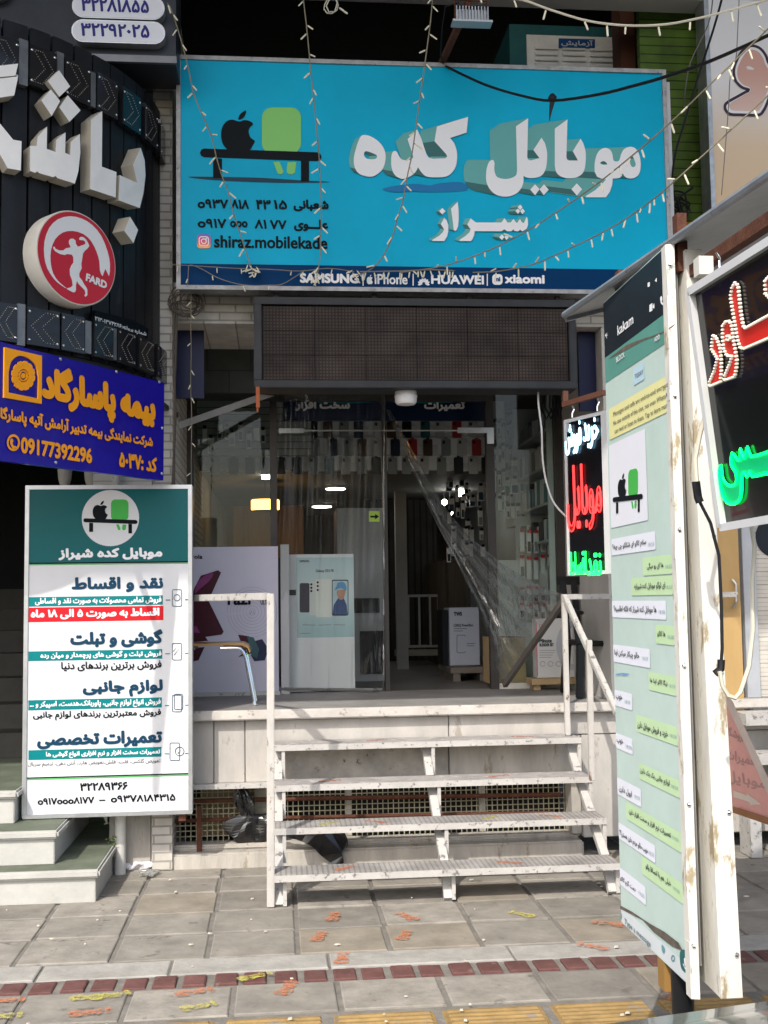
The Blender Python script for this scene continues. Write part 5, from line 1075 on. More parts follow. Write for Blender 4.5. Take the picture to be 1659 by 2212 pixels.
def dots_along(loops, step, r, m, name, f, d=.008):
    mb = MB()
    for l in loops:
        q = [np.array(p) for p in ln_.loop(f(l))]; acc = 0
        for i in range(len(q)):
            a, b = q[i], q[(i+1) % len(q)]; L_ = np.linalg.norm(b-a); t = -acc
            while t+step < L_: t += step; p = a+(b-a)*(t/L_); mb.lathe(ln_.w(*p, .003), [(r, 0), (r, .006), (r*.5, .009)], 6, ln_.n)
            acc = L_-t if t > 0 else acc+L_
    return mb.build(name, m, ls)
dots_along([l for g in red for l in g], .0095, .0034, WD, 'led_dots', NN)
gs_ = [(265, 1680), (275, 1760), (290, 1800), (330, 1835), (370, 1825), (385, 1790), (375, 1730), (345, 1680), (350, 1590), (385, 1635), (410, 1640), (412, 1560), (440, 1630), (465, 1545), (490, 1615), (598, 1590), (720, 1555), (720, 1725), (598, 1745), (500, 1765), (480, 1730), (460, 1770), (440, 1735), (420, 1765), (420, 1850), (410, 1930), (370, 1970), (310, 1960), (275, 1900), (258, 1820), (250, 1720)]
flat(ln_, [NN(gs_)], .004, 'green_letter', GP, ls)
mb = MB(); mb.tube([ln_.w(*ln_.px(*q), .007) for q in NN(smooth_loop(gs_, 2))], .004, 5, closed=True); mb.build('green_led_line', GE, ls)
h0 = P(1555, 590, 2.78); h1 = P(1548, 545, 2.9)
MB().tube([h0, h0+Vector((.0, .0, .03)), h1+Vector((.01, 0, -.02)), h1], .004, 6).build('hook', CHROME, ls)
MB().box(h1.x-.05, h1.x-.01, 2.9, 2.94, h1.z-.06, h1.z-.01).build('junction_box', mat('cream_box', (.6, .58, .53), .5), ls)
# cables by the lightbox
mb = MB(); K = lambda pts, Y: [P(*q, Y) for q in pts]
mb.tube(K([(1503, 1040), (1508, 1075), (1512, 1085)], 3.0), .012, 8).tube([Vector(p) for p in K([(1512, 1085), (1535, 1130), (1553, 1200), (1558, 1300), (1560, 1400), (1558, 1430)], 3.0)], .0045, 6).tube(K([(1558, 1425), (1557, 1445), (1545, 1455)], 3.0), .011, 8)
one('power_cable', mb, RUBBER, 'black power cable with plugs hanging down the rear of the lightbox', 'cable', smooth=True)
mb = MB(); mb.tube([P(*q, 2.96) for q in [(1505, 1040), (1502, 990), (1512, 940), (1523, 895)]], .006, 6).tube([P(*q, 2.96) for q in [(1555, 1450), (1560, 1480), (1572, 1502), (1588, 1508), (1600, 1495), (1618, 1440), (1627, 1360), (1625, 1260), (1630, 1180), (1622, 1130)]], .006, 6)
one('power_cable', mb, CREAM_WIRE, 'looping cream cable hanging between the lightbox and the LED sign', 'cable', smooth=True)
# ================================================================== small neon sign on the right of the door
H0, H1 = P(1219, 908, 6.62), P(1311, 885, 6.25)
hn = thing('neon_sign', 'narrow black neon sign with white, red and green glowing Persian words', 'neon sign', (H0.x, H0.y, 1.7))
hf = vplane((H0.x, H0.y), (H1.x, H1.y)); hb, ht = P(1229, 1243, 6.6).z, H0.z-.0
W_ = (Vector((H1.x-H0.x, H1.y-H0.y))).length
q = lambda u, v, d: hf.w(u, v, d)
def hexf(fr, u0, u1, v0, v1, d0, d1, mb): c = fr.w; return mb.hexa([c(u0, v0, d0), c(u1, v0, d0), c(u1, v0, d1), c(u0, v0, d1), c(u0, v1, d0), c(u1, v1, d0), c(u1, v1, d1), c(u0, v1, d1)])
hexf(hf, 0, W_, hb, ht, -.04, 0, MB()).build('panel', mat('neon_backing', (.006, .006, .008), .25, var=.1), hn)
mb = MB(); fw = .02
for a in ((0, W_, hb, hb+fw), (0, W_, ht-fw, ht), (0, fw, hb+fw, ht-fw), (W_-fw-.03, W_, hb+fw, ht-fw)): hexf(hf, *a, -.042, .006, mb)
mb.build('frame', MATS['white_aluminium'], hn)
ZH = crop(1400, 980, 4.421)
NW = mat('neon_cool_white', (.45, .8, 1.), .4, emit=2.2, var=0); NR = mat('neon_red', (1., .03, .03), .4, emit=2.2, var=0); NGm = mat('neon_green', (.01, 1., .1), .4, emit=2.0, var=0)
def hneon(s, a, b, y, h, m, r=.003, y1=None):
    p = ZH([(a, y), (b, y)]); return neon(hf, s, p[0][0], p[1][0], p[0][1], h/4.421*.864, m, hn, .012, r)
for s, a, b, y, h, m, mf in (('خرید', 275, 440, 460, 330, NW, 'neon_fill_grey'), ('فروش', 75, 250, 510, 350, NW, 'neon_fill_grey'), ('موبایل', 92, 470, 1160, 740, NR, 'neon_fill_red'), ('نقد', 318, 472, 1905, 240, NGm, 'neon_fill_green'), ('اقساط', 125, 305, 1890, 250, NGm, 'neon_fill_green')):
    hneon(s, a, b, y, h, m); p = ZH([(a, y), (b, y)])
    txt(hf, s, p[0][0], p[1][0], p[0][1], h/4.421*.864, mat(mf, {'neon_fill_grey': (.25, .27, .3), 'neon_fill_red': (.2, .03, .03), 'neon_fill_green': (.02, .14, .06)}[mf], .4, var=0), hn, .003, .0)
flat(hf, [ZH([(72, 340), (102, 325), (102, 440), (78, 445)])], .003, 'corner_sticker', mat('grey_sticker', (.42, .42, .5), .5), hn)
ar = thing('sign_bracket', 'rusty brown L shaped arm holding the small neon sign', 'bracket', (1.75, 6.7, 2.75))
MB().beam(P(1221, 845, 6.62), P(1221, 872, 6.62), .03, .03).beam(P(1217, 874, 6.62), P(1305, 848, 6.28), .025, .03).build('arm', mat('brown_arm_paint', (.2, .09, .06), .6, var=.2), ar)
for a, b in (((1236, 884, 6.55), (1236, 902, 6.55)), ((1290, 868, 6.33), (1290, 888, 6.33))):
    p0, p1 = P(*a), P(*b); MB().tube([p0+Vector((0, 0, .02)), p0+Vector((.012, 0, .0)), (p0+p1)/2, p1], .005, 6).build('hook', CHROME, ar)
# ================================================================== parked car at the kerb in front of the camera
CARP = mat('grey_green_car_paint', (.07, .085, .083), .25, .2, var=.05, coat=.6)
car = thing('parked_car', 'grey green saloon car at the kerb, only its bonnet edge in view', 'car', (2.5, 1.75, -.13))
prof = [(.42, .02), (.38, .3), (.4, .62), (.52, .76), (1.1, .825), (1.62, .845), (2.25, 1.2), (2.6, 1.27), (3.4, 1.27), (3.9, 1.2), (4.35, .86), (4.75, .82), (4.82, .5), (4.78, .05)]
secs = [(0.0, .95), (.06, 1.0), (.3, 1.0), (.42, .98)]
mb = MB(); ys = [(1.0, .86), (1.06, .95), (1.25, 1.0), (1.7, 1.015), (2.15, 1.0), (2.34, .95), (2.42, .86)]
for (y, k) in ys: mb.v += [(x if z > .3 else x, y, .02+(z-.02)*k if z < .8 else .02+(z-.02)*(k if k > .96 else k*.985)) for x, z in prof]
N = len(prof)
for j in range(len(ys)-1):
    for i in range(N): mb.f.append((j*N+i, j*N+(i+1) % N, (j+1)*N+(i+1) % N, (j+1)*N+i)); mb.m.append(0)
mb.f += [tuple(range(N)), tuple(reversed(range((len(ys)-1)*N, len(ys)*N)))]; mb.m += [0, 0]
o = mb.build('body', CARP, car, smooth=True)
CGL = mat('dark_car_glass', (.02, .025, .028), .05, var=0, coat=.5)
for y0, y1 in ((1.115, 1.125), (2.305, 2.315)):
    pass
MB().hexa([(1.66, 1.2, .87), (1.66, 2.2, .87), (1.66, 2.2, .88), (1.66, 1.2, .88), (2.22, 1.25, 1.2), (2.22, 2.15, 1.2), (2.2, 2.15, 1.22), (2.2, 1.25, 1.22)]).build('windscreen', CGL, car)
for y in (.985, 2.435):
    for a in ([(1.75, .83), (2.3, 1.18), (3.0, 1.2), (3.0, .83)], [(3.06, .83), (3.06, 1.2), (3.85, 1.15), (4.2, .85)]):
        m_ = MB(); m_.hexa([(a[0][0], y-.006, a[0][1]), (a[3][0], y-.006, a[3][1]), (a[3][0], y+.006, a[3][1]), (a[0][0], y+.006, a[0][1]), (a[1][0], y-.006, a[1][1]), (a[2][0], y-.006, a[2][1]), (a[2][0], y+.006, a[2][1]), (a[1][0], y+.006, a[1][1])]); m_.build('side_window', CGL, car)
for x in (1.2, 3.95):
    for y in (1.02, 2.4):
        wh = MB(); wh.lathe((x, y-.09, .18), [(.2, 0), (.31, .01), (.31, .17), (.2, .18)], 28, (0, 1, 0)); o = wh.build('wheel', BLACK_PLASTIC, car, smooth=True)
        MB().lathe((x, y-.1, .18), [(.19, 0), (.19, .2)], 20, (0, 1, 0)).build('rim', ALU, o, smooth=True)
for y in (1.2, 2.2): MB().box(.395, .43, y-.13, y+.13, .44, .55).build('headlight', CHROME, car, bev=.01)
MB().beam((1.0, 2.445, .575), (1.5, 2.445, .6), .01, .02).build('trim_strip', BLACK_PLASTIC, car)
# ================================================================== inside the shop
def R(a, b): return random.uniform(a, b)
BOARD = mat('white_display_board', (.8, .82, .82), .6, var=.06)
WOODP = mat('orange_wood_panel', (.22, .1, .03), .5, var=.3, scale=4, stretch=(4, 4, .6))
hb_ = thing('header_board', 'dark navy board with Persian words repairs and hardware above the door', 'sign board', (.8, 8.6, 2.95))
hf_ = front(8.6); a = P(612, 908, 8.6); b = P(1058, 850, 8.6)
NB_ = mat('header_navy', srgb(18, 34, 66), .4, var=.1); 
MB().box(a.x, b.x, 8.605, 8.64, a.z, b.z+.1).build('board', NB_, hb_)
for s, e in ((612, 826), (836, 1058)):
    flat(hf_, [[(s, 851), (e, 851), (e, 862)]+[(e-(e-s)*k/8, 862+6*sin(k/8*pi)+(k if s > 700 else 8-k)*.8) for k in range(1, 9)]], .002, 'teal_sweep', TEAL, hb_)
LG = mat('dull_white_print', (.88, .88, .88), .4, var=0)
txt(hf_, 'سخت افزار', 638, 756, 876, 25, LG, hb_, .004, .05); txt(hf_, 'تعمیرات', 916, 1004, 877, 24, LG, hb_, .004, .05)
db = thing('case_display_board', 'white bulkhead board inside the shop hung with rows of phone cases', 'display board', (.6, 9.6, 2.7))
a = P(425, 1016, 9.6); b = P(1090, 895, 9.6)
MB().box(-.63, b.x, 9.61, 9.7, a.z, 3.3).build('board', BOARD, db)
mb = MB()
for y in (907, 945, 985): z = P(700, y, 9.6).z; mb.box(-.6, b.x-.02, 9.595, 9.609, z, z+.012)
mb.build('hanging_rail', ALU, db)
MB().box(-.63, 2.33, 9.7, 14.9, 2.72, 2.78).build('bulkhead_ceiling', mat('bulkhead_ceiling_paint', (.22, .22, .21), .7), db)
CC_ = {'black': (.012, .013, .016), 'navy': (.02, .03, .06), 'clear grey': (.25, .27, .28), 'red': (.35, .03, .03), 'white': (.5, .5, .5), 'teal': (.03, .12, .13), 'brown': (.08, .05, .035)}
rows = (('top', 912, ['navy', 'black', 'navy', 'white', 'clear grey', 'navy', 'black', 'brown', 'clear grey', 'navy', 'white', 'brown', 'black', 'teal', 'white', 'red', 'white', 'red']),
        ('middle', 951, ['black', 'white', 'black', 'clear grey', 'black', 'navy', 'clear grey', 'navy', 'clear grey', 'brown', 'white', 'navy', 'red', 'brown', 'clear grey', 'white', 'red', 'clear grey']),
        ('bottom', 990, ['white', 'black', 'black', 'clear grey', 'black', 'black', 'clear grey', 'teal', 'white', 'clear grey', 'black', 'clear grey', 'clear grey', 'white', 'clear grey', 'black', 'white', 'black']))
for rn, y, cols in rows:
    protos = {}
    for i, c in enumerate(cols):
        px = 468+i*34.5+R(-5, 5)+(8 if rn == 'middle' else 0); p = P(px, y, 9.58); z = p.z-.135
        if c not in protos:
            w_ = .04
            mb = MB(); L = rrect(-w_, -.01, w_, .135, .012, 3); n = len(L)
            mb.v += [(x, -.008, zz) for x, zz in L]+[(x, .004, zz) for x, zz in L]; mb.f += [tuple(range(n))[::-1], tuple(range(n, 2*n))]+[(k, (k+1) % n, (k+1) % n+n, k+n) for k in range(n)]; mb.m += [0]*(n+2)
            mb.k = 1; mb.box(-.03, -.008, -.0105, -.0085, .095, .122); mb.k = 0; mb.box(-.012, .012, -.004, .002, .13, .15)
            protos[c] = one('phone_case', mb, [mat('case_'+c.replace(' ', '_'), CC_[c], .35, var=.15), BLACK_PLASTIC], '%s phone case hanging in the %s row of the white board' % (c, rn), 'phone case', 'hanging phone cases')
            o = protos[c]; o.location = (p.x, 9.585, z)
        else:
            o = copy_tree(protos[c]); o.location = (p.x, 9.585, z)
        if R(0, 1) < .5:
            m_ = MB(); m_.box(p.x+.03, p.x+.085, 9.592, 9.594, p.z-.11, p.z-.035); o2 = one('price_card', m_, WHITE, 'small white price card between the cases of the %s row' % rn, 'card', 'price cards')
# room behind the bulkhead
for w0 in range(1):
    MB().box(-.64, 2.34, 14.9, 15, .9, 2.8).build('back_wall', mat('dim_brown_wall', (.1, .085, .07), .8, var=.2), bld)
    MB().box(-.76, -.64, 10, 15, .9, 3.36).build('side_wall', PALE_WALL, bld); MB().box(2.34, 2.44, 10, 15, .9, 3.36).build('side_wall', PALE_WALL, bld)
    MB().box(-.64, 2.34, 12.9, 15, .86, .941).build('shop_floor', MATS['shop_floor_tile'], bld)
LAMP = mat('lit_lamp', (1., .97, .9), .4, emit=14, var=0); AMB = mat('amber_glow', (1., .5, .08), .4, emit=4.5, var=0)
for (px, Y, r, lab) in ((725, 11.1, .1, 'larger round white ceiling light inside the shop'), (695, 13.2, .12, 'smaller round white ceiling light deep inside the shop')):
    p = P(px, 1058, Y); t = thing('ceiling_light', lab, 'light', (p.x, Y, 2.66), 'round ceiling lights')
    MB().lathe((p.x, Y, 2.695), [(r, 0), (r, .03)], 24).build('housing', ALU, t); MB().lathe((p.x, Y, 2.689), [(r*.93, 0), (r*.93, .005)], 24).build('diffuser', LAMP, t)
p = P(573, 1090, 10.6); t = thing('pendant_lamp', 'amber glowing drum lamp hanging inside the left of the shop', 'lamp', (p.x, 10.6, p.z))
MB().lathe((p.x, 10.6, p.z-.05), [(.125, 0), (.13, .005), (.13, .085), (.125, .09)], 24).build('shade', AMB, t); MB().lathe((p.x, 10.6, p.z+.045), [(.14, 0), (.05, .015)], 20).lathe((p.x, 10.6, p.z-.066), [(.07, 0), (.14, .01)], 20).build('trim', DARK_GREY, t); MB().tube([(p.x, 10.6, p.z+.06), (p.x, 10.6, 2.72)], .008).build('rod', DARK_GREY, t)
p = P(574, 1030, 10.2); t = thing('spot_lamp', 'bright white spot lamp above the amber lamp on the left', 'lamp', (p.x, 10.2, p.z)); MB().lathe((p.x, 10.2, p.z), [(.03, 0), (.045, .02), (.045, .08)], 16, (0, -1, .3)).build('housing', DARK_GREY, t); MB().box(p.x-.035, p.x+.035, 10.08, 10.1, p.z-.03, p.z+.05).build('lens', LAMP, t)
for k, (px, py, m, lab) in enumerate(((993, 1063, LAMP, 'upper white lamp glinting among the goods on the right'), (1000, 1032, AMB, 'amber lamp glinting high among the goods on the right'), (973, 1108, LAMP, 'lower white lamp glinting among the goods on the right'), (960, 1085, LAMP, 'middle white lamp glinting among the goods on the right'))):
    p = P(px, py, 11.5); t = thing('spot_lamp', lab, 'lamp', p, 'lamps among the goods'); mb = MB(); mb.ball(p, (.045, .05, .025, .03)[k], 8); mb.build('bulb', m, t, smooth=True); MB().tube([p, (p.x, p.y+.05, 2.71)], .006).build('rod', DARK_GREY, t)
one('wood_wall_panel', MB().box(-.45, .28, 11.9, 11.95, 1.9, 2.6), WOODP, 'orange wood panel behind the amber lamp inside the shop', 'panel')
one('glass_counter', MB().box(-.6, .25, 9.9, 10.5, .942, 1.95).box(-.62, .27, 9.88, 10.52, 1.95, 1.98), mat('dark_teal_counter', (.012, .03, .034), .3, var=.2), 'dark teal shop counter behind the purple phone poster', 'counter')
a = P(722, 1098, 9.4); b = P(832, 1420, 9.4)
cb = thing('cabinet', 'grey white cabinet with black drawer behind the left curtain', 'cabinet', (a.x, 9.4, .942))
MB().box(a.x+.02, b.x, 9.4, 9.9, .942, a.z).build('body', mat('grey_white_board', (.3, .31, .31), .6, var=.06), cb); MB().box(a.x+.1, b.x-.04, 9.385, 9.4, 1.5, 1.62).box(a.x+.2, b.x-.01, 9.385, 9.4, 1.0, 1.35).build('drawer', DARK, cb)
one('white_door', MB().box(P(835, 0, 11).x, P(858, 0, 11).x, 10.9, 11, .942, 2.65), mat('dull_white_door', (.32, .32, .31), .6, var=.1), 'edge of a white door standing open deep in the shop', 'door')
one('back_room_wall', MB().box(.95, 1.75, 12.4, 12.46, .942, 2.7), bands('dark_slat_curtain', (.028, .028, .027), (.012, .012, .012), .7, .07, 'X', .3, .5, var=.3), 'dark slatted wall at the back of the shop passage', 'wall')
gt = thing('barrier', 'low white barred gate at the back of the shop passage', 'gate', (1.2, 11.5, .942))
a = P(857, 1285, 11.5); b = P(952, 1398, 11.5); mb = MB()
frame4(mb, a.x, b.x, b.z, a.z, .025, 11.5, 11.53)
for k in (1, 2, 3): x = a.x+(b.x-a.x)*k/4; mb.box(x, x+.018, 11.503, 11.527, b.z+.025, a.z-.025)
mb.build('bars', mat('dim_white_steel', (.3, .3, .3), .5), gt); MB().box(a.x-.02, b.x+.22, 11.45, 11.6, b.z-.08, b.z-.02).build('step', mat('dim_cream', (.25, .24, .2), .7), gt)
one('corrugated_wall', MB().box(1.62, 1.66, 9.75, 12.4, .942, 1.98), bands('brown_corrugated', (.085, .075, .06), (.04, .035, .028), .6, .09, 'Y', .4, .6, var=.2), 'brown ribbed wall along the right of the shop passage', 'wall')
# boxes on the floor
def carton(px0, py0, px1, py1, Y, dep, m, label, zb=.943, name='carton'):
    a = P(px0, py0, Y); b = P(px1, py1, Y); t = thing(name, label, 'box', ((a.x+b.x)/2, Y+dep/2, zb)); mb = MB().box(a.x, b.x, Y, Y+dep, zb, a.z); mb.build('carton_body', m, t, bev=.003)
    return t, front(Y-.001), a, b
TWB = mat('bluish_white_carton', (.34, .36, .42), .5, var=.05)
t, f, a, b = carton(970, 1313, 1037, 1440, 9.3, .3, TWB, 'tall bluish white speaker carton standing in the shop passage', 1.06)
txt(f, 'TWS', 980, 998, 1326, 9, DARK_GREY, t, .002, .08); txt(f, 'L20SQ PowerBox', 980, 1022, 1351, 7, DARK_GREY, t, .002, .04)
ribbon(f, [f.loop([(980, 1358), (1008, 1358)]), f.loop([(980, 1363), (1000, 1363)]), f.loop(rrect(987, 1372, 1005, 1410, 3)), f.loop([(1008, 1390), (1026, 1390)]), f.loop([(1008, 1395), (1024, 1395)])], .004, .002, 'printed_lines', DARK_GREY, t, uv=True)
carton(955, 1318, 969, 1440, 9.35, .3, DARK, 'dark carton beside the bluish white speaker carton', 1.06)
pal = MB().box(1.38, 1.95, 9.1, 9.8, 1.01, 1.055); 
for x in (1.4, 1.62, 1.88): pal.box(x, x+.06, 9.12, 9.78, .943, 1.01)
one('pallet', pal, mat('pale_pallet_wood', (.15, .13, .11), .7, var=.2), 'low wooden platform under the speaker carton', 'platform')
KR = mat('kraft_card', (.42, .3, .17), .75, var=.1)
carton(1063, 1378, 1137, 1470, 8.42, .4, KR, 'plain brown cardboard box behind the glass on the right', .96)
t, f, a, b = carton(1157, 1337, 1312, 1462, 8.1, .12, mat('grey_white_print', (.56, .57, .58), .4, var=.03), 'white blender box with a grey ring picture on a wooden base', 1.03)
MB().box(a.x+.001, a.x+.006, 8.097, 8.0995, 1.04, a.z-.02).build('red_edge', RED, t)
txt(f, 'I1lite', 1165, 1185, 1352, 8, RED, t, .002, .04); txt(f, 'Minute', 1165, 1192, 1384, 9, CG, t, .002, .06); txt(f, 'BLENDER SET', 1165, 1196, 1393, 7, CG, t, .002, .06)
c = f.px(1238, 1395); rg = (f.px(1268, 1395)[0]-c[0])
ribbon(f, [circle(c, rg, 36, rg*1.5)], .045, .002, 'ring_picture', mat('printed_ring_grey', (.4, .42, .47), .4, var=.1), t, uv=True, closed=True)
ribbon(f, [f.loop([(1165, 1405+k*5), (1200-k*3, 1405+k*5)]) for k in range(4)]+[circle(f.px(1172+k*17, 1434), .018, 14) for k in range(3)], .004, .002, 'printed_lines', mat('printed_mid_grey', (.25, .26, .28), .4, var=0), t, uv=True)
one('wood_base', MB().box(a.x-.05, b.x+.05, 8.05, 8.24, .985, 1.028).box(a.x-.03, a.x+.02, 8.08, 8.2, .946, .985).box(b.x-.1, b.x-.05, 8.08, 8.2, .946, .985), KR, 'low wooden base under the white blender box', 'base')
# shelves of accessories along the right wall
SHW = mat('grey_white_shelf', (.55, .57, .57), .6, var=.06); rnd = random.Random(5)
sh = thing('wall_shelves', 'grey white wall shelves of boxed accessories on the right of the shop', 'shelves', (2.2, 9, .95))
for z in (1.62, 2.02, 2.3, 2.58, 2.86): MB().box(2.02, 2.335, 8.35, 9.42, z, z+.018).build('shelf_board', SHW, sh)
MB().box(2.0, 2.335, 9.42, 9.44, .95, 3.2).build('end_panel', SHW, sh); MB().box(2.02, 2.335, 8.335, 8.35, 1.5, 3.2).build('end_panel', SHW, sh)
MB().box(2.325, 2.338, 8.36, 9.41, .95, 3.2).build('back_panel', SHW, sh)
BC = {'white': (.72, .72, .72), 'black': (.02, .02, .022), 'teal': (.05, .2, .22), 'grey': (.25, .26, .27), 'dark blue': (.02, .05, .12)}
for z, rn, pal_, hh in ((1.638, 'fifth', ['white', 'white', 'grey'], .2), (2.038, 'fourth', ['black', 'white', 'teal', 'black'], .17), (2.318, 'third', ['black', 'black', 'white', 'teal'], .2), (2.598, 'second', ['white', 'white', 'grey'], .2), (2.878, 'top', ['white', 'grey'], .16)):
    y = 8.4
    while y < 9.34:
        w_ = rnd.uniform(.05, .12); h = hh*rnd.uniform(.7, 1.05); c = rnd.choice(pal_)
        o = one('accessory_box', MB().box(2.04, 2.04+rnd.uniform(.06, .12), y, y+w_, z+.0005, z+h), mat('boxcol_'+c.replace(' ', '_'), BC[c], .4, var=.08), '%s accessory box standing on the %s shelf of the right wall' % (c, rn), 'box', 'boxed accessories on the wall shelves')
        y += w_+rnd.uniform(.004, .03)
# cabinet panel with blister packs, and hanging packs on the side wall
pc = thing('peg_cabinet', 'tall grey peg cabinet facing the door on the right with hanging packs', 'cabinet', (1.95, 9.5, 2.1))
a = P(1078, 1015+130, 9.46); b = P(1143, 900, 9.46)
MB().box(P(1084, 0, 9.46).x, P(1146, 0, 9.46).x, 9.46, 9.8, P(0, 1145, 9.46).z, P(0, 893, 9.46).z).build('body', SHW, pc)
def pack(px, py, wpx, hpx, Y, c, lab, grp):
    p0 = P(px-wpx/2, py-hpx/2, Y); p1 = P(px+wpx/2, py+hpx/2, Y)
    mb = MB(); mb.k = 0; mb.box(p0.x, p1.x, Y, Y+.02, p1.z, p0.z); mb.k = 1; mb.box((p0.x+p1.x)/2-.012, (p0.x+p1.x)/2+.012, Y-.03, Y+.015, p0.z-.005, p0.z+.018); mb.k = 2; mb.box(p0.x+.006, p1.x-.006, Y-.006, Y-.001, p1.z+.01, p1.z+(p0.z-p1.z)*.55)
    one('blister_pack', mb, [mat('boxcol_white', BC['white'], .4), RED if 'red peg' in lab else DARK, mat('boxcol_'+c.replace(' ', '_'), BC[c], .4)], lab, 'pack', grp)
for px, py, w_, h, c in ((1096, 1052, 13, 32, 'teal'), (1112, 1050, 16, 34, 'dark blue'), (1127, 1046, 10, 34, 'teal'), (1112, 1008, 14, 30, 'grey'), (1098, 1106, 8, 28, 'black'), (1108, 1106, 9, 28, 'white'), (1119, 1105, 9, 27, 'grey'), (1130, 1104, 9, 28, 'black')):
    pack(px, py, w_, h, 9.41, c, 'small pack with %s face hanging on the grey peg cabinet' % c, 'packs on the peg cabinet')
for r_, (y, n) in enumerate(((1172, 7), (1228, 7), (1285, 6), (1322, 6))):
    for k in range(n): pack(1128+k*15, y+R(-3, 3), 11, 44 if r_ < 2 else 30, 8.75, rnd.choice(['white', 'grey', 'white', 'black']), 'pale pack with red peg in the %s row below the wall shelves' % ORD[r_], 'packs below the wall shelves')
one('peg_wall', MB().box(1.72, 2.33, 8.8, 8.83, .95, 1.9), SHW, 'grey peg wall with hanging packs behind the right window', 'wall')
for px, py, w_, h, c in ((1092, 1240, 8, 22, 'white'), (1102, 1238, 8, 22, 'white'), (1112, 1237, 8, 22, 'white'), (1122, 1236, 8, 22, 'white'), (1065, 1040, 12, 46, 'white'), (1058, 1035, 8, 40, 'black')):
    pack(px, py, w_, h, 8.9, c, 'small pack with %s face at the door side of the right wall' % c, 'packs by the door')
for k in range(34):
    px = 968+R(0, 82); py = 1035+R(0, 165); c = rnd.choice(['black', 'grey', 'dark blue', 'white', 'white'])
    pack(px, py, R(7, 13), R(18, 34), 10.2+R(0, .8), c, 'hanging pack with %s face deep in the shop by the lamps' % c, 'packs deep in the shop')
SLAT = bands('grey_slatwall', (.3, .31, .31), (.1, .1, .1), .6, .055, 'Z', .12, .5, var=.1)
one('slatwall', MB().box(-.62, .28, 9.0, 9.03, 2.75, 3.2), SLAT, 'grey slat wall with accessories behind the upper left window', 'wall')
for k in range(9):
    px = 440+k*16+R(-4, 4); py = 955+R(-25, 25); c = rnd.choice(['black', 'white', 'black', 'grey']); pack(px, py, R(9, 14), R(24, 36), 8.96, c, 'pack with %s face on the slat wall behind the left window' % c, 'packs on the slat wall')
for r_ in range(4):
    for k in range(6):
        px = 1060+k*9+R(-2, 2); py = 930+r_*52+R(-6, 6); c = rnd.choice(['white', 'grey', 'black', 'teal', 'white']); pack(px, py, R(6, 8), R(26, 36), 9.2+.06*k, c, 'slim pack with %s face in the %s row beside the door frame' % (c, ORD[r_]), 'slim packs beside the door frame')
# ------------------------------------------------------------------ posters
rz = thing('phone_poster', 'lavender grey poster board with maroon folding phones and thin rings', 'poster', (-.3, 8.15, .95)); pf_ = front(8.14); Z7 = crop(460, 1200, 3.072)
a = P(404, 1182, 8.14); b = P(612, 1493, 8.14)
MB().box(a.x, P(592, 0, 8.14).x, 8.145, 8.175, b.z, a.z).build('board', mat('lavender_print', srgb(190, 188, 204), .4, var=.03), rz)
MB().box(a.x-.01, P(592, 0, 8.14).x+.01, 8.13, 8.18, .947, b.z-.001).build('base_rail', PEEL, rz)
c = pf_.px(545, 1322); RING = mat('printed_ring_lavender', srgb(150, 148, 172), .4, var=0)
lines = []
for k in range(1, 16):
    r = .022*k; l = [q for q in circle(c, r, 48) if q[0] < P(590, 0, 8.14).x-.004 and q[0] > a.x+.005]; lines.append(sorted(l, key=lambda q: math.atan2(q[1]-c[1], q[0]-c[0])))
lines = [l for l in lines if len(l) > 8 and max(np.hypot(l[i][0]-l[i-1][0], l[i][1]-l[i-1][1]) for i in range(1, len(l))) < .1]
ribbon(pf_, lines, .003, .0072, 'ring_lines', RING, rz, uv=True) if False else ribbon(front(8.144), lines, .0025, .0006, 'ring_lines', RING, rz, uv=True)
pz = front(8.144)
MAR = mat('printed_maroon', srgb(66, 22, 38), .3, var=.2, scale=6); PUR = mat('printed_purple', srgb(130, 58, 110), .3, var=.25, scale=6); INK = mat('printed_ink_blue', srgb(40, 46, 74), .3, var=.3, scale=10); TLG = mat('printed_petrol', srgb(60, 92, 98), .3, var=.2)
shapes(pz, [[Z7([(60, 890), (80, 830), (130, 735), (262, 693), (285, 712), (205, 890)])], [Z7([(60, 930), (190, 930), (305, 1165), (290, 1188), (165, 1205), (185, 1235), (60, 1245)])], [Z7([(60, 1290), (158, 1283), (112, 1385), (60, 1395)])]], .002, 'phone_picture', MAR, rz)
flat(pz, [Z7(smooth_loop([(85, 870), (100, 800), (150, 740), (225, 712), (200, 770), (130, 830)], 3))], .003, 'screen_picture', PUR, rz); flat(pz, [Z7([(60, 1130), (95, 1120), (125, 1175), (60, 1170)])], .003, 'screen_picture', PUR, rz)
shapes(pz, [[Z7([(415, 1188), (500, 1200), (545, 1245), (520, 1330), (470, 1345), (415, 1362), (465, 1320), (440, 1250)])]], .002, 'phone_picture', MAR, rz)
shapes(pz, [[Z7([(530, 1240), (600, 1222), (652, 1300), (620, 1385), (540, 1392), (515, 1350)])]], .0026, 'phone_picture', INK, rz)
flat(pz, [Z7([(485, 1200), (535, 1210), (578, 1300), (560, 1370), (520, 1350)])], .0032, 'screen_picture', TLG, rz)
q = Z7([(335, 925), (542, 925), (588, 940), (668, 940), (60, 590), (142, 590)])
txt(pz, 'razr', q[0][0], q[1][0], q[0][1], 20, BLACK, rz, .003, .06); txt(pz, 'ULTRA', q[2][0], q[3][0]+2, q[2][1], 10, BLACK, rz, .003, .02); txt(pz, 'orola', q[4][0]-8, q[5][0], q[4][1], 9, BLACK, rz, .003, .04)
ribbon(pz, [pz.loop(Z7([(508, 1033), (517, 1005), (524, 1025), (531, 1005), (541, 1033)]))], .006, .003, 'wing_mark', RING, rz, uv=True)
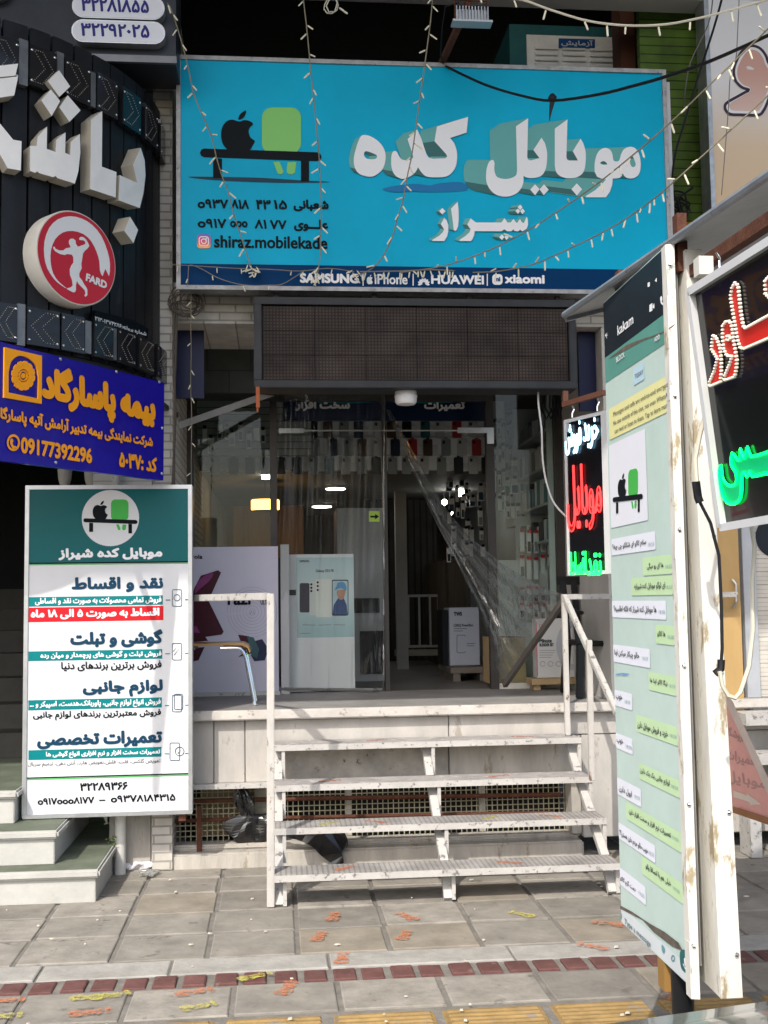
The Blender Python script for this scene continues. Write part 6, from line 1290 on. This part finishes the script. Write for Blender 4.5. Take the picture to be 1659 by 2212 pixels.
wp = thing('white_post', 'white narrow post board beside the lavender poster', 'post', (.0, 8.2, .95)); MB().box(P(597, 0, 8.2).x, P(615, 0, 8.2).x, 8.2, 8.24, .947, P(0, 1182, 8.2).z).build('board', mat('pale_grey_board', (.42, .42, .43), .5, var=.06), wp)
sp_ = thing('phone_lightbox', 'white phone advertising box with silver phones behind the clear curtain', 'advert box', (.3, 8.4, .95)); SY = 8.36
a = P(618, 1198, SY); b = P(767, 1472, SY); pf2 = front(SY)
MB().box(a.x, b.x, SY+.004, SY+.1, .95, a.z).build('box', mat('white_advert_face', (.62, .63, .64), .45, var=.03), sp_)
a2 = [pf2.px(*q) for q in Z7([(862, 597), (1300, 597), (1300, 1205), (862, 1205)])]
flat(pf2, [[(a2[0][0], a2[2][1]), (a2[1][0], a2[2][1]), (a2[1][0], a2[0][1]), (a2[0][0], a2[0][1])]], -.002, 'picture', gradient('blue_grey_picture', [(.45, srgb(150, 178, 182)), (.7, srgb(186, 200, 200)), (1, srgb(160, 186, 192))], 0, 1.0), sp_, uv=True)
flat(pf2, [Z7([(790, 843), (861, 843), (861, 886), (790, 886)])], -.001, 'dark_band', DARK_GREY, sp_)
PHM = mat('printed_phone_dark', srgb(60, 58, 70), .3, var=.1); PHS = mat('printed_phone_silver', srgb(196, 200, 196), .3, var=.05)
def ph(x0, y0, x1, y1, m, d, r=14): flat(pf2, [Z7(rrect(x0, y0, x1, y1, r, 4))], d, 'phone_picture', m, sp_)
ph(888, 792, 966, 1018, PHM, -.001); ph(964, 778, 1050, 1040, PHS, -.0004); ph(1012, 762, 1136, 1054, mat('printed_phone_cream', srgb(206, 210, 202), .3, var=.05), .0002); ph(1135, 766, 1263, 1042, BLACK, .0002)
shapes(pf2, [[Z7(circle((x, y), 9, 12))] for x, y in ((978, 802), (978, 828), (978, 853), (1027, 787), (1027, 815), (1027, 845))], .001, 'lens_picture', BLACK, sp_)
ph(1141, 774, 1257, 1034, mat('printed_sky_photo', srgb(172, 196, 206), .3, var=.15), .0008, 10)
flat(pf2, [Z7([(1141, 1034), (1150, 960), (1185, 905), (1225, 905), (1250, 960), (1257, 1034)])], .0013, 'portrait_clothes', mat('printed_denim', srgb(58, 78, 122), .4, var=.3, scale=40), sp_)
flat(pf2, [Z7(smooth_loop([(1176, 850), (1180, 895), (1200, 920), (1222, 915), (1236, 880), (1238, 845)], 3))], .0017, 'portrait_face', mat('printed_skin', srgb(176, 134, 112), .4, var=.1), sp_)
flat(pf2, [Z7(smooth_loop([(1158, 845), (1172, 815), (1180, 790), (1215, 782), (1240, 800), (1250, 838), (1240, 850), (1210, 832), (1180, 838)], 3))], .0021, 'portrait_hat', mat('printed_hat_blue', srgb(92, 150, 188), .4, var=.2), sp_)
q = Z7([(888, 623), (962, 623), (1012, 700), (1150, 700)]); txt(pf2, 'SAMSUNG', q[0][0], q[1][0], q[0][1], 5, DARK_GREY, sp_, .0, .03); txt(pf2, 'Galaxy S23 FE', q[2][0], q[3][0], q[2][1], 7.5, DARK_GREY, sp_, .0, .02)
ribbon(pf2, [pf2.loop(Z7([(910, 1112), (1010, 1115)])), pf2.loop(Z7([(1035, 1115), (1130, 1112)])), pf2.loop(Z7([(1150, 1112), (1240, 1114)])), pf2.loop(Z7([(888, 1178), (970, 1178)]))], .006, -.001, 'small_print', mat('printed_mid_grey', (.25, .26, .28)), sp_, uv=True)
ds = thing('door_sticker', 'small lime green sticker with a black arrow on the curtain edge', 'sticker', P(808, 1115, 8.17)); fs_ = front(8.17)
flat(fs_, [[(797, 1104), (820, 1104), (820, 1127), (797, 1127)]], 0, 'sticker', mat('lime_sticker', srgb(150, 178, 70), .4, var=.05), ds); flat(fs_, [[(800, 1114), (810, 1114), (810, 1110), (819, 1116), (810, 1122), (810, 1118), (800, 1118)]], .001, 'arrow', BLACK, ds)
# ------------------------------------------------------------------ clear plastic curtains
PVC = clear('clear_pvc', (.9, .92, .91), .006, .12, .03, (.4, .41, .4), bump=.15, fres=.16)
PVC2 = clear('gathered_clear_pvc', (.84, .86, .85), .04, .1, .07, (.4, .41, .4), bump=.5, fres=.4)
def drape(name, label, fn, nu, nv, m, extra=None):
    mb = Sheet(); 
    for i in range(nu+1):
        for j in range(nv+1): mb.v.append(tuple(fn(i/nu, j/nv)))
    for i in range(nu):
        for j in range(nv): mb.f.append((i*(nv+1)+j, i*(nv+1)+j+1, (i+1)*(nv+1)+j+1, (i+1)*(nv+1)+j)); mb.m.append(0)
    v = np.array(mb.v); t = thing(name, label, 'curtain', (v[:, 0].mean(), v[:, 1].mean(), v[:, 2].min())); mb.build('sheet', m, t, smooth=True); return t
pL = [P(598, 850, 8.2), P(600, 1488, 8.2)]; pRt = [P(829, 850, 8.2), P(827, 1490, 8.2)]
def fnL(u, v):
    a = pL[0].lerp(pL[1], u); b = pRt[0].lerp(pRt[1], u); p = a.lerp(b, v); e = max(0, (v-.72)/.28)
    p.y += .012*sin(v*26+2*sin(u*3))+.008*sin(v*57+u*4)+e*.03*sin(u*38+v*7)*max(0, u-.35)*1.6+.01*sin(u*9+v*5); return p
t = drape('plastic_curtain', 'clear plastic door curtain hanging on the left of the doorway', fnL, 70, 60, PVC)
mb = MB(); mb.tube([fnL(1, j/20)+Vector((0, -.01, .0)) for j in range(21)], .012, 6); mb.build('hem_bar', mat('grey_hem', (.16, .16, .155), .5, var=.2), t)
mb = MB(); mb.tube([fnL(i/20, 1)+Vector((.004, -.004, 0)) for i in range(21)], .006, 5); mb.build('edge_bead', PVC2, t)
Lc = [(833, 885, 8.2), (868, 965, 8.18), (905, 1050, 8.14), (945, 1135, 8.08), (990, 1220, 8.0), (1028, 1300, 7.92), (1058, 1380, 7.84), (1072, 1440, 7.78), (1092, 1478, 7.75)]
Rc = [(842, 885, 8.2), (884, 960, 8.16), (925, 1035, 8.1), (968, 1108, 8.0), (1020, 1165, 7.8), (1080, 1215, 7.55), (1140, 1252, 7.3), (1190, 1275, 7.1), (1222, 1284, 6.99)]
def pl_(c, u): f = u*(len(c)-1); i = min(int(f), len(c)-2); return P(*c[i]).lerp(P(*c[i+1]), f-i)
def fnR(u, v):
    p = pl_(Lc, u).lerp(pl_(Rc, u), v); k = min(1, u*1.2+.1); p.y += (.035*sin(v*17+u*3)+.02*sin(v*39-u*5))*(1-.5*u)*k+.06*sin(pi*v)*u; p.z -= .12*sin(pi*v)*max(0, u-.35)*(1-u)*1.5; return p
t = drape('plastic_curtain', 'clear plastic curtain gathered and tied back to the right railing', fnR, 70, 46, PVC2)
MB().beam(P(1090, 1480, 7.75), P(1222, 1290, 7.0), .03, .035).build('hem_bar', mat('brown_grey_bar', (.1, .09, .08), .6, var=.2), t)
# ------------------------------------------------------------------ chairs on the platform
ch = thing('school_chair', 'chair with tan wooden seat and chrome tube legs beside the lavender poster', 'chair', (-.45, 7.5, .945))
WOODS = mat('varnished_seat_wood', (.5, .3, .12), .35, var=.25, scale=5, stretch=(.6, 6, 6), coat=.3)
L = [(-.66, 1.338), (-.45, 1.335), (-.3, 1.338), (-.22, 1.335), (-.185, 1.318), (-.172, 1.285)]
mb = MB(); 
for y in (7.32, 7.66): mb.v += [(x, y, z+.008) for x, z in L]+[(x-.004, y, z-.008) for x, z in L]
n = len(L)
for i in range(n-1):
    mb.f += [(i, i+1, i+1+2*n, i+2*n), (n+i, 3*n+i, 3*n+i+1, n+i+1), (i, n+i, n+i+1, i+1), (2*n+i, 2*n+i+1, 3*n+i+1, 3*n+i)]; mb.m += [0]*4
mb.f += [(0, 2*n, 3*n, n), (n-1, 2*n-1, 4*n-1, 3*n-1)]; mb.m += [0, 0]
mb.build('seat', WOODS, ch, smooth=True)
for y in (7.34, 7.64):
    for k in (0, 1):
        x0 = -.26 if k == 0 else -.62; s = 1 if k == 0 else -1
        MB().tube([(x0-.1*s, y, 1.312), (x0, y, 1.312), (x0+.025*s, y, 1.306), (x0+.045*s, y, 1.285), (x0+.06*s, y, 1.24), (x0+(.115 if k == 0 else .08)*s, y-(.01 if y < 7.5 else 0), .95)], .011, 8).build('leg', CHROME, ch, smooth=True)
MB().box(-.64, -.62, 7.34, 7.64, 1.5, 1.7).build('backrest', WOODS, ch); MB().tube([(-.63, 7.36, 1.31), (-.63, 7.36, 1.55)], .01).tube([(-.63, 7.62, 1.31), (-.63, 7.62, 1.55)], .01).build('back_frame', CHROME, ch)
bc = thing('plastic_chair', 'black plastic garden armchair behind the right railing', 'chair', (2.2, 7.55, .945))
BP = BLACK_PLASTIC
MB().box(1.97, 2.42, 7.32, 7.78, 1.28, 1.315).build('seat', BP, bc, bev=.012)
for x, y, dx, dy in ((1.97, 7.34, -.02, -.03), (1.99, 7.76, -.02, .04), (2.4, 7.34, .03, -.03), (2.4, 7.76, .03, .04)):
    MB().beam((x+dx, y+dy, .946), (x, y, 1.29), .055, .035, (0, 1, 0)).build('leg', BP, bc, bev=.006)
for x in (1.965, 2.425):
    MB().beam((x, 7.36, 1.3), (x-.01, 7.4, 1.5), .04, .03, (0, 1, 0)).beam((x, 7.3, 1.5), (x+.0, 7.82, 1.54), .05, .022).build('armrest', BP, bc, bev=.005)
mb = MB()
for k in range(6): x = 2.0+k*.078; mb.beam((x, 7.78, 1.3), (x, 7.88, 1.72), .045, .018, (0, 1, 0))
mb.beam((1.96, 7.885, 1.72), (2.43, 7.885, 1.72), .03, .06); mb.build('backrest', BP, bc, bev=.004)
# ------------------------------------------------------------------ above the sign: cooler, floodlight, socket
ac = thing('air_cooler', 'white evaporative cooler with slatted front and blue name plate', 'air cooler', (2.2, 8.4, 3.62)); ACY = 8.3; a = P(1140, 148, ACY); b = P(1343, 80, ACY); cf_ = front(ACY)
CW = mat('dull_white_cooler', (.72, .72, .7), .6, var=.15); CTL = mat('dark_teal_cooler', (.02, .11, .12), .5, var=.2)
MB().box(a.x-.13, b.x, ACY+.03, ACY+.75, a.z-.5, b.z+.09).build('cabinet', CTL, ac)
MB().box(a.x, b.x-.01, ACY+.01, ACY+.028, a.z-.48, b.z).build('front_panel', CW, ac)
mb = MB()
for k in range(12):
    for i in range(3): x = a.x+.06+i*(b.x-a.x-.1)/3; z = b.z-.09-k*.045; mb.hexa([(x, ACY-.008, z-.03), (x+(b.x-a.x)/3-.07, ACY-.008, z-.03), (x+(b.x-a.x)/3-.07, ACY+.009, z-.02), (x, ACY+.009, z-.02), (x, ACY+.003, z), (x+(b.x-a.x)/3-.07, ACY+.003, z), (x+(b.x-a.x)/3-.07, ACY+.009, z+.004), (x, ACY+.009, z+.004)])
mb.build('louvres', CW, ac)
flat(cf_, [[(1207, 83), (1285, 85), (1285, 104), (1207, 103)]], .002, 'name_plate', mat('printed_plate_blue', srgb(20, 70, 130), .4), ac, thick=.008); txt(cf_, 'آزمایش', 1212, 1281, 94, 15, mat('dull_plate_white', (.45, .48, .5), .4), ac, .004, .04)
for x in (a.x, b.x-.06): MB().box(x, x+.05, ACY+.1, ACY+.15, 3.62, a.z-.5).build('stand_leg', RUST, ac)
fl = thing('floodlight', 'finned grey floodlight on a rusty arm above the blue sign', 'floodlight', P(955, 142, 6.98))
MB().beam(P(948, 150, 6.98), P(1012, 8, 6.35), .035, .035).build('arm', RUST, fl)
p0, p1 = P(978, 52, 6.35), P(1059, 20, 6.35)
mb = MB().box(p0.x-.005, p1.x+.005, 6.31, 6.39, p0.z, p0.z+.012)
mb.build('lens_rim', mat('grey_lamp_rim', (.4, .42, .42), .4, .4, var=.1), fl)
mb = MB()
for k in range(11): x = p0.x+.02+k*(p1.x-p0.x-.04)/10; mb.box(x-.003, x+.003, 6.32, 6.38, p0.z+.012, p1.z)
mb.box(p0.x+.02, p1.x-.02, 6.345, 6.375, p0.z+.012, p1.z-.01).build('heat_sink', GALV, fl)
MB().tube([(p0.x+.015, 6.35, p0.z+.02), (p0.x+.015, 6.35, p1.z+.05), (p1.x-.015, 6.35, p1.z+.05), (p1.x-.015, 6.35, p0.z+.02)], .007, 6).build('yoke', RUST, fl)
MB().tube([P(958, 140, 6.9), P(952, 120, 6.8), P(955, 60, 6.6), P(962, 15, 6.5), P(990, 5, 6.4)], .005, 6).build('lamp_cable', RUBBER, fl, smooth=True)
sb = P(1440, 512, 7.2); so_ = thing('socket_box', 'cream double socket box on the yellow slats beside the blue sign', 'socket', sb)
MB().box(sb.x-.02, sb.x+.04, 7.34, 7.39, sb.z-.09, sb.z+.05).build('box', mat('cream_box', (.6, .58, .53), .5), so_); MB().lathe((sb.x+.01, 7.339, sb.z+.015), [(.016, 0), (.016, .004)], 12, (0, -1, 0)).lathe((sb.x+.01, 7.339, sb.z-.05), [(.016, 0), (.016, .004)], 12, (0, -1, 0)).build('socket_hole', DARK_GREY, so_)
# ------------------------------------------------------------------ strings of little LED tubes and loose cables
def bulb_mesh(L_):
    mb = MB(); mb.tube([(0, 0, 0), (0, 0, -.012)], .0035, 6); mb.k = 1; mb.tube([(0, 0, -.012), (0, 0, -.016), (0, 0, -L_+.004), (0, 0, -L_)], [.0042, .0055, .0055, .003], 7)
    me = bpy.data.meshes.new('bulb'); me.from_pydata(mb.v, [], mb.f); me.materials.append(CORD); me.materials.append(BULB); me.polygons.foreach_set('material_index', mb.m); return me
BULBS = [bulb_mesh(l) for l in (.055, .062, .068)]
def string(label, pts, Ya, Yb, step=.1, r=.0038, tassel=0, hang=False, m=CORD, size=1):
    q = smooth_loop(pts, 4, False); n = len(q); W3 = [P(x, y, Ya+(Yb-Ya)*i/(n-1)) for i, (x, y) in enumerate(q)]
    t = thing('string_lights', label, 'string lights', W3[0], 'strings of LED tubes')
    MB().tube(W3, r, 5).build('cord', m, t, smooth=True); acc = R(0, step); k = 0
    def put(p, d, s=1):
        o = bpy.data.objects.new('led_tube', random.choice(BULBS)); COL.objects.link(o); o.parent = t; o.location = p-ORG[t]; o.scale = (s*.85, s*.85, s*.9)
        o.rotation_euler = (-Vector(d)).to_track_quat('Z', 'Y').to_euler(); ORG[o] = ORG[t].copy()
    for i in range(n-1):
        a, b = W3[i], W3[i+1]; L_ = (b-a).length; d = (b-a).normalized()
        while acc < L_:
            sd = 1 if k % 2 else -1; side = d.cross(Vector((0, 1, 0))).normalized()*sd
            v = Vector((R(-.35, .35), R(-.3, .1), -1)) if hang else (side*R(.3, .8)+Vector((0, R(-.4, .1), -R(.4, .9))))
            put(a+d*acc, v.normalized(), size*R(.9, 1.1)); acc += step*R(.45, 1.6); k += 1
        acc -= L_
    for j in range(tassel): put(W3[-1]+Vector((R(-.03, .03), R(-.01, .01), R(-.02, .05))), Vector((R(-.8, .8), R(-.5, .2), -R(.2, 1))), .8)
    return t
string('left string of LED tubes slanting down over the sign logo', Z3([(45, 20), (60, 40), (95, 140), (148, 320), (175, 440), (205, 570), (255, 690), (305, 810), (335, 935), (370, 1050), (402, 1130), (432, 1250), (470, 1370), (515, 1510), (550, 1610)]), 6.5, 6.84, .085, tassel=11)
string('second string of LED tubes hanging down beside the phone numbers', Z3([(845, -30), (850, 0), (872, 190), (887, 350), (900, 480), (917, 640), (930, 780), (942, 920), (949, 1060), (955, 1160), (956, 1280), (954, 1400), (946, 1540), (930, 1640)]), 6.4, 6.83, .085, tassel=11)
string('third string of LED tubes curving down across the sign title', Z3([(1618, -20), (1612, 30), (1600, 150), (1580, 300), (1560, 450), (1538, 600), (1517, 750), (1492, 920), (1462, 1060), (1442, 1180), (1402, 1310), (1378, 1400), (1332, 1500), (1280, 1570), (1220, 1612), (1150, 1640)]), 6.3, 6.83, .08, tassel=6)
string('string of LED tubes rising from the sign bottom to the upper right corner', Z4([(0, 1228), (200, 1198), (400, 1128), (560, 1048), (700, 960), (860, 850), (1000, 740), (1200, 570), (1430, 350), (1659, 130), (1760, 30)]), 6.82, 4.4, .085)
string('string of LED tubes rising across the lower right of the sign', Z4([(330, 1228), (450, 1222), (600, 1192), (700, 1150), (850, 1080), (980, 1010), (1100, 930), (1200, 850), (1400, 670), (1659, 430), (1800, 300)]), 6.82, 4.6, .085)
string('string of LED tubes lying along the sign bottom and up to the socket box', Z4([(-180, 1225), (0, 1222), (150, 1216), (300, 1225), (400, 1232), (520, 1228), (700, 1218), (850, 1190), (1000, 1145), (1160, 1090), (1215, 1065)]), 6.83, 7.1, .045, hang=True)
string('thick cream string of LED tubes sagging across the top of the view', Z4([(320, -40), (470, -10), (560, 2), (680, 45), (850, 95), (1020, 115), (1200, 110), (1380, 75), (1550, 30), (1659, 0), (1760, -35)]), 5.4, 4.6, .13, .0055, hang=True, m=CREAM_WIRE)
string('thin string with few LED tubes along the lower left of the sign', Z3([(60, 1568), (150, 1572), (280, 1580), (450, 1590), (650, 1596), (830, 1606), (1000, 1590), (1150, 1610)]), 6.86, 6.84, .16, .0025, hang=True, size=.7)
string('thin drooping string of LED tubes from the lower left corner of the sign', Z3([(165, 1690), (168, 1600), (180, 1570), (250, 1595), (340, 1645), (450, 1680), (540, 1692), (640, 1690), (720, 1685), (800, 1640), (860, 1600)]), 6.86, 6.84, .17, .0025, hang=True, size=.7)
string('faint string of LED tubes hanging over the navy panel on the left', [(413, 630), (412, 700), (413, 760), (412, 830), (414, 900), (413, 1000), (414, 1080)], 6.95, 7.25, .13, .0025, size=.7)
lp = thing('string_lights', 'small loop of cream cord with LED tubes at the top', 'string lights', P(717, 10, 6.3), 'strings of LED tubes')
MB().tube([P(*q, 6.3) for q in Z3([(1000, -20), (975, 30), (972, 55), (990, 78), (1020, 80), (1048, 60), (1056, 30), (1045, -5), (1020, -20)])], .004, 6).tube([P(*q, 6.28) for q in Z3([(1010, -15), (985, 35), (1000, 70), (1035, 70), (1050, 20), (1040, -15)])], .004, 6).build('cord', CREAM_WIRE, lp, smooth=True)
o = bpy.data.objects.new('led_tube', BULBS[2]); COL.objects.link(o); o.parent = lp; o.location = P(*Z3([(1055, 40)])[0], 6.3)-ORG[lp]; o.rotation_euler = (-Vector((.8, 0, -.6))).to_track_quat('Z', 'Y').to_euler(); ORG[o] = ORG[lp].copy()
def cable(label, pts, Ya, Yb, r, m=RUBBER, extra=None):
    q = smooth_loop(pts, 4, False); n = len(q); mb = MB(); mb.tube([P(x, y, Ya+(Yb-Ya)*i/(n-1)) for i, (x, y) in enumerate(q)], r, 6)
    if extra: extra(mb)
    return one('cable', mb, m, label, 'cable', smooth=True)
def knot(mb):
    p = P(*Z4([(688, 462)])[0], 6.3)
    mb.lathe(p, [(.004, -.0), (.022, .012), (.026, .03), (.012, .05)], 10).tube([p+Vector((0, 0, .01)), p+Vector((-.012, 0, -.05)), p+Vector((-.022, 0, -.11))], [.017, .009, .002], 7)
cable('black cable with a taped knot sagging across the blue sign', Z4([(205, 298), (290, 340), (400, 388), (550, 432), (690, 454), (900, 425), (1050, 388), (1200, 345), (1400, 275), (1659, 160), (1800, 95)]), 6.9, 4.6, .0085, extra=knot)
cable('thin black cable dropping beside the blue sign on the right', Z4([(1455, -20), (1420, 110), (1360, 300), (1290, 530), (1240, 700), (1228, 850), (1255, 920), (1270, 1030)]), 6.4, 7.2, .007)
cable('second thin grey cable dropping over the green slats', Z4([(1412, -20), (1390, 110), (1310, 280), (1285, 420), (1280, 520)]), 6.6, 7.3, .004, mat('grey_cable', (.2, .2, .2), .5))
cable('thin wire hanging down in front of the neighbour sign', Z4([(1530, -20), (1522, 150), (1515, 260), (1490, 340), (1480, 500), (1450, 880)]), 6.5, 6.9, .003, mat('grey_cable', (.2, .2, .2), .5))
def coil(mb):
    for k in range(5): c = P(1462+R(-8, 14), 440+R(-12, 22), 7.3); mb.tube([c+Vector((R(.03, .06)*cos(2*pi*j/12)*1.0, 0, R(.05, .07)*sin(2*pi*j/12))) for j in range(12)], .007, 5, closed=True)
cable('black cable tangle hanging on the slats by the sign edge', Z4([(1225, 850), (1240, 900), (1270, 880), (1300, 860), (1320, 845)]), 7.3, 7.3, .008, extra=coil)
cable('white cable hanging from the LED board to the small neon sign', [(1163, 836), (1163, 870), (1170, 930), (1172, 990), (1180, 1040), (1196, 1085), (1222, 1115), (1232, 1120)], 7.0, 6.6, .006, mat('white_cable', (.55, .55, .53), .5))
mb = MB(); rnd = random.Random(3)
for k in range(9):
    c = P(405+rnd.uniform(-8, 8), 655+rnd.uniform(-8, 14), 7.05); a_ = rnd.uniform(.05, .11); b_ = rnd.uniform(.04, .1)
    mb.tube([c+Vector((a_*cos(2*pi*j/14+k), rnd.uniform(-.01, .01), b_*sin(2*pi*j/14+k))) for j in range(14)], .004, 5, closed=True)
mb.tube([P(378, 640, 7.06), P(374, 760, 7.06), P(379, 900, 7.06), P(372, 1060, 7.06)], .008, 5).tube([P(383, 650, 7.06), P(381, 720, 7.06), P(377, 850, 7.06), P(376, 1050, 7.06)], .007, 5)
one('cable_tangle', mb, mat('dusty_cable', (.1, .085, .07), .7, var=.3), 'dusty tangle of looped cables at the lower left corner of the sign', 'cables')
mb = MB()
for k in range(4): mb.tube([P(1170+k*9, 838, 8.0), P(1168+k*10, 880, 8.0), P(1180+k*10, 905, 8.0), P(1195+k*6, 880, 8.0), P(1200, 838, 8.0)], .008, 5)
one('cable_tangle', mb, RUBBER, 'looped black cables under the ceiling above the right shelves', 'cables')
# litter and leaves on the paving
mb = MB()
for k in range(70):
    x, y = R(-2.5, 2.6), R(4.4, 7.0); s = R(.003, .011); a_ = R(0, 6.28); z = .004
    mb.hexa([(x+s*cos(a_+i*pi/2)*(1 if i % 2 else 1.8), y+s*sin(a_+i*pi/2), z-.004) for i in range(4)]+[(x+s*.7*cos(a_+i*pi/2)*(1 if i % 2 else 1.8), y+s*.7*sin(a_+i*pi/2), z+s*.25) for i in range(4)])
mb.build('litter', mat('pale_litter', (.5, .46, .38), .8, var=.4, scale=30), None, kind='stuff', label='scattered crumbs of pale grit and litter on the paving slabs', cat='litter')
